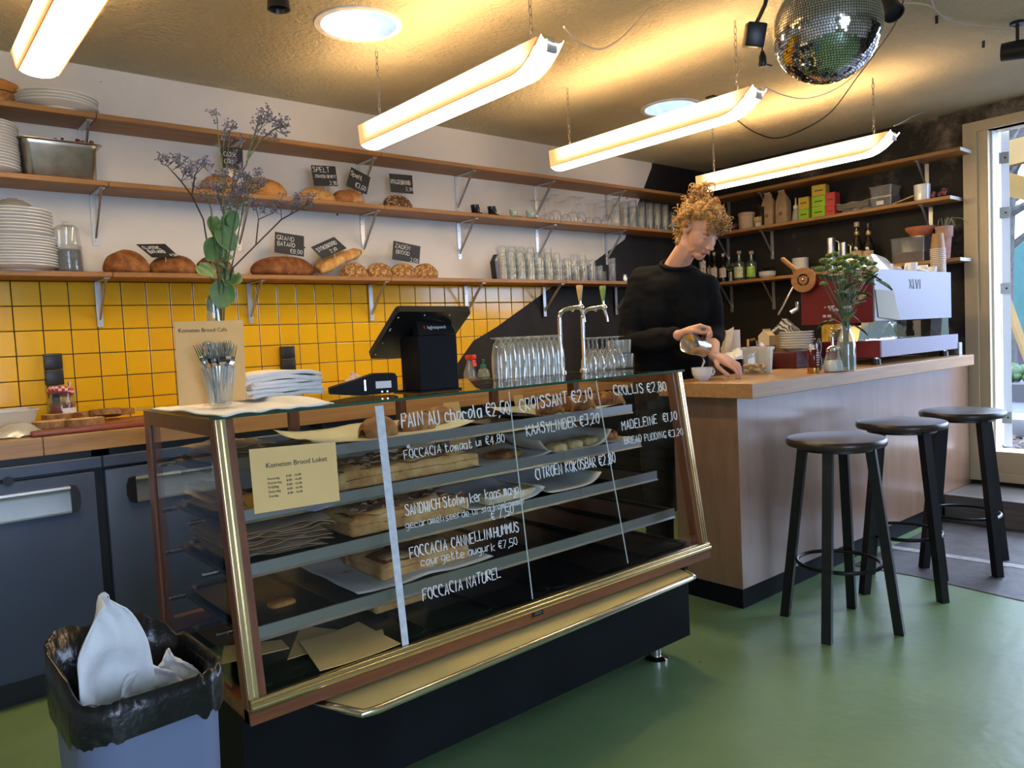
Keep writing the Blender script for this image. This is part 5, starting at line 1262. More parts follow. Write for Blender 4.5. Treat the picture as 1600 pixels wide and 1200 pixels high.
# tall beer glasses upside down, back of the case top
def beerglass(p):
    t = thing('beer_flute', 'tall footed beer glass standing upside down on the case', 'glass', p, 0, 'tall beer glasses on the case')
    mb = MB(); mb.lathe([(.0265, 0), (.0295, .04), (.0285, .085), (.0215, .125), (.0125, .135), (.012, .142), (.0285, .147), (.030, .150), (0, .151)], 22, cap=False); mb.build('glass_body', M_ware2, t)
    mb = MB(); mb.lathe([(.0275, .0005), (.0302, .04), (.0292, .08)], 22, cap=False) ; o = mb.build('rim_band', M_ware, t)
    return t
b0 = None
for j, (yy, xs) in enumerate(((2.165, (782, 797, 811, 826, 841, 857, 872)), (2.235, (790, 805, 820, 834, 849, 865)))):
    for px in xs:
        p = PY(px, 588, yy); p.z = TZ
        if b0 is None: b0 = beerglass(p)
        else: dup(b0, p)
# beer taps
def beertap(px, py_, hx, htop, hm, label):
    p = PZ(px, py_, TZ); p.y = 2.19; p.x = PY(px, 560, 2.19).x
    t = thing('beer_tap', label, 'beer tap', (p.x, p.y, TZ), 0, 'beer taps on the case')
    top = PY(px, 483, p.y).z-TZ
    hx_ = PY(hx, 480, p.y-.03).x-p.x
    mb = MB(); mb.lathe([(0, 0), (.020, 0), (.020, .006), (.010, .012), (.009, .012)], 18); mb.build('base', M_chrome, t)
    mb = MB(); mb.tube([(0, 0, .01), (0, 0, top-.035), (.004, 0, top-.018), (.02, -.004, top-.004), (.04, -.01, top), (hx_, -.03, top+.006)], .0085, 12); mb.build('pipe', M_chrome, t)
    mb = MB(); mb.ball((hx_, -.032, top+.004), .014, 14, 9); mb.cyl((hx_-.04, -.018, top-.002), (hx_-.034, -.02, top+.0), .012); mb.tube([(hx_, -.034, top-.004), (hx_+.003, -.045, top-.04), (hx_+.004, -.046, top-.055)], [.007, .005, .005], 10); mb.tube([(hx_, -.03, top+.012), (hx_-.001, -.03, top+.032)], [.006, .005], 10); mb.build('valve', M_chrome, t)
    z1 = top+.03
    mb = MB(); mb.lathe([(0, z1), (.006, z1), (.011, z1+.035), (.0135, z1+.055), (.0115, z1+.062), (0, z1+.063)], 14, Matrix.Translation((hx_-.001, -.03, 0))); mb.build('tap_handle', hm, t)
    return t
beertap(877, 598, 907, 447, mat('pale wood handle', (.62, .38, .15), .4, var=.2, scale=40), 'chrome beer tap with pale wooden handle, the left one')
beertap(913, 592, 943, 447, mat('green handle', (.20, .30, .05), .4, var=.2, scale=40), 'chrome beer tap with green handle, the right one')
# stemmed beer glasses and stacked tumblers right of the taps
def chalice(p):
    t = thing('beer_chalice', 'upside down stemmed beer glass right of the taps', 'glass', p, 0, 'stemmed beer glasses by the taps')
    mb = MB(); mb.lathe([(.030, 0), (.034, .02), (.031, .045), (.014, .078), (.005, .09), (.004, .118), (.008, .128), (.031, .131), (.031, .133), (0, .134)], 20, cap=False); mb.build('glass_body', M_ware2, t); return t
c0 = None
for j, (yy, xs) in enumerate(((2.13, (921, 934, 950, 965)), (2.20, (928, 943, 958)))):
    for px in xs:
        p = PY(px, 575, yy); p.z = TZ
        if c0 is None: c0 = chalice(p)
        else: dup(c0, p)
p = PY(980, 575, 2.15); p.z = TZ
for i in range(4):
    dx = (-.02, .018, -.012, .0)[i] if i < 2 else (.0, -.006)[i-2]
    o = tumbler_mesh(.030, .058).build('stacking_glass', M_ware2, loc=(p.x+(.0, -.055, -.012, -.04)[i], p.y+(0, .03, .0, .03)[i], TZ+(0, 0, .059, .059)[i]))
    tag(o, 'squat glass in the little heap next to the barista', 'glass', 'squat glasses next to the barista')
# ================================================================ LETTERING ON THE CASE GLASS
M_marker = mat('white marker', (.88, .90, .92), .6)
def glassline(text, q0, q1, hpx):
    a, b = onglass(*q0), onglass(*q1); t = onglass(q0[0]-hpx*.06, q0[1]-hpx)
    u = (b-a); v = Vector((0, dt, ZT-ZB)).normalized()
    s = (t-a).length
    mb = MB(); handwrite(mb, text, a+Vector((0, -.0012, 0)), u, v, s, max(.00095, s*.058), total=u.length, jit=.07, seg=4)
    return mb.build('lettering', M_marker, case, smooth=0)
for L in (('PAIN AU chocola \u20ac2,60', (628, 669), (799, 646), 22), ('FOCCACIA tomaat ui \u20ac4,80', (632, 718), (790, 690), 14),
          ('CROISSANT \u20ac2,10', (812, 643), (928, 624), 19), ('CROLLIS \u20ac2,80', (959, 618), (1043, 610), 15), ('KAASVLINDER \u20ac3,20', (823, 681), (938, 660), 17),
          ('MADELEINE  \u20ac1,10', (972, 672), (1059, 655), 14), ('BREAD PUDDING \u20ac3,20', (976, 694), (1068, 679), 11), ('CITROEN KOKOSBAR \u20ac2,80', (837, 749), (963, 722), 17),
          ('SANDWICH Stolwijker kaas mayo', (634, 806), (812, 770), 17), ('gecarameliseerde ui sla komkommer', (634, 827), (823, 786), 11), ('\u20ac 7,50', (768, 813), (804, 801), 14),
          ('FOCCACIA CANNELLINIHUMMUS', (641, 873), (812, 829), 17), ('courgette augurk \u20ac7,50', (658, 885), (810, 851), 13), ('FOCCACIA NATUREL', (661, 940), (784, 901), 18)):
    glassline(*L)
a = onglass(636, 700); mb = MB(); s = .0075; U, V_ = Vector((1, 0, 0)), Vector((0, dt, ZT-ZB)).normalized(); a += Vector((0, -.0012, 0))
mb.tube([a, a+U*s, a+U*s+V_*s, a+V_*s], .0011, 4, closed=True); mb.tube([a+U*s*.2+V_*s*.3, a+U*s*.8+V_*s*.6], .001, 4); mb.tube([a+U*s*.2+V_*s*.75, a+U*s*.45+V_*s*.5], .001, 4); mb.build('drawn_mark', M_marker, case, smooth=0)
# opening hours card taped inside the front glass
Q = [onglass(397, 803), onglass(530, 782), onglass(523, 690), onglass(388, 702)]
co = Vector((CX0, CB, 0))
o = (Q[0]+Q[2])/2+co
t = thing('opening_hours_card', 'yellow opening hours card stuck on the front glass of the case', 'card', o)
Q = [q+co-o+Vector((0, -.0025, 0)) for q in Q]
mb = MB(); mb.prism(Q, (0, -.0012, 0)); mb.build('card', M_kcard2, t, smooth=0)
u = Q[1]-Q[0]; v = Q[3]-Q[0]; ux = u.normalized(); nn = u.cross(v).normalized(); nn = nn if nn.y < 0 else -nn; vx = nn.cross(ux)
def put(text, fx, fy, width, name='lettering'):
    tx = printed(text, name, M_ink, t, (0, 0, 0), (0, 0, 0), .02)
    xs = [q.co.x for q in tx.data.vertices]; k = u.length*width/(max(xs)-min(xs))
    tx.matrix_local = frame(Q[0]+u*fx+v*fy+nn*.0016, ux*k, vx*k, nn)
put('Kometen Brood Loket', .165, .68, .72)
for i, d in enumerate(('Woensdag', 'Donderdag', 'Vrijdag', 'Zaterdag', 'Zondag')):
    put(d, .17, .49-.068*i, .155*(len(d)/9)**.9); put('8.00 - 16.00', .385, .50-.068*i, .175)
# ================================================================ INSIDE THE DISPLAY CASE
def incase(px, py, i, dz=0.0):
    z = (RZ[i]-.022 if i < 4 else ZB-.006)+dz
    p = PZ(px, py, z); return p
FLOORZ = [RZ[i]-.022 for i in range(4)]+[ZB-.006]
M_tray = mat('dark baking tray', (.018, .021, .026), .30, .55, var=.3, scale=9)
trayw = .228
lv = ['top', 'second', 'third', 'fourth', 'bottom']
tb = None
for i in range(5):
    y0 = (RY[i] if i < 4 else CB+.045)+.012; y1 = CK-.065
    first = None
    for k in range(7):
        if i == 0 and k in (2, 3, 5): continue
        x = CX0+.062+k*(trayw+.002)
        if first is None:
            d_ = y1-y0
            mb = MB(); g0 = rr4(trayw/2-.010, d_/2-.010, .0015, .018); g1 = rr4(trayw/2-.002, d_/2-.002, .013, .020); g2 = rr4(trayw/2, d_/2, .0135, .020); g3 = rr4(trayw/2-.004, d_/2-.004, .012, .020); g4 = rr4(trayw/2-.012, d_/2-.012, .003, .018)
            loft(mb, [g0, g1, g2, g3, g4], True, True)
            first = mb.build('baking_tray', M_tray, loc=(x+trayw/2, (y0+y1)/2, FLOORZ[i]+.0005), smooth=40)
            tag(first, 'dark baking tray in the row on the %s level of the display case' % lv[i], 'tray', 'baking trays on the %s level' % lv[i])
        else: dup(first, (x+trayw/2, (y0+y1)/2, FLOORZ[i]+.0005))
M_paper = mat('baking paper', (.62, .57, .46), .7, var=.06, scale=8, bump=.15, bscale=30)
M_paperg = mat('grey baking paper', (.52, .54, .55), .6, var=.06, scale=8)
def sheet_on(i, x0, x1, y0, y1, m, label, curl=.02, dz=.016, rz=0, seed=1, wave=.01):
    c = Vector(((x0+x1)/2, (y0+y1)/2, FLOORZ[i]+dz))
    mb = MB(); mb.sheet(lambda u, v: Vector(((u-.5)*(x1-x0), (v-.5)*(y1-y0), .001+curl*max(0, v-.55)**1.5*2+wave*max(0, noise.noise(Vector((u*3, v*3, seed))))+curl*.6*abs(2*u-1)**5)), 22, 14, .0008)
    return tag(mb.build('baking_paper', m, loc=c, rot=(0, 0, rz), smooth=180), label, 'paper')
cl = lambda x: min(max(x, CX0+.07), CX1-.06)
xw = lambda px, i, y: cl(PY(px, 700, RY[i]+.03).x)
# pain au chocolat: coiled pastry ridges
M_past = crust('glazed pastry', (.20, .065, .018), (.38, .16, .05), (.58, .31, .11), 20, .4)
def pastry(name, px, py, i, w, d, h, label, group, rz=0.0, dz=.018, y=None):
    z = FLOORZ[i]+dz; p = PY(px, py, y); p.z = z
    mb = MB()
    def f(u, v):
        a = (u-.5)*PI; b = v*PI
        rid = 1+.05*abs(math.sin(u*PI*5.0))
        taper = math.cos(a*.86)**.55
        return Vector((math.sin(a)*w/2*(1+.0*taper), -math.cos(b)*d/2*taper*rid, math.sin(b)*h*taper*rid))
    mb.sheet(f, 60, 14); mb.sheet(lambda u, v: Vector((math.sin((u-.5)*PI)*w/2, (v-.5)*d*.98*math.cos((u-.5)*PI*.86)**.55, 0)), 20, 2)
    return tag(mb.build(name, M_past, loc=p, rot=(0, 0, rz), smooth=180), label, 'pastry', group)
sheet_on(0, xw(490, 0, 2.16), xw(745, 0, 2.16), 1.99, 2.26, M_paper, 'cream baking paper under the chocolate pastries', curl=.03, seed=3)
pg = 'chocolate pastries on the top shelf'
pastry('chocolate_pastry', 590, 665, 0, .115, .085, .058, 'large coiled pastry left of the white tape strip joint', pg, .1, y=2.06)
pastry('chocolate_pastry', 650, 662, 0, .115, .085, .056, 'middle coiled pastry behind the letters PAIN', pg, -.05, y=2.07)
pastry('chocolate_pastry', 688, 655, 0, .120, .085, .062, 'right hand coiled pastry behind the letters AU', pg, .15, y=2.13)
sheet_on(0, xw(830, 0, 2.12), xw(1010, 0, 2.12), 1.985, 2.25, M_paper, 'cream baking paper under the pile of croissants', curl=.03, seed=6)
M_croi = crust('croissant crust', (.16, .045, .012), (.34, .12, .03), (.55, .26, .08), 26, .6)
def croissant(p, L, r, rz, label):
    mb = MB(); n = 26; pts = []; rs = []
    for k in range(n+1):
        u = k/n; a = (u-.5)*2.0
        pts.append((math.sin(a)*L*.5, L*.28*(math.cos(a)-.75), r*.9*math.sin(PI*u)**.5)); rs.append(max(.004, r*math.sin(PI*u)**.7*(1+.10*math.sin(u*40))))
    mb.tube(pts, rs, 12); return tag(mb.build('croissant', M_croi, loc=p, rot=(0, 0, rz), smooth=60), label, 'pastry', 'croissants on the top shelf')
rr = random.Random(4)
for k, px in enumerate((858, 884, 910, 936, 962, 986)):
    p = PY(px, 630, 2.00+.03*(k % 2)); p.z = FLOORZ[0]+.019; p.x = min(p.x, CX1-.12)
    croissant(p, .13, .030, rr.uniform(-.4, .4), 'croissant on the top shelf, %s from the left' % ['first', 'second', 'third', 'fourth', 'fifth', 'sixth'][k])
# focaccias: thick dimpled slabs with topping
M_foc = crust('focaccia crumb', (.40, .19, .05), (.58, .33, .11), (.70, .48, .22), 16, .5)
M_foct = crust('focaccia top', (.09, .030, .012), (.30, .12, .035), (.56, .33, .12), 24, .8)
M_onion = mat('roasted onion', (.40, .26, .15), .4, var=.5, scale=40); M_tom = mat('roast tomato', (.26, .035, .02), .4, var=.4, scale=30)
def focaccia(i, px0, px1, y0, y1, h, label, n=26, seed=1, top=True, m2=None):
    x0, x1 = PY(px0, 740, y0).x, PY(px1, 740, y0).x
    t = thing('focaccia', label, 'bread', ((x0+x1)/2, (y0+y1)/2, FLOORZ[i]+.0165)); w, d = x1-x0, y1-y0
    mb = MB(); T = bmesh.new(); bmesh.ops.create_cube(T, size=1); bmesh.ops.subdivide_edges(T, edges=T.edges[:], cuts=9, use_grid_fill=True)
    for v in T.verts:
        q = v.co.copy(); n1 = noise.noise(Vector((q.x*w*16+seed, q.y*d*16, q.z)))
        e = max(abs(q.x), abs(q.y))*2
        v.co = Vector((q.x*w*(1+.03*n1), q.y*d*(1+.04*n1), max(.0, (q.z+.5)*h*(1+.22*n1*(q.z > 0))*(1-.30*max(0, e-.85)/.15*(q.z > 0)))))
        v.co.z += .001
    mb.add(T); mb.build('slab', M_foc, t, smooth=180)
    mb = MB(); mb.sheet(lambda u, v: Vector(((u-.5)*w*.95, (v-.5)*d*.93, h*.92+.008*noise.noise(Vector((u*w*18+seed, v*d*18, 1)))+.003-.006*max(abs(2*u-1), abs(2*v-1))**8)), 30, 16); mb.build('baked_top', m2 or M_foct, t, smooth=180)
    if top:
        rr = random.Random(seed); mo = MB(); mt = MB()
        for k in range(n):
            c = Vector((rr.uniform(-.45, .45)*w, rr.uniform(-.42, .42)*d, h*.97)); a = rr.uniform(0, 6.3); r = rr.uniform(.012, .024)
            mo.tube([c+Vector((math.cos(a+s)*r, math.sin(a+s)*r*.6, .003+.004*math.sin(s*2))) for s in (0, .6, 1.2, 1.8, 2.4)], [.001, .0028, .003, .0028, .001], 5)
            if k % 2: mt.ball((c.x+.02, c.y-.01, h*.97), rr.uniform(.006, .012), 8, 5, sc=(1.2, 1, .5))
        mo.build('onion_strips', M_onion, t, smooth=60)['kind'] = 'stuff'; mt.build('tomato_pieces', M_tom, t, smooth=60)['kind'] = 'stuff'
    return t
focaccia(1, 530, 748, 1.955, 2.15, .058, 'focaccia with onion and tomato on the second shelf', 40, 2)
focaccia(2, 545, 728, 1.885, 2.12, .058, 'dark topped sandwich focaccia on the third shelf', 36, 5)
sheet_on(3, xw(545, 3, 1.9), xw(762, 3, 1.9), 1.80, 2.2, M_paperg, 'grey baking paper under the focaccia on the fourth shelf', curl=.01, seed=9, dz=.0145)
focaccia(3, 590, 725, 1.86, 2.10, .050, 'brown topped focaccia on the fourth shelf', 20, 8, False, C_brown)
focaccia(4, 575, 655, 1.93, 2.12, .040, 'pale plain focaccia at the back of the bottom level', 4, 11, False, C_gold)
sheet_on(1, xw(735, 1, 2.02), xw(858, 1, 2.02), 1.935, 2.22, M_paperg, 'grey baking paper under the small flat pastry', curl=.02, seed=12)
def flatcake(name, i, px, y, w, d, h, m, label, cat='pastry', group=None, rz=0, dz=.019):
    p = PY(px, 720, y); p.z = FLOORZ[i]+dz; p.x = min(p.x, CX1-.10)
    mb = MB(); T = bmesh.new(); bmesh.ops.create_icosphere(T, subdivisions=4, radius=1)
    for v in T.verts:
        q = v.co.copy(); n1 = noise.noise(q*3+Vector((px*.1, 0, 0))); n2 = noise.noise(q*8+Vector((px*.1, 0, 0)))
        v.co = Vector((math.copysign(abs(q.x)**.6, q.x)*w/2*(1+.05*n1), math.copysign(abs(q.y)**.6, q.y)*d/2*(1+.05*n1), max(0, q.z)**.45*h*(1+.25*n2)))
    mb.add(T); return tag(mb.build(name, m, loc=p, rot=(0, 0, rz), smooth=180), label, cat, group)
flatcake('flat_pastry', 1, 788, 2.03, .13, .10, .022, M_foct, 'thin topped pastry on grey paper on the second shelf', rz=.2)
sheet_on(1, xw(840, 1, 2.0), xw(952, 1, 2.0), 1.935, 2.22, M_paper, 'cream baking paper curling up under the cheese pastry', curl=.09, seed=15)
M_kaas = crust('pale cheese pastry', (.42, .27, .10), (.56, .42, .20), (.68, .56, .32), 20, .5)
for k, px in enumerate((868, 893, 918)): flatcake('cheese_pastry', 1, px, 1.985+.012*k, .075, .08, .026, M_kaas, 'pale cheese pastry on the second shelf, %s of three' % ['leftmost', 'middle', 'rightmost'][k], 'pastry', 'cheese pastries')
sheet_on(1, xw(945, 1, 2.02), xw(1000, 1, 2.02), 1.94, 2.18, M_paper, 'cream baking paper under the small brown cakes', curl=.01, seed=17)
for k, px in enumerate((948, 962, 976)): flatcake('small_cake', 1, px, 2.03+.02*(k % 2), .050, .05, .030, M_croi, 'small brown cake at the right end of the second shelf, %s of three' % ['leftmost', 'middle', 'rightmost'][k], 'cake', 'small brown cakes')
sheet_on(2, xw(712, 2, 1.95), xw(846, 2, 1.95), 1.87, 2.2, M_paperg, 'grey baking paper under the lemon coconut bar', curl=.05, seed=20)
sheet_on(2, xw(836, 2, 1.95), xw(936, 2, 1.95), 1.87, 2.2, M_paperg, 'grey baking paper with nothing on it on the third shelf', curl=.06, seed=21, dz=.0185)
t = thing('coconut_bar', 'pale lemon coconut bar on grey paper on the third shelf', 'cake', (PY(790, 770, 1.93).x, 1.93, FLOORZ[2]+.0205), .06)
mb = MB(); mb.rbox(-.11, .11, -.04, .04, 0, .026, .006, 2); mb.build('bar_body', mat('pale sponge', (.66, .58, .38), .8, var=.2, scale=30, bump=.5, bscale=80), t, smooth=40)
mb = MB(); mb.sheet(lambda u, v: Vector(((u-.5)*.21, (v-.5)*.075, .0268+.003*noise.noise(Vector((u*12, v*6, 3))))), 26, 10); mb.build('toasted_top', crust('toasted coconut', (.34, .17, .05), (.55, .38, .16), (.70, .58, .34), 40, .6), t, smooth=180)
# back-of-case price boards, seen from behind
for px, i, w in ((715, 0, .07), (820, 0, .05), (828, 1, .05), (725, 1, .09), (955, 2, .055)):
    z = FLOORZ[i]; p = PY(px, 700, 2.255)
    mb = MB(); mb.prism([(-w/2, 0, 0), (w/2, 0, 0), (w/2, .02, .06), (-w/2, .02, .06)], (0, .003, 0))
    tag(mb.build('blank_card', M_kcard, loc=(min(p.x, CX1-.10), 2.262, z+.0145), smooth=0), 'ochre card standing at the back of the %s shelf, near %s' % (lv[i], {715: 'the chocolate pastries', 820: 'the croissants', 828: 'the curled paper', 725: 'the flat pastry', 955: 'the right end'}[px]), 'card', 'ochre cards at the back of the case')
# paper bags
def bagpile(i, px0, px1, y0, y1, h, n, label, group, seed):
    x0, x1 = max(PY(px0, 780, y0).x, CX0+.06), PY(px1, 780, y0).x; rr = random.Random(seed)
    for k in range(n):
        w = (x1-x0)*rr.uniform(.82, 1.0); d = (y1-y0)*rr.uniform(.8, 1); sx, sy = rr.uniform(0, 9), rr.uniform(0, 9)
        mb = MB(); mb.sheet(lambda u, v: Vector(((u-.5)*w, (v-.5)*d, .002+.007*math.sin(PI*u)*math.sin(PI*v)+.016*max(0, noise.noise(Vector((u*4+sx, v*3+sy, k))))-.004*abs(2*u-1)**4)), 20, 12, .0012)
        o = mb.build('paper_bag', M_kraft if (k+seed) % 3 else mat('grey brown paper', (.34, .25, .17), .8, var=.12, scale=10, bump=.3, bscale=40), loc=((x0+x1)/2+rr.uniform(-.01, .01), (y0+y1)/2, FLOORZ[i]+.0155+k*h/n), rot=(0, 0, rr.uniform(-.04, .04)), smooth=60)
        tag(o, label, 'bag', group)
bagpile(0, 300, 440, 1.985, 2.24, .040, 3, 'flat kraft paper bag on the left of the top shelf', 'bags on the top shelf', 3)
bagpile(1, 325, 392, 1.95, 2.23, .055, 4, 'flat kraft paper bag on the second shelf behind the yellow hours card', 'bags on the second shelf', 5)
bagpile(2, 335, 525, 1.875, 2.23, .075, 9, 'flat kraft paper bag in the thick pile on the third shelf', 'bags on the third shelf', 7)
t = thing('window_envelope', 'pale blue and white paper frame on the pile of bags', 'paper', (PY(506, 822, 1.92).x, 1.96, FLOORZ[2]+.115), 0, None, (R(3), 0, R(24)))
mb = MB()
for x0, x1, y0, y1 in ((-.07, .07, -.055, -.03), (-.07, .07, .03, .055), (-.07, -.045, -.03, .03), (.045, .07, -.03, .03)): mb.box(x0, x1, y0, y1, 0, .0012)
mb.build('frame', mat('lilac paper', (.42, .44, .68), .7), t, smooth=0)
# loose yellow cards at the bottom
def floorcard(pts, dz, label, curl=0.0, ends=None):
    P = [incase(x, y, 4, dz) for x, y in pts]; o = sum(P, Vector())/4
    mb = MB(); mb.sheet(lambda u, v: (P[0].lerp(P[1], u).lerp(P[3].lerp(P[2], u), v)-o)+Vector((0, 0, curl*(2*u-1)**2+.001)), 14, 10, .0015)
    return tag(mb.build('blank_card', M_kcard2, loc=o, smooth=60), label, 'card', 'loose ochre cards in the bottom of the case')
floorcard(((449, 1031), (598, 984), (600, 992), (470, 978)), .0165, 'lower loose yellow card peeking out in the bottom of the case')
floorcard(((500, 1051), (626, 1008), (560, 974), (468, 1005)), .020, 'uppermost loose yellow card on the tray at the front', .004)
floorcard(((345, 1038), (452, 1013), (440, 1000), (350, 1010)), .0165, 'ochre card lying flat behind the front left post')
p = incase(468, 985, 4)
mb = MB(); mb.sheet(lambda u, v: Vector(((u-.5)*.16, math.cos(v*4.4)*.022, .024+math.sin(v*4.4)*.020)), 6, 16, .0012)
tag(mb.build('rolled_card', M_kcard2, loc=(p.x, p.y+.03, FLOORZ[4]+.0165), rot=(0, 0, R(8)), smooth=60), 'rolled yellow card under the lowest shelf rail', 'card')
p = PY(425, 930, 1.95)
for px, yy, lab in ((425, 1.93, 'small orange crumb cake left alone on the fourth shelf, nearer the front'), (525, 2.02, 'thin orange pastry strip left on the fourth shelf tray')):
    q = PY(px, 930, yy)
    flatcake('leftover_cake', 3, px, yy, .07 if px < 500 else .09, .05 if px < 500 else .018, .012, C_gold, lab, 'cake', dz=.0045)
# ================================================================ ON THE BAR
M_white = mat('white glazed cup', (.80, .80, .80), .14, coat=.3)
def onbar(px, py): return PZ(px, py, BZ)
cupp = onbar(1098, 595); CUP = Vector((cupp.x+.025, cupp.y+.02, BZ))
t = thing('coffee_cup', 'white coffee cup on the bar being filled from the steel jug', 'cup', CUP, R(-18))
r = .047; h = .057
mb = MB(); mb.lathe([(0, 0), (.024, 0), (.026, .004), (.034, .010), (.044, .030), (.047, h), (.0445, h), (.041, .03), (.030, .012), (0, .008)], 30, cap=False); mb.build('cup_body', M_white, t)
mb = MB(); mb.tube([(.044, 0, .046), (.060, 0, .048), (.066, 0, .036), (.058, 0, .022), (.040, 0, .022)], [.005, .0045, .0045, .0045, .005], 8); mb.build('handle', M_white, t)
mb = MB(); mb.lathe([(0, .040), (.0425, .040)], 24, cap=False); mb.build('coffee', mat('coffee with milk', (.36, .20, .09), .3), t)
# clear food container with a bag inside
a, b = onbar(1202, 584), onbar(1266, 583)
t = thing('food_container', 'clear plastic container with a bag of pasta on the bar', 'container', ((a.x+b.x)/2, a.y+.075, BZ)); w = (b.x-a.x)/2
mb = MB(); loft(mb, [rr4(w-.010, .07, 0, .015), rr4(w, .075, .115, .015), rr4(w+.006, .08, .115, .015), rr4(w+.006, .08, .128, .015), rr4(w-.002, .075, .128, .015), rr4(w-.012, .068, .003, .015)], True, True); mb.build('container_body', M_tub, t, smooth=40)
mb = MB(); rr = random.Random(6)
for i in range(70): mb.ball((rr.uniform(-w*.8, w*.85), rr.uniform(-.05, .05), .012+rr.uniform(0, .035)), rr.uniform(.008, .013), 7, 5, sc=(1.5, 1, .8), M=Matrix.Rotation(rr.uniform(0, 3), 4, 'Z'))
mb.build('pasta', mat('pale pasta', (.62, .44, .20), .6, var=.2, scale=40), t)['kind'] = 'stuff'
M_film = glass('plastic film', (.93, .93, .92), .6, .10, .15, .12, (.8, .8, .78))
mb = MB(); mb.sheet(lambda u, v: Vector((-.03+(u-.5)*.16+v*.05, .02*math.sin(u*9+v*3), .05+v*.115*(1-.55*abs(2*u-1))+.010*noise.noise(Vector((u*7, v*5, 1))))), 26, 14); mb.build('plastic_bag', M_film, t, smooth=60)
# pepper mill with brass base, small tube, dark twisted wood, sugar shaker
p = onbar(1274, 583); t = thing('pepper_grinder', 'dark red grinder with a brass foot beside the plastic container', 'grinder', p+Vector((0, .01, 0)))
mb = MB(); mb.lathe([(0, 0), (.025, 0), (.026, .004), (.026, .024), (.023, .026), (0, .026)], 24); mb.build('brass_foot', mat('brass', (.58, .35, .10), .28, 1.0), t)
mb = MB(); mb.lathe([(.022, .026), (.0235, .028), (.0235, .105), (.021, .108), (0, .108)], 24); mb.build('grinder_body', mat('dark red glass', (.09, .008, .008), .12), t)
mb = MB()
for k in range(6): mb.box(-.012, .012, -.0245, -.0232, .036+k*.011, .041+k*.011)
mb.build('label_lines', mat('pale print', (.6, .5, .48), .6), t, smooth=0)
mb = MB(); mb.lathe([(.021, .108), (.021, .130), (.018, .134), (0, .134)], 20); mb.build('clear_cap', M_ware2, t)
p = onbar(1283, 580); t = thing('small_tube', 'pale green bottle between the grinder and the sugar shaker', 'bottle', p+Vector((.01, .05, 0)))
mb = MB(); mb.lathe([(0, 0), (.017, 0), (.018, .003), (.018, .10), (.012, .108), (0, .108)], 18); mb.build('tube_body', mat('mint plastic', (.52, .66, .56), .35), t)
mb = MB(); mb.lathe([(.011, .108), (.012, .110), (.012, .125), (0, .126)], 14); mb.build('cap', M_white, t)
p = onbar(1294, 579); t = thing('twisted_carving', 'small dark twisted wooden carving behind the sugar shaker', 'ornament', p+Vector((.0, .05, 0)))
mb = MB()
for s in (0, 1, 2):
    mb.tube([(math.cos(s*2.1+z*30)*.012*(1+z*4), math.sin(s*2.1+z*30)*.010, z) for z in [k*.011 for k in range(15)]], [.010-.0003*k for k in range(15)], 8)
mb.build('twisted_stem', mat('dark carved wood', (.055, .028, .016), .5, var=.4, scale=40), t)
p = onbar(1306, 581); t = thing('sugar_shaker', 'ribbed glass sugar shaker with a chrome spout', 'shaker', p+Vector((0, .012, 0)))
rings = []
for r, z in ((.038, 0), (.043, .006), (.045, .022), (.040, .045), (.032, .07), (.027, .088), (.026, .096)):
    rings.append([Vector(((r+.0015*((i//2) % 2))*math.cos(2*PI*i/36), (r+.0015*((i//2) % 2))*math.sin(2*PI*i/36), z)) for i in range(36)])
mb = MB(); loft(mb, rings, True, False); mb.build('shaker_glass', M_ware2, t, smooth=60)
mb = MB(); mb.lathe([(0, .004), (.040, .004), (.0425, .022), (.037, .045), (.034, .052), (0, .056)], 24); mb.build('sugar', mat('white sugar', (.80, .80, .80), .9, bump=.3, bscale=300), t)
mb = MB(); mb.lathe([(.028, .094), (.029, .096), (.029, .108), (.018, .118), (.007, .122), (.006, .16), (.004, .162), (0, .162)], 22); mb.build('chrome_lid', M_chrome, t)
# vase of green button chrysanthemums
p = onbar(1327, 580); VB = p+Vector((0, .012, 0))
t = thing('chrysanthemum_vase', 'clear bottle vase of green button chrysanthemums in front of the espresso machine', 'vase', VB)
hb = PY(1325, 508, VB.y).z-BZ
mb = MB(); mb.lathe([(0, 0), (.038, 0), (.041, .006), (.041, hb*.58), (.034, hb*.74), (.022, hb*.88), (.0215, hb*.97), (.025, hb), (.022, hb), (.019, hb*.96), (.020, hb*.88), (.031, hb*.74), (.038, hb*.58), (.038, .008), (0, .006)], 28, cap=False); mb.build('vase_glass', M_ware2, t)
mb = MB(); mb.lathe([(0, .008), (.037, .008), (.037, hb*.5), (0, hb*.5)], 24); mb.build('water', glass('murky water', (.80, .86, .72), .3, .05, .02, .10, (.5, .55, .4)), t)
M_chst = mat('chrysanthemum stem', (.055, .11, .028), .6, var=.3, scale=20); M_chfl = mat('green button bloom', (.105, .175, .022), .6, var=.30, scale=60, bump=.9, bscale=180); M_chlf = mat('dark leaf', (.035, .085, .030), .5, var=.3, scale=20)
blooms = [(1287, 408), (1304, 397), (1311, 404), (1297, 409), (1308, 413), (1317, 411), (1328, 400), (1320, 403), (1281, 421), (1303, 412), (1316, 410), (1334, 410), (1344, 413), (1351, 408), (1357, 412), (1365, 420), (1361, 425), (1349, 420), (1338, 416), (1330, 414), (1287, 433), (1366, 412), (1340, 432), (1302, 425), (1325, 425), (1286, 444), (1294, 418), (1311, 421), (1322, 415), (1333, 424), (1355, 432), (1312, 433), (1347, 405), (1337, 402), (1296, 400), (1359, 440), (1318, 440)]
rr = random.Random(21)
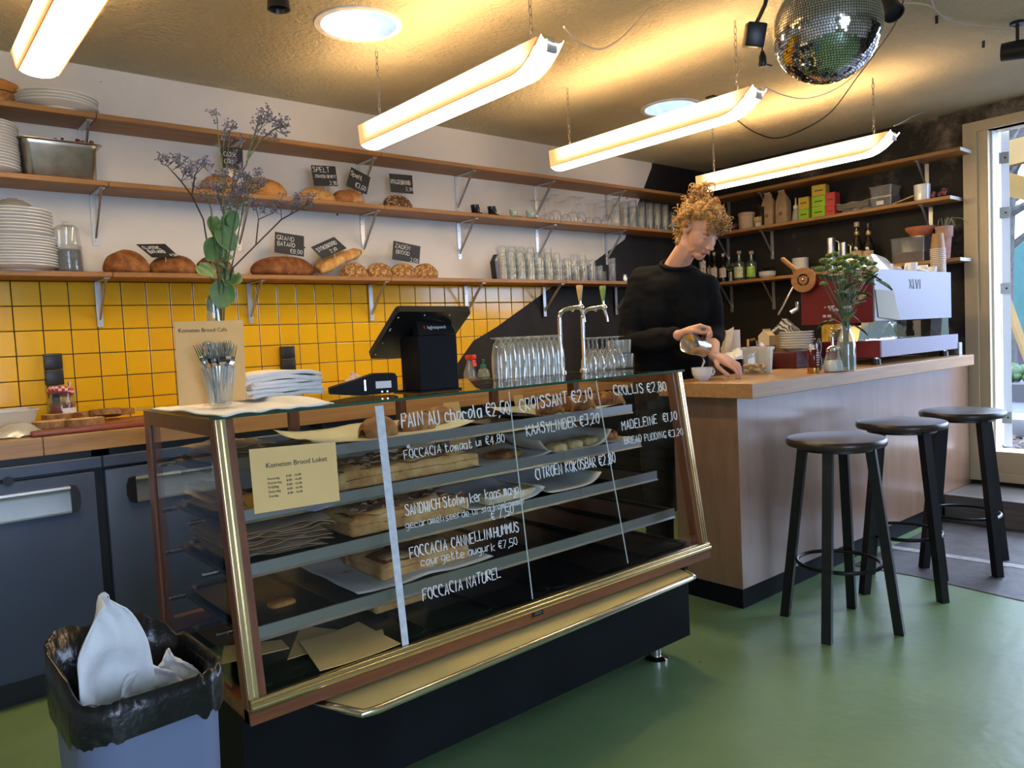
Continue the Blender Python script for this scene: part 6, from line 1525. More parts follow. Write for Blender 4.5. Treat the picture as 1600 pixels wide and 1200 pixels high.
for k, (x, y) in enumerate(blooms):
    q = PY(x, y, VB.y+rr.uniform(-.07, .07))-VB; mo = Vector((rr.uniform(-.010, .010), rr.uniform(-.01, .01), hb*.95))
    mb = MB(); m1 = mo.lerp(q, .45)+Vector((mo.x*2-q.x*.12, 0, 0))
    mb.tube([Vector((rr.uniform(-.02, .02), rr.uniform(-.02, .02), .02)), mo, m1, q], [.0022, .0022, .0018, .0014], 5); st = mb.build('stem', M_chst, t)
    s = rr.uniform(.016, .021)
    mb = MB(); mb.ball(q+Vector((0, 0, s*.1)), s, 12, 8, sc=(1, 1, .62)); mb.build('bloom', M_chfl, st)
def leaf(q, L, ax, az, m, name='leaf'):
    M = Matrix.Translation(q) @ Matrix.Rotation(az, 4, 'Z') @ Matrix.Rotation(ax, 4, 'X')
    mb = MB(); mb.sheet(lambda u, v: M @ Vector(((v-.5)*L*.55*math.sin(PI*min(.97, u+.03))**.8*(1+.18*math.sin(u*22)), u*L, -.15*L*u*u+.25*L*(v-.5)**2)), 10, 4, .0005); mb.build(name, m, t, smooth=180)
for k, (x, y) in enumerate(((1368, 438), (1362, 432), (1346, 440), (1330, 440), (1310, 445), (1340, 452), (1352, 462), (1318, 455), (1300, 440), (1336, 428), (1325, 445), (1348, 428), (1355, 446), (1305, 500), (1296, 502), (1320, 505), (1332, 508), (1325, 490), (1312, 495), (1322, 460), (1334, 470), (1312, 462), (1305, 455), (1345, 470), (1328, 452), (1316, 470), (1338, 458), (1350, 435), (1308, 432), (1328, 480), (1320, 430))):
    leaf(PY(x, y, VB.y+rr.uniform(-.05, .04))-VB, rr.uniform(.06, .10), rr.uniform(-.6, .9), rr.uniform(0, 6.3), M_chlf)
mb = MB()
for x, y in ((1297, 480), (1304, 484), (1292, 494), (1325, 480)):
    q = PY(x, y, VB.y-.04)-VB; mb.tube([Vector((0, 0, hb)), q], .001, 4)
    for k in range(14): mb.ball(q+Vector((rr.uniform(-.018, .018), rr.uniform(-.018, .018), rr.uniform(-.004, .004))), .004, 6, 4)
o = mb.build('white_umbels', mat('grey white umbel', (.42, .40, .38), .8), t); 
# spoon rest
p = onbar(1192, 581); t = thing('saucer_spoon', 'white porcelain spoon lying on the bar left of the container', 'spoon', p+Vector((0, .03, 0)), R(8))
mb = MB(); mb.lathe([(0, .002), (.03, .002), (.045, .012), (.043, .014), (.03, .006), (0, .005)], 22, Matrix.Diagonal((1, .6, 1, 1)), cap=False); mb.box(.04, .13, -.008, .008, .010, .014); mb.build('porcelain', M_white, t)
# raised sink ledge at the back of the bar
LY = BY0+.505; lx = max(3.38, PY(1139, 567, LY).x)
z1, z2 = PY(1142, 573, LY).z, PY(1142, 562, LY).z
z1 = max(z1, BZ+.02)
t = thing('sink_ledge', 'raised dark ledge with blue tiles behind the bar top', 'ledge', (lx, LY, 0))
mb = MB(); mb.box(0, 1.45, .0, .34, .55, z1); mb.build('ledge_body', wood('dark brown ledge', (.07, .035, .022), (.13, .075, .05), axis=0), t, smooth=0)
M_dtile = mat('dark blue tile', (.018, .026, .055), .12)
for k in range(14):
    mb = MB(); mb.rbox(k*.104, k*.104+.101, .002, .338, z1+.0005, z2, .003, 1); mb.build('ledge_tile', M_dtile, t, smooth=30)
LZT = z2
def onledge(px, py=556, y=None): 
    p = PY(px, py, y or LY+.12); return Vector((p.x, p.y, LZT+.0005))
M_roll = mat('paper towel', (.60, .52, .42), .9, bump=.3, bscale=60, scale=20)
p = onledge(1122, y=LY+.10); p.x = max(p.x, lx+.05)
t = thing('paper_towel_roll', 'beige paper towel roll with a loose sheet behind the bar', 'paper roll', p)
hr = PY(1122, 513, p.y).z-LZT
mb = MB(); mb.lathe([(.012, 0), (.050, 0), (.050, hr*.92), (.012, hr*.92), (.012, 0)], 28, cap=False); mb.build('roll', M_roll, t)
mb = MB(); mb.sheet(lambda u, v: Vector((-.055-.012*math.sin(v*5)-.02*u, -.052+.03*u, v*hr*(1.02-.12*u))), 8, 10, .001); mb.build('loose_sheet', M_roll, t, smooth=180)
t = thing('folded_cloth', 'white folded cloth draped on the dark ledge behind the bar', 'cloth', onledge(1150, y=LY+.06)+Vector((.0, 0, 0)))
mb = MB(); mb.sheet(lambda u, v: Vector(((u-.5)*.20, (v-.5)*.13, .002+.05*math.sin(PI*u)**.8*math.sin(PI*min(1, v*.9+.1))+.01*noise.noise(Vector((u*5, v*4, 3))))), 20, 12, .004); mb.build('cloth_fold', M_linen, t, smooth=180)
mb = MB(); mb.sheet(lambda u, v: Vector(((u-.5)*.17-.06, (v-.5)*.12-.005, .001+.028*math.sin(PI*u)*math.sin(PI*v))), 16, 10, .004); mb.build('under_fold', M_linen, t, smooth=180)
p = onledge(1169, y=LY+.2); t = thing('bar_tap', 'small brass coloured tap behind the white cloth', 'tap', p)
mb = MB(); hh = PY(1169, 530, p.y).z-LZT; mb.tube([(0, 0, 0), (0, 0, hh)], .010, 10); mb.tube([(0, 0, hh-.008), (.04, -.02, hh-.004)], .008, 8); mb.build('spout', mat('brass', (.58, .35, .10), .28, 1.0), t)
p = onledge(1178, y=LY+.15); mb = MB(); mb.lathe([(0, 0), (.022, 0), (.026, .05), (.024, .05), (.02, .003), (0, .003)], 18, cap=False); tag(mb.build('metal_beaker', M_steel, loc=p), 'little steel beaker beside the small tap', 'beaker')
p = onledge(1199, y=LY+.12); t = thing('milk_carton', 'cream milk carton with a red and yellow band behind the container', 'carton', p)
s = mpp(p); w = .033; hh = PY(1199, 514, p.y).z-LZT; hs = hh*.74
mb = MB(); mb.box(-w, w, -w, w, 0, hs); mb.prism([(-w, -w, hs), (-w, w, hs), (-w, 0.004, hh*.93), (-w, 0.004, hh), (-w, -.004, hh), (-w, -.004, hh*.93)], (2*w, 0, 0)); mb.build('carton_body', mat('cream carton', (.62, .52, .34), .5), t, smooth=0)
mb = MB(); mb.box(-w-.0006, w+.0006, -w-.0006, w+.0006, hs*.26, hs*.48); mb.build('red_band', mat('red print band', (.55, .03, .02), .5), t, smooth=0)
mb = MB(); mb.box(-w-.0006, w+.0006, -w-.0006, w+.0006, 0.0, hs*.26); mb.build('yellow_band', mat('yellow print band', (.75, .42, .02), .5), t, smooth=0)
p = onledge(1226, y=LY+.13)
mb = MB(); mb.rbox(-.075, .05, -.05, .05, 0, .105, .003, 1); tag(mb.build('cardboard_box', mat('cardboard', (.36, .25, .15), .8), loc=p, smooth=30), 'brown cardboard box behind the plate stack', 'box')
t = thing('striped_cloth', 'grey and black striped cloth heaped on the cardboard box', 'cloth', p+Vector((.02, 0, .1055)))
mst, n_, l_, p_ = nt('striped cloth'); tc = n_.new('ShaderNodeTexCoord'); wv = n_.new('ShaderNodeTexWave'); setv(wv, Scale=14.0, Distortion=9.0, Detail=2.0); l_.new(tc.outputs['Object'], wv.inputs['Vector'])
rp = n_.new('ShaderNodeValToRGB'); l_.new(wv.outputs['Fac'], rp.inputs['Fac']); rp.color_ramp.elements[0].color = (.02, .02, .025, 1); rp.color_ramp.elements[0].position = .42; rp.color_ramp.elements[1].color = (.35, .35, .36, 1); rp.color_ramp.elements[1].position = .55; l_.new(rp.outputs['Color'], p_.inputs['Base Color']); p_.inputs['Roughness'].default_value = .9
mb = MB(); mb.sheet(lambda u, v: Vector(((u-.5)*.19, (v-.5)*.13, .002+.075*math.sin(PI*u)**.7*math.sin(PI*v)**.7+.035*noise.noise(Vector((u*5, v*5, 7)))*math.sin(PI*u)*math.sin(PI*v))), 26, 18, .003); mb.build('cloth_heap', mst, t, smooth=180)
# plates behind the container, on the bar
p = onbar(1248, 579); p = Vector((PY(1248, 560, 2.13).x, 2.13, BZ))
mb = MB(); mb.rbox(-.10, .10, -.075, .085, 0, .085, .004, 1); tag(mb.build('dark_red_box', mat('dark red box', (.10, .02, .02), .4), loc=p+Vector((-.02, .02, 0)), smooth=30), 'dark red box under the stack of white plates on the bar', 'box')
plate_stack('side_plate', p+Vector((0, .01, .0855)), .088, 7, .0135, 'white side plate in the stack behind the plastic container', 'side plates on the bar', .001, rand=9)
# ---- espresso machine
MX0, MY0 = 3.955, 1.805
MX1 = PY(1484, 460, MY0).x; MYB = PX(1252, 470, MX0).y
zt = PY(1367, 420, MY0).z; zb = PY(1367, 502, MY0).z; d1_ = PY(1371, 532, MY0-.03).z; d0_ = PY(1371, 559, MY0-.03).z
t = thing('espresso_machine', 'white and dark red lever espresso machine at the end of the bar', 'espresso machine', (MX0, MY0, BZ))
Lm = MX1-MX0; Dm = MYB-MY0; zt -= BZ; zb -= BZ; d1_ -= BZ; d0_ -= BZ
M_mwh = mat('white enamel', (.27, .27, .325), .40, spec=.3); M_mred = mat('dark red enamel', (.13, .008, .018), .32, coat=.2)
mb = MB(); mb.rbox(0, Lm, -.008, .0, zb, zt, .002, 1); mb.build('front_panel', M_mwh, t, smooth=30)
mb = MB(); mb.rbox(-.004, .004, .001, Dm, zb-.004, zt, .002, 1); mb.build('side_panel', M_mred, t, smooth=30)
mb = MB(); mb.rbox(Lm-.004, Lm+.004, .001, Dm, zb-.004, zt, .002, 1); mb.build('side_panel', M_mred, t, smooth=30)
mb = MB(); mb.box(.005, Lm-.005, .002, Dm-.01, zb+.01, zt-.03); mb.box(.005, Lm-.005, .001, Dm-.005, zt-.028, zt-.018); mb.build('housing', M_steel, t, smooth=0)
zeb = mat('mirror steel', (.72, .72, .72), .06, 1.0, bump=.35, bscale=9)
mb = MB(); mb.box(.10, Lm-.09, .13, Dm-.06, d1_-.012, zb+.01); mb.build('mirror_body', zeb, t, smooth=0)
mb = MB(); mb.prism([(Lm-.14, -.0, d1_-.002), (Lm-.02, 0, d1_-.002), (Lm-.03, 0, zb+.004), (Lm-.12, 0, zb+.004)], (0, .06, 0)); mb.build('support_leg', M_chrome, t, smooth=0)
mb = MB(); mb.prism([(-.03, 0.07, d1_-.002), (.06, .07, d1_-.002), (.10, .07, zb), (.02, .07, zb)], (0, .10, 0)); mb.build('support_leg', M_chrome, t, smooth=0)
mb = MB(); mb.rbox(.0, Lm+.012, -.038, -.028, d0_, d1_, .002, 1); mb.build('tray_front', mat('lilac white enamel', (.24, .225, .29), .4, spec=.3), t, smooth=30)
mb = MB(); mb.rbox(-.012, 0, -.037, Dm-.02, d0_, d1_, .002, 1); mb.build('tray_side', M_mred, t, smooth=30)
mb = MB(); mb.box(0, Lm, -.027, Dm-.03, d0_+.004, d1_-.014); mb.build('drip_tray', M_steel, t, smooth=0)
for k in range(9):
    mb = MB(); mb.rbox(.06+k*.092, .06+k*.092+.082, -.018, .115, d1_-.0135, d1_-.006, .004, 1); mb.build('cup_grid', mat('rosy steel', (.62, .52, .55), .25, .7), t, smooth=30)
for x in (.02, Lm-.10, ):
    for y in (.0, Dm-.08):
        mb = MB(); mb.tube([(x, y, .03), (x, y, d0_+.01)], .014, 14); f = mb.build('foot', M_chrome, t); mb = MB(); mb.lathe([(0, 0), (.024, 0), (.022, .03), (0, .03)], 18, Matrix.Translation((x, y, 0))); mb.build('rubber_foot', M_blk, f)
q0 = PY(1421, 451, MY0-.009)-t.location; q1 = PY(1439, 451, MY0-.009)-t.location; qh = PY(1421, 436, MY0-.009)-t.location
mb = MB(); k = (q1.x-q0.x)/4.0; H = qh.z-q0.z
def bar_(x0, x1, z0, z1, w): mb.prism([(x0-w/2, -.009, z0), (x0+w/2, -.009, z0), (x1+w/2, -.009, z1), (x1-w/2, -.009, z1)], (0, -.0015, 0))
for x0, x1 in ((0, 1), (1, 0)): bar_(q0.x+x0*k, q0.x+x1*k, q0.z, q0.z+H, .0075 if x0 else .004)
bar_(q0.x+1.45*k, q0.x+1.45*k, q0.z, q0.z+H, .007); mb.box(q0.x+1.45*k, q0.x+2.05*k, -.0105, -.009, q0.z, q0.z+.006)
bar_(q0.x+2.75*k, q0.x+2.25*k, q0.z, q0.z+H, .0075); bar_(q0.x+2.75*k, q0.x+3.2*k, q0.z, q0.z+H, .004); bar_(q0.x+3.75*k, q0.x+3.75*k, q0.z, q0.z+H, .007)
mb.build('badge_lettering', M_blk, t, smooth=0)
n0 = [PY(x, y, MY0-.012)-t.location for x, y in ((1373, 496), (1404, 500), (1397, 455), (1368, 452))]
o = sum(n0, Vector())/4
mb = MB(); mb.sheet(lambda u, v: n0[0].lerp(n0[1], u).lerp(n0[3].lerp(n0[2], u), v)-o+Vector((0, -.012*(1-v)**2*u, 0)), 8, 8, .0006); nt_ = thing('paper_note', 'beige paper note stuck on the white front of the espresso machine', 'note', t.location+o); mb.build('sheet', mat('beige paper', (.36, .32, .235), .7), nt_, smooth=60)
mb = MB()
for k in range(4): mb.box(-.02, .018-.006*(k % 2), -.0018, -.0012, .012-k*.008, .0135-k*.008)
mb.build('text_lines', mat('faint ink', (.40, .38, .34), .7), nt_, smooth=0)
# wooden steam wheel with its paddle and the steam wand
wc = PX(1256.5, 437.5, MX0-.03)-t.location
M_ww = wood('wheel wood', (.24, .10, .03), (.40, .20, .07), axis=1, rough=.45)
Mw = Matrix.Translation(wc) @ Matrix.Rotation(R(-90), 4, 'Y') @ Matrix.Rotation(R(8), 4, 'X')
rw = 19*mpp(wc+t.location)
mb = MB(); mb.lathe([(rw*.50, 0), (rw, 0), (rw, .016), (rw*.50, .016), (rw*.50, 0)], 36, Mw, cap=False); mb.lathe([(0, 0), (rw*.36, 0), (rw*.36, .016), (0, .016)], 24, Mw)
for k in range(3): mb.box(-rw*.52, -rw*.34, -.004, .004, .003, .013, Mw @ Matrix.Rotation(k*2.1, 4, 'Z'))
wh = mb.build('steam_wheel', M_ww, t, smooth=40)
mb = MB(); mb.lathe([(0, -.02), (rw*.55, -.02), (rw*.55, .004), (0, .004)], 24, Mw); mb.build('wheel_backing', M_blk, wh)
mb = MB(); mb.lathe([(0, .016), (rw*.12, .016), (rw*.1, .021), (0, .022)], 12, Mw); mb.build('wheel_bolt', M_chrome, wh)
pa, pb = PX(1246, 424, MX0-.03)-t.location, PX(1223, 405, MX0-.03)-t.location
mb = MB(); mb.tube([pa, pa.lerp(pb, .5), pb, pb+(pb-pa)*.08], [.014, .012, .013, .006], 12); mb.build('paddle_handle', M_ww, t)
pa, pb = PX(1240, 447, MX0-.02)-t.location, PX(1217, 490, MX0-.06)-t.location
mb = MB(); mb.tube([wc+Vector((.02, 0, 0)), pa, pb, pb+(pb-pa)*.05], [.006, .006, .006, .003], 10); mb.build('steam_wand', M_chrome, t)
mb = MB(); q = PX(1246, 480, MX0+.01)-t.location; mb.tube([q+Vector((0, 0, .03)), q+Vector((0, 0, -.01)), q+Vector((-.02, .03, -.03))], .014, 10); mb.build('group_head', M_chrome, t)
# things standing on the machine
MT = BZ+zt-.0175
def onmach(px, y=None, py=425): p = PY(px, py, y or MY0+.1); return Vector((p.x, p.y, MT))
M_brcup = mat('brown paper cup', (.34, .19, .09), .6); M_whcup = mat('white cup rim', (.74, .70, .64), .5)
p = onmach(1466, MY0+.075); s = mpp(p)
hc = .095; step = .0108; n_c = 16
t0 = thing('paper_cup', 'brown paper cup in the tall tower on the espresso machine', 'paper cup', p+Vector((0, 0, .0)), 0, 'paper cups on the espresso machine')
mb = MB(); mb.lathe([(.0415, 0), (.0415, .004), (.0400, .0045), (.030, hc), (.028, hc), (.0385, .002), (.0415, 0)], 26, cap=False); mb.lathe([(0, hc-.004), (.0295, hc-.004)], 24, cap=False); mb.build('cup_body', M_brcup, t0)
mb = MB(); mb.tube([(math.cos(2*PI*i/26)*.0415, math.sin(2*PI*i/26)*.0415, .0025) for i in range(26)], .0026, 6, closed=True); mb.build('rolled_rim', M_whcup, t0)
for k in range(1, n_c): dup(t0, p+Vector((0, 0, k*step)))
wm = 'white cups on the espresso machine'
cup('white_mug', onmach(1424, MY0+.06), .034, .070, M_white, 'white mug with its handle to the left on the machine', wm, R(160), False)
cup('white_mug', onmach(1441, MY0+.10), .032, .066, M_white, 'white mug right behind the first mug on the machine', wm, R(60), False)
cup('white_mug', onmach(1456, MY0+.045), .028, .052, M_white, 'small white mug in front of the paper cup tower', wm, R(60), False)
mb = MB(); mb.lathe([(0, 0), (.03, 0), (.045, .020), (.043, .022), (.028, .004), (0, .004)], 24, cap=False); tag(mb.build('white_saucer', M_white, loc=onmach(1437, MY0+.035)+Vector((0, 0, .012)), rot=(R(20), 0, 0)), 'tilted white saucer leaning on the mugs on the machine', 'saucer')
cup('glass_mug', onmach(1400, MY0+.12), .030, .058, mat('amber mug', (.50, .28, .10), .3), 'amber brown mug on the machine between cups and film', wm, R(200), False)
for k, (px, dy) in enumerate(((1324, .10), (1333, .22), (1343, .10), (1353, .2), (1363, .08), (1374, .16), (1384, .07))):
    cup('cappuccino_cup', onmach(px, MY0+dy), .036, .055, M_white, 'white cup under the plastic film on the machine, %s from the left' % ['first', 'second', 'third', 'fourth', 'fifth', 'sixth', 'seventh'][k], 'cups under the plastic film', R(40*k), False)
a, b = onmach(1322, MY0+.14), onmach(1392, MY0+.14); o = (a+b)/2
mb = MB(); mb.sheet(lambda u, v: Vector(((u-.5)*(b.x-a.x)*1.1, (v-.5)*.27, (.064+.030*math.sin(u*5)+.02*noise.noise(Vector((u*5, v*4, 2))))*min(1, 5*min(u, 1-u))*min(1, 5*min(v, 1-v))+.002)), 34, 20)
tag(mb.build('plastic_film', glass('crinkled film', (.95, .95, .94), .6, .12, .12, .25, (.75, .75, .72)), loc=o, smooth=60), 'crinkled clear plastic film draped over the cups', 'plastic film')
# steel drip box between machine and wall
p = Vector((4.975, 1.78, BZ)); 
mb = MB(); mb.rbox(-.02, .03, -.02, .16, 0, .075, .003, 1); tag(mb.build('knock_box', M_steel, loc=p, smooth=30), 'small steel box on the far end of the bar', 'box')
# ================================================================ SHELVES ON THE BLACK END WALL
LR = [lambda x: 443-.095*(x-1120), lambda x: 340-.1786*(x-1260), lambda x: 281-.1946*(x-1260)]
def onr(px, k, X=5.20): p = PX(px, LR[k](px)-2, X); return Vector((X, p.y, SH_Z[k]))
def hR(px, k, py_top, X=5.20): return max(.01, PX(px, py_top, X).z-SH_Z[k])
def wR(p, npx): return npx*mpp(p)
def rbox_thing(name, px0, px1, k, top, z0px, m, label, cat, group=None, X=5.20, d=.07, sides=None, z0=0.0, rz=0.0):
    a, b = onr(px0, k, X), onr(px1, k, X); w = abs(a.y-b.y)*.98; c = (a+b)/2
    h = hR((px0+px1)/2, k, top, X-d/2)-z0
    t = thing(name, label, cat, (X, c.y, SH_Z[k]+z0), rz, group)
    mb = MB(); mb.rbox(-d/2, d/2, -w/2, w/2, 0, h, .002, 1); mb.build('carton', m, t, smooth=30)
    return t, w, h, d
M_teay = mat('yellow tea carton', (.62, .42, .03), .5); M_teag = mat('lime green carton', (.33, .55, .02), .5); M_teao = mat('dark carton side', (.05, .05, .03), .5); M_tear = mat('red carton', (.62, .06, .06), .5)
def boxes(px0, px1, k, rows, X, group, d=.08):
    z = 0
    for m, ph, label, rz in rows:
        a, b = onr(px0, k, X), onr(px1, k, X); w = abs(a.y-b.y)*.78; c = (a+b)/2; h = ph*mpp(c)
        t = thing('tea_box', label, 'box', (X, c.y, SH_Z[k]+z+.0005), rz, group)
        mb = MB(); mb.rbox(-d/2, d/2, -w/2, w/2, 0, h-.001, .0015, 1); mb.build('carton', m, t, smooth=30)
        mb = MB(); mb.box(-d/2-.0008, -d/2, -w*.30, w*.30, h*.42, h*.54); mb.build('print_line', mat('dark print', (.10, .12, .02), .6), t, smooth=0)
        z += h
tg = 'tea boxes on the black wall shelf'
boxes(1250, 1270, 1, ((M_teag, 17, 'lower lime green box of the two box stack by the dispenser', 0), (M_teay, 18, 'yellow box on top of the two box stack by the dispenser', .06)), 5.19, tg)
boxes(1270, 1296, 1, ((M_teag, 17, 'lowest lime green box of the three box stack', 0), (M_teag, 16, 'middle lime green box of the three box stack', .08), (M_teay, 17, 'yellow box on top of the three box stack', .16)), 5.19, tg)
boxes(1292, 1311, 1, ((M_tear, 15, 'lower red box on the black wall shelf', 0), (M_tear, 21, 'taller red box standing on the lower red box', .05)), 5.20, tg)
# pot with lid, packets, coffee bags
p = onr(1167, 1); t = thing('ceramic_pot', 'beige lidded pot on the middle shelf of the black wall', 'pot', p); r = 12*mpp(p); h = hR(1167, 1, 332)
mb = MB(); mb.lathe([(0, 0), (r*.95, 0), (r, .005), (r*1.02, h*.80), (0, h*.80)], 26); mb.build('pot_body', mat('beige ceramic', (.52, .38, .24), .5), t)
mb = MB(); mb.lathe([(r*1.02, h*.80), (r*1.08, h*.82), (r*1.08, h*.96), (r*.9, h), (0, h)], 26); mb.build('lid', mat('beige ceramic', (.52, .38, .24), .5), t)
p = onr(1148, 1); t = thing('dried_posy', 'small bunch of dark red dried flowers left of the beige pot', 'flowers', p); rr = random.Random(2)
mb = MB()
for k in range(18): mb.ball((rr.uniform(-.03, .03), rr.uniform(-.03, .03), .012+rr.uniform(0, .055)), .012, 8, 6)
mb.build('blooms', mat('dark red petals', (.16, .04, .05), .8, var=.5, scale=50), t)
p = onr(1186, 1); t = thing('seed_packet', 'small yellow and white packet leaning beside the coffee bag', 'packet', p, 0, None, (0, R(-12), 0))
mb = MB(); mb.rbox(-.012, .012, -.04, .03, .006, .085, .004, 1); mb.build('packet_body', mat('packet yellow', (.55, .42, .12), .5, var=.5, scale=30), t, smooth=30)
mb = MB(); mb.rbox(-.028, -.0125, -.035, .01, .004, .045, .003, 1); mb.build('white_label', mat('white label', (.72, .72, .74), .6), t, smooth=30)
def coffeebag(px0, px1, top, label, lean, mark):
    c = onr((px0+px1)/2, 1, 5.19); w = abs(onr(px0, 1, 5.19).y-onr(px1, 1, 5.19).y)*.82; h = hR((px0+px1)/2, 1, top, 5.19)
    t = thing('coffee_bag', label, 'bag', c, 0, 'kraft coffee bags')
    mb = MB(); rings = []
    for z, sx, sy, off in ((0, .035, 1, 0), (.02, .037, 1.02, 0), (h*.62, .034, 1.0, 0), (h*.78, .018, .85, lean*.3), (h*.9, .006, .62, lean*.8), (h, .004, .50, lean)):
        rings.append([v+Vector((0, off, 0)) for v in rr4(sx, w/2*sy, z, min(.003, sx*.5))])
    loft(mb, rings, True, True); mb.build('kraft_body', mat('coffee kraft', (.40, .27, .15), .7, var=.15, scale=20, bump=.3), t, smooth=40)
    mb = MB(); Mx = Matrix.Translation((-.0375, 0, h*.30)) @ Matrix.Rotation(R(-90), 4, 'Y'); mb.lathe([(.010, 0), (.013, 0), (.013, .002), (.010, .002), (.010, 0)], 18, Mx, cap=False); mb.box(-.038, -.0366, -.005, .005, h*.30-.006, h*.30-.003); mb.build('printed_mark', M_blk, t, smooth=0)
    if mark: mb = MB(); mb.box(-.0385, -.0366, w*.22, w*.44, .01, h*.6); mb.build('black_print', M_blk, t, smooth=0)
    mb = MB(); mb.tube([(-.006, lean-w*.28, h), (-.006, lean+w*.30, h-.004)], .004, 6); mb.build('tin_tie', mat('pale tie', (.6, .58, .52), .5), t)
coffeebag(1192, 1213, 301, 'left kraft coffee bag with black print', .01, True)
coffeebag(1214, 1235, 297, 'right kraft coffee bag folded over at the top', .012, False)
p = onr(1244, 1); t = thing('syrup_dispenser', 'small clear pump dispenser left of the lime green boxes', 'bottle', p); h = hR(1244, 1, 309)
mb = MB(); mb.lathe([(0, 0), (.030, 0), (.030, .01), (.022, h*.42), (.016, h*.55), (0, h*.56)], 20); mb.build('bottle_body', M_tub, t)
mb = MB(); mb.lathe([(.018, h*.55), (.018, h*.68), (.007, h*.72), (.004, h), (0, h)], 14); mb.build('nozzle', M_white, t)
# grey cup carriers, plastic boxes
a = onr(1340, 1, 5.20)
for k in range(4):
    t = thing('cup_carrier', 'grey pulp cup carrier, %s of the pile beside the red boxes' % ['bottom', 'second', 'third', 'top'][k], 'carrier', (5.20, a.y, SH_Z[1]+.028+k*.011), 0, 'pulp cup carriers')
    mb = MB(); w = abs(onr(1312, 1).y-onr(1366, 1).y)*.46
    mb.sheet(lambda u, v: Vector(((v-.5)*.15, (u-.5)*2*w, -.004+.004*math.cos(u*4*PI)*math.cos(v*2*PI))), 40, 12, .004); mb.build('tray', mat('grey pulp', (.40, .36, .30), .9, bump=.4, bscale=60), t, smooth=60)
    if k == 0:
        mb = MB()
        for s in (-.6, 0, .6): mb.lathe([(.030, -.0275), (.034, -.0275), (.042, 0), (.030, -.0)], 18, Matrix.Translation((0, s*w, 0)))
        mb.build('cup_pocket', mat('grey pulp', (.40, .36, .30), .9), t)
for k in range(2):
    a, b = onr(1365, 1, 5.19), onr(1402, 1, 5.19); c = (a+b)/2; h = hR(1383, 1, 290, 5.15)/2
    t = thing('clear_box', '%s clear plastic box stacked right of the cup carriers' % ('lower' if k == 0 else 'upper'), 'box', (5.19, c.y, SH_Z[1]+k*h+.0005), 0, 'clear plastic boxes')
    w = abs(a.y-b.y)*.46
    mb = MB(); loft(mb, [rr4(.065, w*.92, 0, .01), rr4(.072, w, h-.012, .01), rr4(.076, w*1.04, h-.012, .01), rr4(.076, w*1.04, h-.001, .01)], True, True); mb.build('box_body', glass('clear box plastic', (.72, .74, .76), .5, .15, .1, .18, (.5, .52, .55)), t, smooth=40)
    if k == 0: mb = MB(); mb.box(-.0735, -.0725, -w*.3, w*.35, .012, .038); mb.build('paper_label', mat('white label', (.72, .72, .74), .6), t, smooth=0)
a, b = onr(1428, 1, 5.15), onr(1392, 1, 5.15)
mb = MB(); L = abs(a.y-b.y); mb.prism([(-.05, -L/2, .034), (-.05, L/2, 0), (-.05, L/2, .008), (-.05, -L/2, .042)], (.07, 0, 0)); tag(mb.build('wooden_lath', mat('pale lath', (.45, .27, .12), .6), loc=(5.19, (a.y+b.y)/2, SH_Z[1]+.0005), smooth=0), 'thin wooden board leaning against the white pot', 'board')
p = onr(1441, 1, 5.18); r = 11.5*mpp(p); h = hR(1441, 1, 288, 5.16)
mb = MB(); mb.lathe([(0, 0), (r, 0), (r*1.03, h), (r*.96, h), (r*.93, .004), (0, .004)], 28, cap=False); tag(mb.build('white_pot', M_white, loc=p), 'plain white pot near the open end of the middle shelf', 'pot')
p = onr(1466, 1, 5.20); t = thing('dried_roses', 'bunch of dried pink roses at the end of the middle shelf', 'flowers', p); rr = random.Random(9)
for k in range(7):
    q = Vector((rr.uniform(-.03, .03), rr.uniform(-.045, .05), .022+rr.uniform(0, .035)))
    mb = MB()
    for s in range(4): mb.lathe([(.003, -.010), (.013-.002*s, -.004+.002*s), (.014-.003*s, .008+.002*s)], 9, Matrix.Translation(q) @ Euler((rr.uniform(-.9, .9), rr.uniform(-.9, .9), s)).to_matrix().to_4x4(), cap=False)
    mb.build('rose', mat('dried pink', (.32, .11, .14), .8, var=.4, scale=50), t, smooth=180)
# lowest shelf of the black wall
def bottle(px, k, top, r, prof, m, label, group, lab=None, cap=None, X=5.20, name='bottle'):
    p = onr(px, k, X); h = hR(px, k, top, X)
    t = thing(name, label, 'bottle', p, 0, group)
    mb = MB(); mb.lathe([(a*r, b*h) for a, b in prof], 22); mb.build('bottle_body', m, t)
    if lab: mb = MB(); mb.sheet(lambda u, v: Vector((-math.cos((u-.5)*2.4)*r*1.02, math.sin((u-.5)*2.4)*r*1.02, h*(lab[1]+v*(lab[2]-lab[1])))), 10, 2, .0004); mb.build('paper_label', lab[0], t)
    if cap: mb = MB(); mb.lathe([(0, h*.90), (r*cap[1], h*.90), (r*cap[1], h*1.0), (0, h*1.0)], 16); mb.build('stopper', cap[0], t)
    return t, p, h
M_dgl = mat('dark bottle glass', (.012, .008, .008), .10); M_lblw = mat('busy white label', (.60, .50, .46), .6, var=.6, scale=90); M_cork = mat('cork stopper', (.45, .30, .16), .7)
wine_p = ((0, 0), (1, 0), (1, .02), (1, .52), (.85, .62), (.38, .72), (.34, .90), (0, .90))
for i, (px, tp) in enumerate(((1100, 372), (1109, 392), (1117, 394), (1131, 396))):
    bottle(px, 0, tp, .033, wine_p, M_dgl, 'dark labelled bottle at the back corner, %s from the left' % ['first', 'second', 'third', 'fourth'][i], 'dark bottles in the corner', (M_lblw, .18, .50), (mat('pale capsule', (.55, .48, .42), .5), .36), X=5.22 if i % 2 else 5.18)
p = onr(1142, 0, 5.2); t = thing('glass_sprig', 'green leafy sprig in a small glass between dark and clear bottles', 'plant', p); rr = random.Random(14)
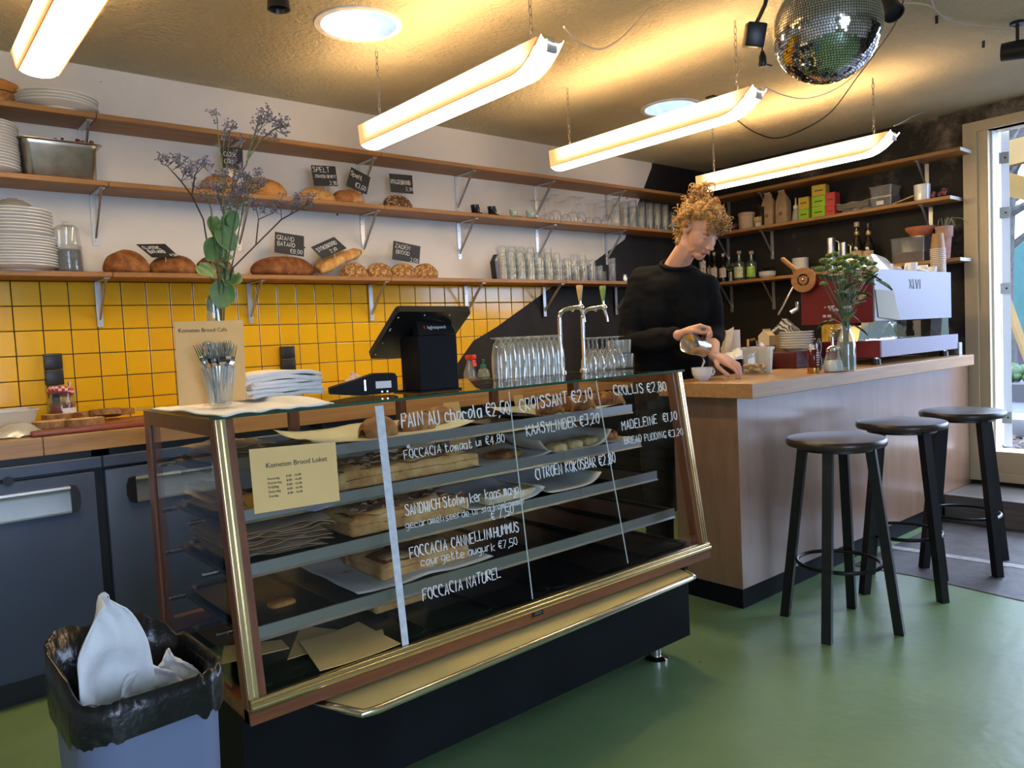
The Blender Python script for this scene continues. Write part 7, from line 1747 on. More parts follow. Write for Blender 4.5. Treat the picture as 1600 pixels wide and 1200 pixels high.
mb = MB(); mb.lathe([(0, 0), (.016, 0), (.018, .075), (.016, .075), (.014, .003), (0, .003)], 16, cap=False); mb.build('small_glass', M_ware2, t)
mb = MB()
for k in range(16):
    q = Vector((rr.uniform(-.03, .03), rr.uniform(-.035, .035), .09+rr.uniform(0, .055))); d = Vector((rr.uniform(-.01, .01), rr.uniform(-.01, .01), .012)); mb.tube([q-d, q, q+d], [.001, .006, .001], 5)
mb.tube([(0, 0, .01), (0, .0, .12)], .0015, 4); mb.build('leaves', mat('herb green', (.08, .17, .04), .6), t)
gin_p = ((0, 0), (1, 0), (1.02, .02), (1.02, .55), (.9, .62), (.36, .66), (.33, .88), (0, .88))
M_gin = glass('clear spirit bottle', (.70, .80, .78), .6, .10, .02, .10, (.5, .6, .58))
for i, (px, X, lm) in enumerate(((1156, 5.17, mat('cream green label', (.52, .56, .38), .6, var=.25, scale=60)), (1175, 5.23, mat('green bright label', (.30, .52, .10), .6, var=.4, scale=40)))):
    bottle(px, 0, 392, .040, gin_p, M_gin, 'clear stoppered bottle with a %s label' % ('cream and green' if i == 0 else 'bright green'), 'clear stoppered bottles', (lm, .10, .46), (M_cork, .42), X=X)
p = onr(1199, 0, 5.20); plate_stack('small_plate', p+Vector((0, 0, .0)), .062, 4, .0085, 'small pale plate under the black dish on the lowest shelf', 'small plates beside the stoppered bottles', rand=3)
mb = MB(); mb.lathe([(0, .0), (.03, 0), (.058, .022), (.060, .026), (.056, .024), (0, .004)], 28, cap=False); tag(mb.build('black_dish', M_bcup, loc=p+Vector((0, 0, .0505))), 'black dish on top of the small pale plates', 'dish')
p = onr(1251, 0, 5.20); plate_stack('saucer_plate', p, .058, 11, .0095, 'cream saucer in the stack behind the wooden steam wheel', 'cream saucers behind the steam wheel', rand=8)
p = onr(1277, 0, 5.19); mb = MB(); mb.lathe([(0, 0), (.030, 0), (.045, .045), (.043, .045), (.028, .004), (0, .004)], 24, cap=False); tag(mb.build('glass_bowl', M_ware2, loc=p), 'small glass bowl on the shelf behind the chrysanthemums', 'bowl')
def jug(px, top, r, label):
    p = onr(px, 0, 5.2); h = hR(px, 0, top)
    t = thing('milk_jug', label, 'jug', p, 0, 'steel milk jugs')
    mb = MB(); mb.lathe([(0, 0), (r, 0), (r*1.02, .01), (r*.88, h*.75), (r*.92, h), (r*.88, h), (r*.84, h*.75), (r*.96, .012), (0, .008)], 24, cap=False); mb.build('jug_body', M_steel, t)
    mb = MB(); mb.tube([(0, r*-.9, h*.92), (0, -r*1.6, h*.85), (0, -r*1.6, h*.4), (0, -r*.95, h*.25)], .0035, 7); mb.build('handle', M_steel, t)
jug(1299, 372, .036, 'taller steel milk jug on the shelf behind the espresso machine')
jug(1319, 379, .030, 'shorter steel milk jug on the shelf behind the espresso machine')
for i, px in enumerate((1340, 1358)):
    bottle(px, 0, 347+i*2, .040, ((0, 0), (1, 0), (1, .02), (1, .45), (.7, .58), (.34, .70), (.32, .90), (0, .90)), M_dgl, '%s black syrup bottle with gold collar behind the machine' % ('left' if i == 0 else 'right'), 'black syrup bottles', (mat('tan label', (.48, .34, .18), .6), .10, .38), (mat('pale cap', (.50, .40, .30), .5) if i == 0 else M_blk, .42), X=5.20)
    p = onr(px, 0, 5.2); h = hR(px, 0, 347); mb = MB(); mb.lathe([(.0142, h*.72), (.0165, h*.73), (.0165, h*.80), (.0142, h*.81)], 16, cap=False); o = mb.build('gold_collar', mat('gold foil', (.62, .45, .12), .35, .6), [x for x in bpy.data.objects if x.name.startswith('bottle') and x.get('label', '').startswith('%s black syrup' % ('left' if i == 0 else 'right'))][0])
a, b = onr(1400, 0, 5.19), onr(1452, 0, 5.19); c = (a+b)/2; h = hR(1426, 0, 372, 5.13)
t = thing('plastic_crate_box', 'large clear plastic box with dark contents on the lowest shelf', 'box', (5.19, c.y, SH_Z[0])); w = abs(a.y-b.y)/2
mb = MB(); loft(mb, [rr4(.075, w*.94, 0, .012), rr4(.082, w, h, .012), rr4(.086, w*1.02, h, .012), rr4(.086, w*1.02, h+.008, .012)], True, True); mb.build('box_body', MATS['clear box plastic'], t, smooth=40)
mb = MB(); mb.rbox(-.06, .06, -w*.8, w*.8, .004, h*.45, .01, 2); mb.build('contents', mat('red brown contents', (.12, .04, .03), .7, var=.5, scale=40), t)
M_terra = mat('terracotta', (.40, .13, .055), .75, var=.15, scale=20)
p = Vector((5.19, onr(1440, 0).y, SH_Z[0]+h+.0085))
mb = MB(); mb.lathe([(0, 0), (.05, 0), (.085, .045), (.088, .06), (.080, .06), (.048, .008), (0, .006)], 30, cap=False); tag(mb.build('terracotta_dish', M_terra, loc=p), 'terracotta saucer on top of the large clear box', 'dish')
p = onr(1476, 0, 5.19); t = thing('terracotta_pot', 'terracotta flower pot with trailing stems at the end of the lowest shelf', 'flower pot', p)
hp = hR(1476, 0, 354); r = .048
mb = MB(); mb.lathe([(0, 0), (r*.62, 0), (r*.86, hp*.68), (r, hp*.68), (r*1.05, hp), (r*.92, hp), (r*.85, hp*.7), (0, hp*.7)], 26, cap=False); mb.build('pot_body', mat('greyed terracotta', (.42, .24, .20), .8, var=.2, scale=20), t)
rr = random.Random(5)
for k in range(7):
    a_ = rr.uniform(0, 6.3); mb = MB(); L = rr.uniform(.05, .12)
    mb.tube([(0, 0, hp*.8), (math.cos(a_)*L*.4, math.sin(a_)*L*.4, hp+.05), (math.cos(a_)*L*.8, math.sin(a_)*L*.9, hp+.035), (math.cos(a_)*L, math.sin(a_)*L*1.2, hp-.01)], [.0022, .002, .0018, .001], 5); mb.build('trailing_stem', mat('grey green stem', (.20, .26, .16), .7), t)
# ================================================================ CEILING: mirror ball, cables, spots
def pc(px, py, z=ZC): return PZ(px, py, z)
DB = None
rb = .148
# distance where an 81-pixel radius matches
dd = rb*FPX/81.0
rv = ray(1292, 46); DB = Vector((0, 0, CAM_H))+rv*(dd/ (rv.dot(_fw)))
t = thing('mirror_ball', 'mirror ball hanging from the ceiling above the bar', 'mirror ball', DB)
def mirror_mat():
    m, n, l, p = nt('mirror tiles'); setv(p, **{'Metallic': 1.0, 'Base Color': (.82, .82, .82, 1), 'Roughness': .04})
    return m
mb = MB(); N = 62
rr = random.Random(1); grout = []
for i in range(N):
    a0, a1 = -PI/2+PI*i/N, -PI/2+PI*(i+1)/N; am = (a0+a1)/2
    k = max(4, int(2*N*math.cos(am)))
    for j in range(k):
        if i > N*.70 and rr.random() < .16: continue
        b0, b1 = 2*PI*j/k, 2*PI*(j+1)/k; gp = .10
        bb0, bb1 = b0+(b1-b0)*gp, b1-(b1-b0)*gp; aa0, aa1 = a0+(a1-a0)*gp, a1-(a1-a0)*gp
        n_ = Vector((math.cos(am)*math.cos((b0+b1)/2), math.cos(am)*math.sin((b0+b1)/2), math.sin(am)))
        tl_ = Vector((rr.gauss(0, .02), rr.gauss(0, .02), rr.gauss(0, .02)))
        P = [Vector((math.cos(a)*math.cos(b), math.cos(a)*math.sin(b), math.sin(a)))*rb for a, b in ((aa0, bb0), (aa0, bb1), (aa1, bb1), (aa1, bb0))]
        c = sum(P, Vector())/4; nn = (n_+tl_).normalized()
        P = [q-nn*(q-c).dot(nn) for q in P]
        vs = mb._new(P); mb.face(vs)
o = mb.build('mirror_tiles', mirror_mat(), t, smooth=0); o['kind'] = 'stuff'
mb = MB(); mb.ball((0, 0, 0), rb*.988, 40, 24); mb.build('core', mat('dark ball core', (.02, .018, .016), .6), t)
mb = MB(); mb.tube([(0, 0, rb*.98), (0, 0, ZC-DB.z)], .006, 8); mb.lathe([(0, rb*.97), (.03, rb*.97), (.03, rb+.02), (0, rb+.02)], 18); mb.build('hanger', M_blk, t)
# black plugs on a cable
zc = ZC-.16
q = [pc(1205, -30), PZ(1195, 8, zc+.09), PZ(1182, 36, zc)]
t = thing('power_adapter', 'black power adapter dangling left of the mirror ball', 'adapter', q[2])
mb = MB(); mb.tube([v-q[2] for v in q], .008, 8); mb.build('cable', M_blk, t)
M_ = Euler((R(12), R(8), YAW*-1)).to_matrix().to_4x4()
mb = MB(); mb.rbox(-.035, .035, -.028, .028, -.085, 0, .006, 2, M_); mb.build('adapter_body', M_blk, t, smooth=30)
e0 = q[2]+Vector((.018, -.01, -.07)); e1 = PZ(1191, 80, zc-.06)
mb = MB(); mb.tube([e0-q[2], e1-q[2]], .004, 6); mb.build('short_lead', M_blk, t)
mb = MB(); mb.lathe([(.006, 0), (.014, -.02), (.016, -.05), (.012, -.06), (0, -.06)], 14, Matrix.Translation(e1-q[2])); mb.cyl(e1-q[2]+Vector((.01, -.0, -.045)), e1-q[2]+Vector((.035, -.02, -.055)), .003); mb.build('plug', M_blk, t)
# black cable sagging across the ceiling
def cable(name, pts, r, m, label, cat='cable'):
    P = [pc(x, y, ZC-.014-d) for x, y, d in pts]; o = P[0]
    n = len(P); S = []
    for i in range(n-1):
        p0, p1, p2, p3 = P[max(0, i-1)], P[i], P[i+1], P[min(n-1, i+2)]
        for k in range(6):
            u = k/6; S.append(.5*((2*p1)+(p2-p0)*u+(2*p0-5*p1+4*p2-p3)*u*u+(3*p1-p0-3*p2+p3)*u**3))
    S.append(P[-1])
    mb = MB(); mb.tube([s-o for s in S], r, 6); return tag(mb.build(name, m, loc=o), label, cat)
M_wc = mat('white cable', (.55, .52, .45), .5)
cable('power_cable', [(1414, -8, .01), (1400, 35, .02), (1376, 72, .03), (1340, 120, .04), (1295, 178, .03), (1245, 207, .01), (1210, 216, .0), (1178, 206, .0), (1152, 188, .02)], .0035, M_blk, 'thin black cable looping across the ceiling past the mirror ball')
cable('lamp_cord', [(881, 42, .22), (905, 66, .16), (935, 77, .10), (962, 66, .06), (990, 40, .02), (1018, 8, .0)], .0035, M_wc, 'pale cord from the end of the lamp above the case')
cable('lamp_cord', [(1190, 134, .22), (1225, 149, .14), (1260, 154, .09), (1300, 142, .05), (1335, 118, .02), (1370, 80, .0)], .003, M_wc, 'pale cord from the lamp over the bar corner')
cable('lamp_cord', [(1397, 197, .22), (1412, 190, .15), (1428, 181, .08), (1445, 174, .0)], .003, M_wc, 'short pale cord from the furthest lamp to the wall')
cable('extension_cable', [(1400, 4, .0), (1450, 8, .0), (1480, 30, .0), (1530, 40, .0), (1605, 43, .0)], .003, M_wc, 'pale cord running along the ceiling at the upper right')
cable('extension_cable', [(1452, -10, .0), (1465, 20, .0), (1490, 30, .0)], .003, M_wc, 'short pale cord above the black ceiling clips')
def spot(px, py, drop, rot, label, s=1.0):
    p = pc(px, py, ZC-drop)
    t = thing('spotlight', label, 'spotlight', p)
    M = Euler(rot).to_matrix().to_4x4()
    mb = MB(); mb.lathe([(0, -.05*s), (.032*s, -.05*s), (.036*s, .04*s), (.038*s, .055*s), (.034*s, .055*s), (.030*s, .04*s), (0, .035*s)], 20, M, cap=False); mb.build('spot_body', M_blk, t)
    mb = MB(); mb.tube([(0, 0, 0), (0, 0, drop)], .007, 8); mb.lathe([(0, drop-.012), (.03, drop-.012), (.03, drop), (0, drop)], 16); mb.build('stem', M_blk, t)
spot(1388, 8, .10, (R(150), R(20), 0), 'small black spotlight just right of the mirror ball')
spot(1590, 78, .12, (R(100), R(-60), 0), 'black ceiling spotlight at the right edge of the view', 1.2)
spot(434, -12, .10, (R(180), 0, 0), 'black spotlight peeking in at the top left')
for i, (x, y) in enumerate(((1466, 26), (1539, 65))):
    p = pc(x, y); t = thing('cable_clip', 'small black cable clip on the ceiling, %s of the two' % ('left' if i == 0 else 'right'), 'clip', p, R(20), 'black ceiling clips')
    mb = MB(); mb.prism([(-.02, 0, 0), (.018, 0, 0), (.018, 0, -.022), (.006, 0, -.014)], (0, .012, 0)); mb.build('clip_body', M_blk, t, smooth=0)
p = pc(1116, 152); t = thing('ceiling_bracket', 'small black metal bracket above the bar lamp', 'bracket', p)
mb = MB(); mb.box(-.045, .045, -.025, .025, -.008, 0); mb.tube([(0, 0, -.008), (.0, 0, -.05)], .008, 8); mb.build('plate', M_blk, t, smooth=0)
# ================================================================ WASTE BIN
M_bin = mat('grey blue bin plastic', (.15, .185, .30), .45, var=.04, scale=4)
M_bag = mat('black bin liner', (.008, .008, .009), .28, spec=.5, bump=.55, bscale=22, scale=10)
BZT = .70
A, B, C_, D_ = PZ(70, 1046, BZT), PZ(113, 1132, BZT), PZ(356, 1052, BZT), PZ(232, 986, BZT)
D_ = A+(C_-B)
o = (A+B+C_+D_)/4; o.z = 0
t = thing('waste_bin', 'grey blue waste bin with a black liner in the foreground', 'bin', o)
ex = (C_-B); ey = (A-B); wx, wy = ex.length/2, ey.length/2; az = math.atan2(ex.y, ex.x)
t.rotation_euler = (0, 0, az)
mb = MB(); loft(mb, [rr4(wx*.80, wy*.80, .0, .05, 6), rr4(wx*.82, wy*.82, .008, .05, 6), rr4(wx*.955, wy*.955, BZT-.035, .06, 6), rr4(wx*1.0, wy*1.0, BZT-.03, .06, 6), rr4(wx*1.0, wy*1.0, BZT-.004, .06, 6), rr4(wx*.97, wy*.97, BZT, .06, 6), rr4(wx*.93, wy*.93, BZT-.006, .05, 6), rr4(wx*.78, wy*.78, .012, .05, 6)], True, True); mb.build('bin_body', M_bin, t, smooth=40)
mb = MB(); n = 96
def ring(s, z, wob, zw, seed, push=0.0):
    out = []
    base = rr4(wx*s, wy*s, 0, .06, 23)
    for i, v in enumerate(base):
        a = i/len(base)*2*PI
        k = noise.noise(Vector((math.cos(a)*4, math.sin(a)*4, seed)))+.5*noise.noise(Vector((math.cos(a)*11, math.sin(a)*11, seed)))
        back = max(0, math.sin(a-.6))
        out.append(Vector((v.x*(1+wob*k), v.y*(1+wob*k), z+zw*k+push*back)))
    return out
loft(mb, [ring(.72, .25, .05, .02, 1), ring(.78, .45, .05, .02, 2), ring(.82, .55, .045, .02, 2.4), ring(.865, BZT-.09, .03, .02, 3), ring(.90, BZT-.02, .015, .008, 4, .03), ring(.965, BZT+.010, .006, .006, 5, .055), ring(1.012, BZT+.012, .006, .005, 6, .05), ring(1.024, BZT-.010, .012, .006, 7, .02), ring(1.026, BZT-.030, .018, .008, 8), ring(1.018, BZT-.044, .020, .012, 9), ring(1.012, BZT-.054, .012, .014, 9.5)], True, False)
mb.build('bin_liner', M_bag, t, smooth=180)
M_tis = mat('crumpled tissue', (.74, .75, .76), .9, bump=.3, bscale=50, scale=20)
def tissue(loc, w, h, bend, label, rz, seed):
    mb = MB()
    def f(u, v):
        k = math.sqrt(max(.01, 1-(max(0, v-.35)/.65)**2*.97))
        return Vector(((u-.5)*w*k*1.1, .022*math.cos((u-.5)*5)*(1-.5*v)+.018*noise.noise(Vector((u*4, v*4, seed)))+bend*v*v, v*h-.02*abs(2*u-1)*v))
    mb.sheet(f, 20, 20, .002)
    return tag(mb.build('crumpled_tissue', M_tis, loc=loc, rot=(0, 0, rz), smooth=180), label, 'tissue', 'tissues in the bin')
def inbin(x, y, z): return t.location+Matrix.Rotation(az, 3, 'Z') @ Vector((x*wx, y*wy, z))
tissue(inbin(-.36, -.28, BZT-.06), .098, .205, .0, 'tall crumpled white tissue sticking out of the bin', az+.15, 1)
tissue(inbin(.10, -.30, BZT-.07), .105, .095, .02, 'smaller white tissue in the middle of the bin', az+.3, 4)
tissue(inbin(.48, -.10, BZT-.07), .09, .085, .02, 'flat crumpled tissue at the right of the bin', az-.2, 7)
# ================================================================ THE BARISTA
eI = Vector((.615, -.788, 0)); fI = Vector((-.788, -.615, 0)); uI = Vector((0, 0, 1))
B0 = PY(1052, 418, 2.27)
def bp(px, py, df=0.0):     # a point seen at a pixel, df metres in front of the plane through the neck base that faces the viewer
    r = ray(px, py); o = Vector((0, 0, CAM_H)); t = ((B0+fI*df)-o).dot(fI)/r.dot(fI); return o+r*t
M_skin = mat('skin', (.62, .34, .24), .5, var=.10, scale=14, sss=.12)
M_lip = mat('lips', (.44, .13, .12), .4)
M_hair = mat('ginger blonde hair', (.25, .115, .026), .5, var=.55, scale=40, col2=(.46, .26, .075))
M_sweat = mat('black sweater', (.0075, .0075, .0085), .9, var=.25, scale=10, bump=.2, bscale=300, spec=.12)
per = thing('person', 'person in a black sweater with curly tied up hair pouring milk behind the bar', 'person', (B0.x, B0.y, 0))
OB = Vector((B0.x, B0.y, 0))
def capsule(mb, pts, rs, seg=14):
    mb.tube(pts, rs, seg)
    for p, r in zip(pts, rs): mb.ball(p, r*.995, seg, 8)
def remeshed(mb, name, m, parent, vox, smooth_it=6, fn=None, org=None):
    me = bpy.data.meshes.new('t'); bmesh.ops.recalc_face_normals(mb.bm, faces=mb.bm.faces[:]); mb.bm.to_mesh(me); mb.bm.free()
    o = bpy.data.objects.new('t', me); COL.objects.link(o)
    r = o.modifiers.new('r', 'REMESH'); r.mode = 'VOXEL'; r.voxel_size = vox
    s = o.modifiers.new('s', 'SMOOTH'); s.factor = .5; s.iterations = smooth_it
    dg = bpy.context.evaluated_depsgraph_get(); nm = bpy.data.meshes.new_from_object(o.evaluated_get(dg))
    bpy.data.objects.remove(o); bpy.data.meshes.remove(me)
    nm.name = name; nm.materials.clear()
    for q in (m if isinstance(m, list) else [m]): nm.materials.append(q)
    if fn: fn(nm)
    for v in nm.vertices: v.co -= (org or OB)
    nm.shade_smooth(); ob = bpy.data.objects.new(name, nm); COL.objects.link(ob); ob.parent = parent
    return ob
# joints
hipC = bp(1050, 600, -.11); hipC.z = .98
chest = bp(1052, 480, -.02); neckB = bp(1056, 420, -.01); neckT = bp(1076, 384, .055)
shR, shL = bp(1003, 437, -.02), bp(1103, 449, -.01)
elR, elL = bp(988, 532, .03), bp(1112, 520, -.04)
JM = CUP+Vector((0, 0, .098))+eI*.004                       # lip of the jug, above the cup
jax = (eI*.66-fI*.70-uI*.22).normalized()                # jug axis, base to mouth
jup = (uI-jax*uI.dot(jax)).normalized(); jsd = jax.cross(jup)
JB = JM-jax*.108+jup*.046                                # centre of the jug base
hR_ = JB+jax*.052+jup*.062-fI*.0                            # right fist centre on top of the jug
wrR = hR_-eI*.078-uI*.012-fI*.02
wrL = bp(1115, 556, .20); hL_ = bp(1124, 571, .22)
# head frame
F = (eI*.56+fI*.60-uI*.57).normalized(); U = (uI-F*uI.dot(F)).normalized(); Rt = F.cross(U)
HC = bp(1093, 360, .075)                                  # centre of the skull
H = lambda f, s, u: HC+F*f+Rt*s+U*u                       # metres forward, to her right, up
HM = Matrix(((F.x, Rt.x, U.x, HC.x), (F.y, Rt.y, U.y, HC.y), (F.z, Rt.z, U.z, HC.z), (0, 0, 0, 1)))
mb = MB()
def blob(f, s, u, rf, rs, ru): mb.ball((0, 0, 0), 1, 20, 14, M=HM @ Matrix.Translation((f, s, u)) @ Matrix.Diagonal((rf, rs, ru, 1)))
blob(-.012, 0, .035, .092, .074, .083); blob(.030, 0, -.020, .062, .066, .086); blob(.048, 0, -.088, .034, .036, .028); blob(.062, 0, -.104, .018, .018, .014)
for s in (-1, 1):
    blob(.052, s*.034, -.030, .030, .026, .028); blob(.014, s*.045, -.066, .045, .016, .032); blob(.074, s*.026, .022, .014, .026, .008)
    blob(.066, s*.030, .004, .016, .016, .012)
blob(.055, 0, .045, .034, .050, .040)
mb.tube([H(.082, 0, .008), H(.096, 0, -.016), H(.110, 0, -.036), H(.092, 0, -.046)], [.008, .0095, .0125, .009], 12); mb.ball(H(.108, 0, -.035), .0118, 12, 8)
for s in (-1, 1): mb.ball(H(.097, s*.011, -.041), .0085, 10, 7)
blob(.084, 0, -.0665, .009, .021, .0050); blob(.082, 0, -.0745, .010, .018, .0058); blob(.078, 0, -.058, .012, .022, .012)
for s in (-1, 1):   # ears
    mb.tube([H(-.004, s*.072, -.030), H(-.012, s*.080, -.010), H(-.018, s*.084, .012), H(-.010, s*.083, .026), H(.003, s*.077, .022), H(.006, s*.073, .004)], [.008, .007, .006, .006, .006, .006], 8); mb.ball(H(-.004, s*.075, .0), .014, 10, 7, M=Matrix(), sc=(.7, .7, 1))
capsule(mb, [neckB-uI*.04, neckB+uI*.01, neckT, H(-.03, 0, -.03)], [.062, .055, .050, .052], 18)
capsule(mb, [neckB-uI*.05-fI*.02, chest, hipC+uI*.12, hipC], [.070, .085, .080, .085], 18)
capsule(mb, [shR, neckB-uI*.045, shL], [.050, .060, .050])
capsule(mb, [shR, shR.lerp(elR, .5), elR, elR.lerp(wrR, .4), wrR], [.048, .044, .038, .036, .025]); capsule(mb, [shL, shL.lerp(elL, .5), elL, elL.lerp(wrL, .4), wrL], [.048, .044, .037, .035, .025])
for s in (-1, 1):
    a = hipC+eI*.085*s; a.z = .93; k = a.copy(); k.z = .50; k += fI*.02; an = a.copy(); an.z = .08
    capsule(mb, [a, a.lerp(k, .5), k, k.lerp(an, .35), an], [.085, .075, .056, .054, .036], 14)
    mb.ball(an+fI*.06-uI*.035, .04, 12, 8, M=Matrix.Rotation(math.atan2(fI.y, fI.x), 4, 'Z'), sc=(2.6, 1, .8))
def finger(p0, dirs, lens, r):
    pts = [p0]; rs = [r*1.05]
    for d, l in zip(dirs, lens): pts.append(pts[-1]+d.normalized()*l); rs.append(rs[-1]*.92)
    capsule(mb, pts, rs, 10)
# right hand: fist over the jug handle, knuckles towards the viewer's right
kn = (eI*.86+uI*.10-fI*.20).normalized()
pal = (hR_-wrR).normalized()
sd = (fI*.80+uI*.35); sd = (sd-kn*sd.dot(kn)).normalized(); dn = kn.cross(sd); dn = dn if dn.z < 0 else -dn
for w in (-1.5, -.5, .5, 1.5): capsule(mb, [wrR+sd*w*.009, wrR.lerp(hR_, .55)+sd*w*.016-dn*.006, hR_+sd*w*.020-dn*.010+kn*.012], [.017, .0155, .0125], 10)
for i, w in enumerate((1.5, .5, -.5, -1.5)):
    L = (.92, 1.0, .95, .78)[i]; p0 = hR_+sd*w*.0215-dn*.010+kn*.014
    finger(p0, (kn*.9+dn*.45, kn*.1+dn*1.0, -kn*.9+dn*.5), (.040*L, .026*L, .020*L), .0092-.0004*abs(i-1))
finger(wrR.lerp(hR_, .35)+sd*.030, (sd*.5+kn*.8+dn*.35, kn*.9+dn*.35-sd*.1, kn*1.0+dn*.1), (.036, .034, .026), .0110)
# left hand: resting on the bar, fingers half curled
hd = (eI*.80+fI*.25-uI*.38).normalized(); ln = wrL; pm = ln+hd*.075
sdl = (fI*.75-eI*.10+uI*-.25); sdl = (sdl-hd*sdl.dot(hd)).normalized(); dl = hd.cross(sdl); dl = dl if dl.z < 0 else -dl
for w in (-1.5, -.5, .5, 1.5): capsule(mb, [ln+sdl*w*.009, ln.lerp(pm, .6)+sdl*w*.017-dl*.004, pm+sdl*w*.0215], [.017, .0150, .0120], 10)
for i, w in enumerate((1.5, .5, -.5, -1.5)):
    L = (.92, 1.0, .96, .80)[i]
    finger(pm+sdl*w*.0235, (hd*.95+dl*.15+sdl*w*.05, hd*.75+dl*(.55+.12*i), hd*.15+dl*1.0), (.042*L, .027*L, .020*L), .0090-.0004*abs(i-1))
finger(ln+hd*.020+sdl*.026+dl*.006, (sdl*.75+hd*.65+dl*.30, sdl*.25+hd*.95+dl*.25, hd*1.0+dl*.25), (.040, .034, .026), .0108)
lipc = H(.092, 0, -.070)
def paint(me):
    for p in me.polygons:
        d = p.center-HC; f, s, u = d.dot(F), d.dot(Rt), d.dot(U)
        if f > .078 and abs(s) < .0195 and -.0815 < u < -.0615+.002*math.cos(s*200): p.material_index = 1
body = remeshed(mb, 'body', [M_skin, M_lip], per, .0034, 4, paint)
# face details
for s in (1, -1):
    mb = MB(); mb.ball(H(.0760, s*.0305, .0005), .0105, 14, 10); mb.build('eyelid', mat('eyelid skin', (.52, .27, .19), .5), body, loc=-OB)
    mb = MB(); mb.tube([H(.0815-.0035*abs(k)**1.5, s*(.0305+.0055*k), -.0070+.0025*abs(k)) for k in (-2, -1, 0, 1, 2)], .0020, 6); mb.build('eyelashes', mat('dark lashes', (.05, .025, .015), .7), body, loc=-OB)
    mb = MB(); mb.tube([H(.089-.004*abs(k)**1.3, s*(.032+.0065*k), .021+.003*k-.0010*k*k) for k in (-2, -1, 0, 1, 2)], [.002, .0032, .0034, .0026, .0014], 6); mb.build('eyebrow', mat('brown brow', (.16, .07, .025), .8), body, loc=-OB)
mb = MB(); mb.tube([H(.0932-.004*abs(k)**1.4, .0085*k, -.0708+.0006*abs(k)) for k in (-2, -1, 0, 1, 2)], [.0006, .0010, .0011, .0010, .0006], 6); mb.build('mouth_line', mat('mouth line', (.14, .03, .03), .6), body, loc=-OB)
mb = MB(); mb.ball(H(-.004, .0825, -.030), .0035, 10, 7); mb.build('earring', M_gold, body, loc=-OB)
# hair: a close cap, a bun on top and many loose curls
rr = random.Random(55)
mb = MB()
def hb(f, s, u, r): mb.ball(H(f, s, u), r, 12, 8)
for k in range(150):
    th, ph = rr.uniform(0, 2*PI), rr.uniform(-.5, 1.45)
    f, s, u = math.cos(th)*math.cos(ph), math.sin(th)*math.cos(ph), math.sin(ph)
    if f > .45 and u < .45: continue
    if f > .0 and u < .25-.0*f: continue
    hb(-.016+f*.094, s*.080, .040+u*.088, rr.uniform(.014, .022))
for k in range(26): hb(-.05+rr.uniform(-.035, .03), rr.uniform(-.055, .055), -.05+rr.uniform(-.03, .05), rr.uniform(.016, .026))
bun = HC+U*.118-F*.050+uI*.030-eI*.012
for k in range(26):
    a = rr.uniform(0, 6.3); z = rr.uniform(-.5, 1); q = bun+(uI*.9+U*.3)*z*.034+(eI*math.cos(a)+fI*math.sin(a))*rr.uniform(.008, .027)*(1.1-.3*z)
    mb.ball(q, rr.uniform(.012, .018), 10, 7)
hair = remeshed(mb, 'hair', M_hair, per, .0045, 2, None)
mb = MB()
def curl(p, d, L, R_, turns, r):
    d = d.normalized(); a = d.orthogonal().normalized(); b = d.cross(a); n = int(turns*9); ph = rr.uniform(0, 6.3)
    mb.tube([p+d*L*k/n+(a*math.cos(ph+k*2*PI/9)+b*math.sin(ph+k*2*PI/9))*R_*min(1, k/4) for k in range(n+1)], r, 4)
for k in range(430):
    th, ph = rr.uniform(0, 2*PI), rr.uniform(-.75, 1.4)
    f, s, u = math.cos(th)*math.cos(ph), math.sin(th)*math.cos(ph), math.sin(ph)
    if f > .25 and u < .42: continue
    if u < -.05 and f > -.35: continue
    p = H(-.016+f*.098, s*.084, .042+u*.092); d = (F*f*1.1+Rt*s*1.1+U*u*.55)*.75-uI*.35+Vector((rr.uniform(-.6, .6), rr.uniform(-.6, .6), rr.uniform(-.6, .6)))
    curl(p, d, rr.uniform(.016, .040) if u > .6 else rr.uniform(.025, .058), rr.uniform(.006, .012), rr.uniform(1.2, 2.6), rr.uniform(.0013, .0024))
for k in range(70):   # fringe falling forwards and the nape
    s = rr.uniform(-.07, .07); s -= .03; curl(H(.072-abs(s)*.30, s, .066+rr.uniform(-.014, .03)), F*.8-uI*.8-U*.2+Rt*s*5, rr.uniform(.03, .055), rr.uniform(.006, .011), rr.uniform(1.5, 2.6), .0017)
    curl(H(-.070+rr.uniform(-.02, .03), rr.uniform(-.06, .06), -.05+rr.uniform(-.03, .03)), -F*.5-uI, rr.uniform(.025, .05), rr.uniform(.006, .011), rr.uniform(1.5, 2.4), .0018)
for k in range(44):
    a = rr.uniform(0, 6.3); curl(bun+(eI*math.cos(a)+fI*math.sin(a))*.032+uI*rr.uniform(-.02, .04), eI*math.cos(a)+fI*math.sin(a)+uI*rr.uniform(-.5, .9), rr.uniform(.012, .03), rr.uniform(.008, .014), rr.uniform(1, 2), .002)
cc_ = bun+eI*.052+uI*.034; mb.tube([cc_+(eI*math.cos(k*2*PI/14)+uI*math.sin(k*2*PI/14))*.017 for k in range(14)], .0035, 6, closed=True)
mb.build('curls', M_hair, hair, loc=-OB, smooth=180)['kind'] = 'stuff'
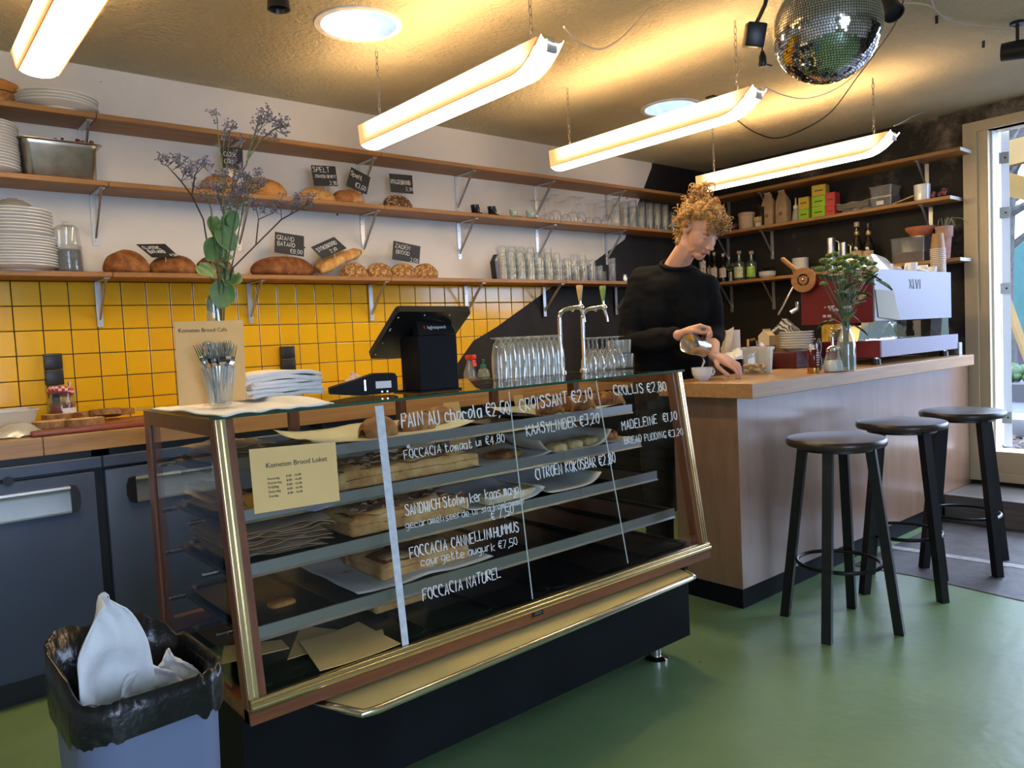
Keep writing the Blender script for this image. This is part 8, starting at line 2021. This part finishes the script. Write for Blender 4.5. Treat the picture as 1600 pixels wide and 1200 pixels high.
# sweater
mb = MB()
capsule(mb, [neckB-uI*.055-fI*.015, chest.lerp(neckB, .45)-uI*.0], [.086, .115], 20)
for s in (-1, 1): capsule(mb, [neckB-uI*.05+eI*s*.06, chest.lerp(neckB, .4)+eI*s*.075, chest+eI*s*.075, hipC+uI*.16+eI*s*.065, hipC+eI*s*.06+uI*.02], [.060, .100, .112, .115, .118], 18)
capsule(mb, [shR-uI*.004, neckB-uI*.035, shL-uI*.004], [.062, .070, .062])
wc_ = elR.lerp(wrR, .90); capsule(mb, [shR, shR.lerp(elR, .5)-eI*.012, elR-eI*.010-uI*.008, elR.lerp(wrR, .45)-uI*.012, wc_], [.064, .066, .064, .058, .040], 16)
lc_ = elL.lerp(wrL, .42); capsule(mb, [shL, shL.lerp(elL, .5)+eI*.008, elL+eI*.004, lc_], [.064, .062, .058, .046], 16)
def folds(me):
    for v in me.vertices:
        p = v.co; a = noise.noise(Vector((p.x*7, p.y*7, p.z*15)))*.5+noise.noise(Vector((p.x*16+3, p.y*16, p.z*34)))*.35
        dR = min((p-elR).length, (p-wc_).length); dL = (p-elL).length; k = .006+.010*max(0, 1-min(dR, dL)/.12)
        v.co = p+Vector(v.normal)*a*k*1.7
remeshed(mb, 'sweater', M_sweat, per, .006, 22, folds)
mb = MB(); nc = neckB+uI*.018+fI*.008; ax1 = (eI*.96+uI*-.10).normalized(); ax2 = (fI*.90-uI*.38).normalized()
mb.tube([nc+ax1*math.cos(k*2*PI/30)*.070+ax2*math.sin(k*2*PI/30)*.066 for k in range(30)], .0095, 8, closed=True); mb.build('collar', M_sweat, per, loc=-OB, smooth=180)
def cuff(p, d, r):
    d = d.normalized(); a = d.orthogonal().normalized(); b = d.cross(a); mb = MB()
    mb.tube([p-d*.02, p-d*.015, p+d*.015, p+d*.02], [r*.9, r, r*.96, r*.86], 20); mb.build('cuff', M_sweat, per, loc=-OB, smooth=60)
cuff(wc_, wrR-elR, .038); cuff(lc_, wrL-elL, .045)
mb = MB()
for s in (-1, 1):
    a = hipC+eI*.08*s; a.z = .95; k = hipC+eI*.085*s+fI*.02; k.z = .5; an = hipC+eI*.085*s; an.z = .10
    capsule(mb, [a, k, an], [.112, .078, .066], 14)
remeshed(mb, 'trousers', mat('black trousers', (.008, .008, .010), .85), per, .008, 4)
for s in (-1, 1):
    an = hipC+eI*.085*s; mb = MB(); M = Matrix.Translation(Vector((an.x, an.y, 0))) @ Matrix.Rotation(math.atan2(fI.y, fI.x), 4, 'Z')
    loft(mb, [[M @ (v+Vector((.055, 0, 0))) for v in rr4(.145*a_, .052*b_, z, .045)] for a_, b_, z in ((1, 1, 0.0005), (1, 1, .025), (.97, .97, .06), (.6, .8, .085))], True, True); mb.build('shoe', M_blk, per, loc=-OB, smooth=50)
# steel jug in her hand and the pouring milk
t = thing('milk_jug', 'steel milk jug tilted in the right hand of the person', 'jug', JB)
MJ = Matrix(((jup.x, jsd.x, jax.x, 0), (jup.y, jsd.y, jax.y, 0), (jup.z, jsd.z, jax.z, 0), (0, 0, 0, 1)))
mb = MB(); mb.lathe([(0, .002), (.036, .002), (.041, 0), (.044, .006), (.045, .030), (.041, .075), (.042, .108), (.040, .108), (.039, .075), (.043, .03), (.040, .008), (0, .006)], 36, MJ, cap=False); mb.build('jug_body', mat('bright steel', (.66, .64, .60), .18, 1.0), t)
mb = MB(); mb.prism([MJ @ Vector(v) for v in ((-.040, -.012, .104), (-.052, 0, .116), (-.040, .012, .104), (-.037, 0, .085))], MJ.to_3x3() @ Vector((.002, 0, .001))); mb.build('spout', MATS['bright steel'], t)
mb = MB(); mb.tube([MJ @ Vector(v) for v in ((.042, 0, .095), (.060, 0, .092), (.064, 0, .060), (.060, 0, .025), (.044, 0, .018))], .0045, 8); mb.build('handle', MATS['bright steel'], t)
tip = JB+MJ.to_3x3() @ Vector((-.050, 0, .114))
mb = MB(); mb.tube([tip-CUP, tip-CUP+Vector((0, 0, -.008))+jax*.006, Vector((.004, .004, .055)), Vector((.004, .004, .041))], [.003, .005, .0035, .0035], 10)
tag(mb.build('milk_stream', mat('milk', (.82, .80, .76), .3), loc=CUP), 'thin stream of milk running from the jug into the cup', 'milk')
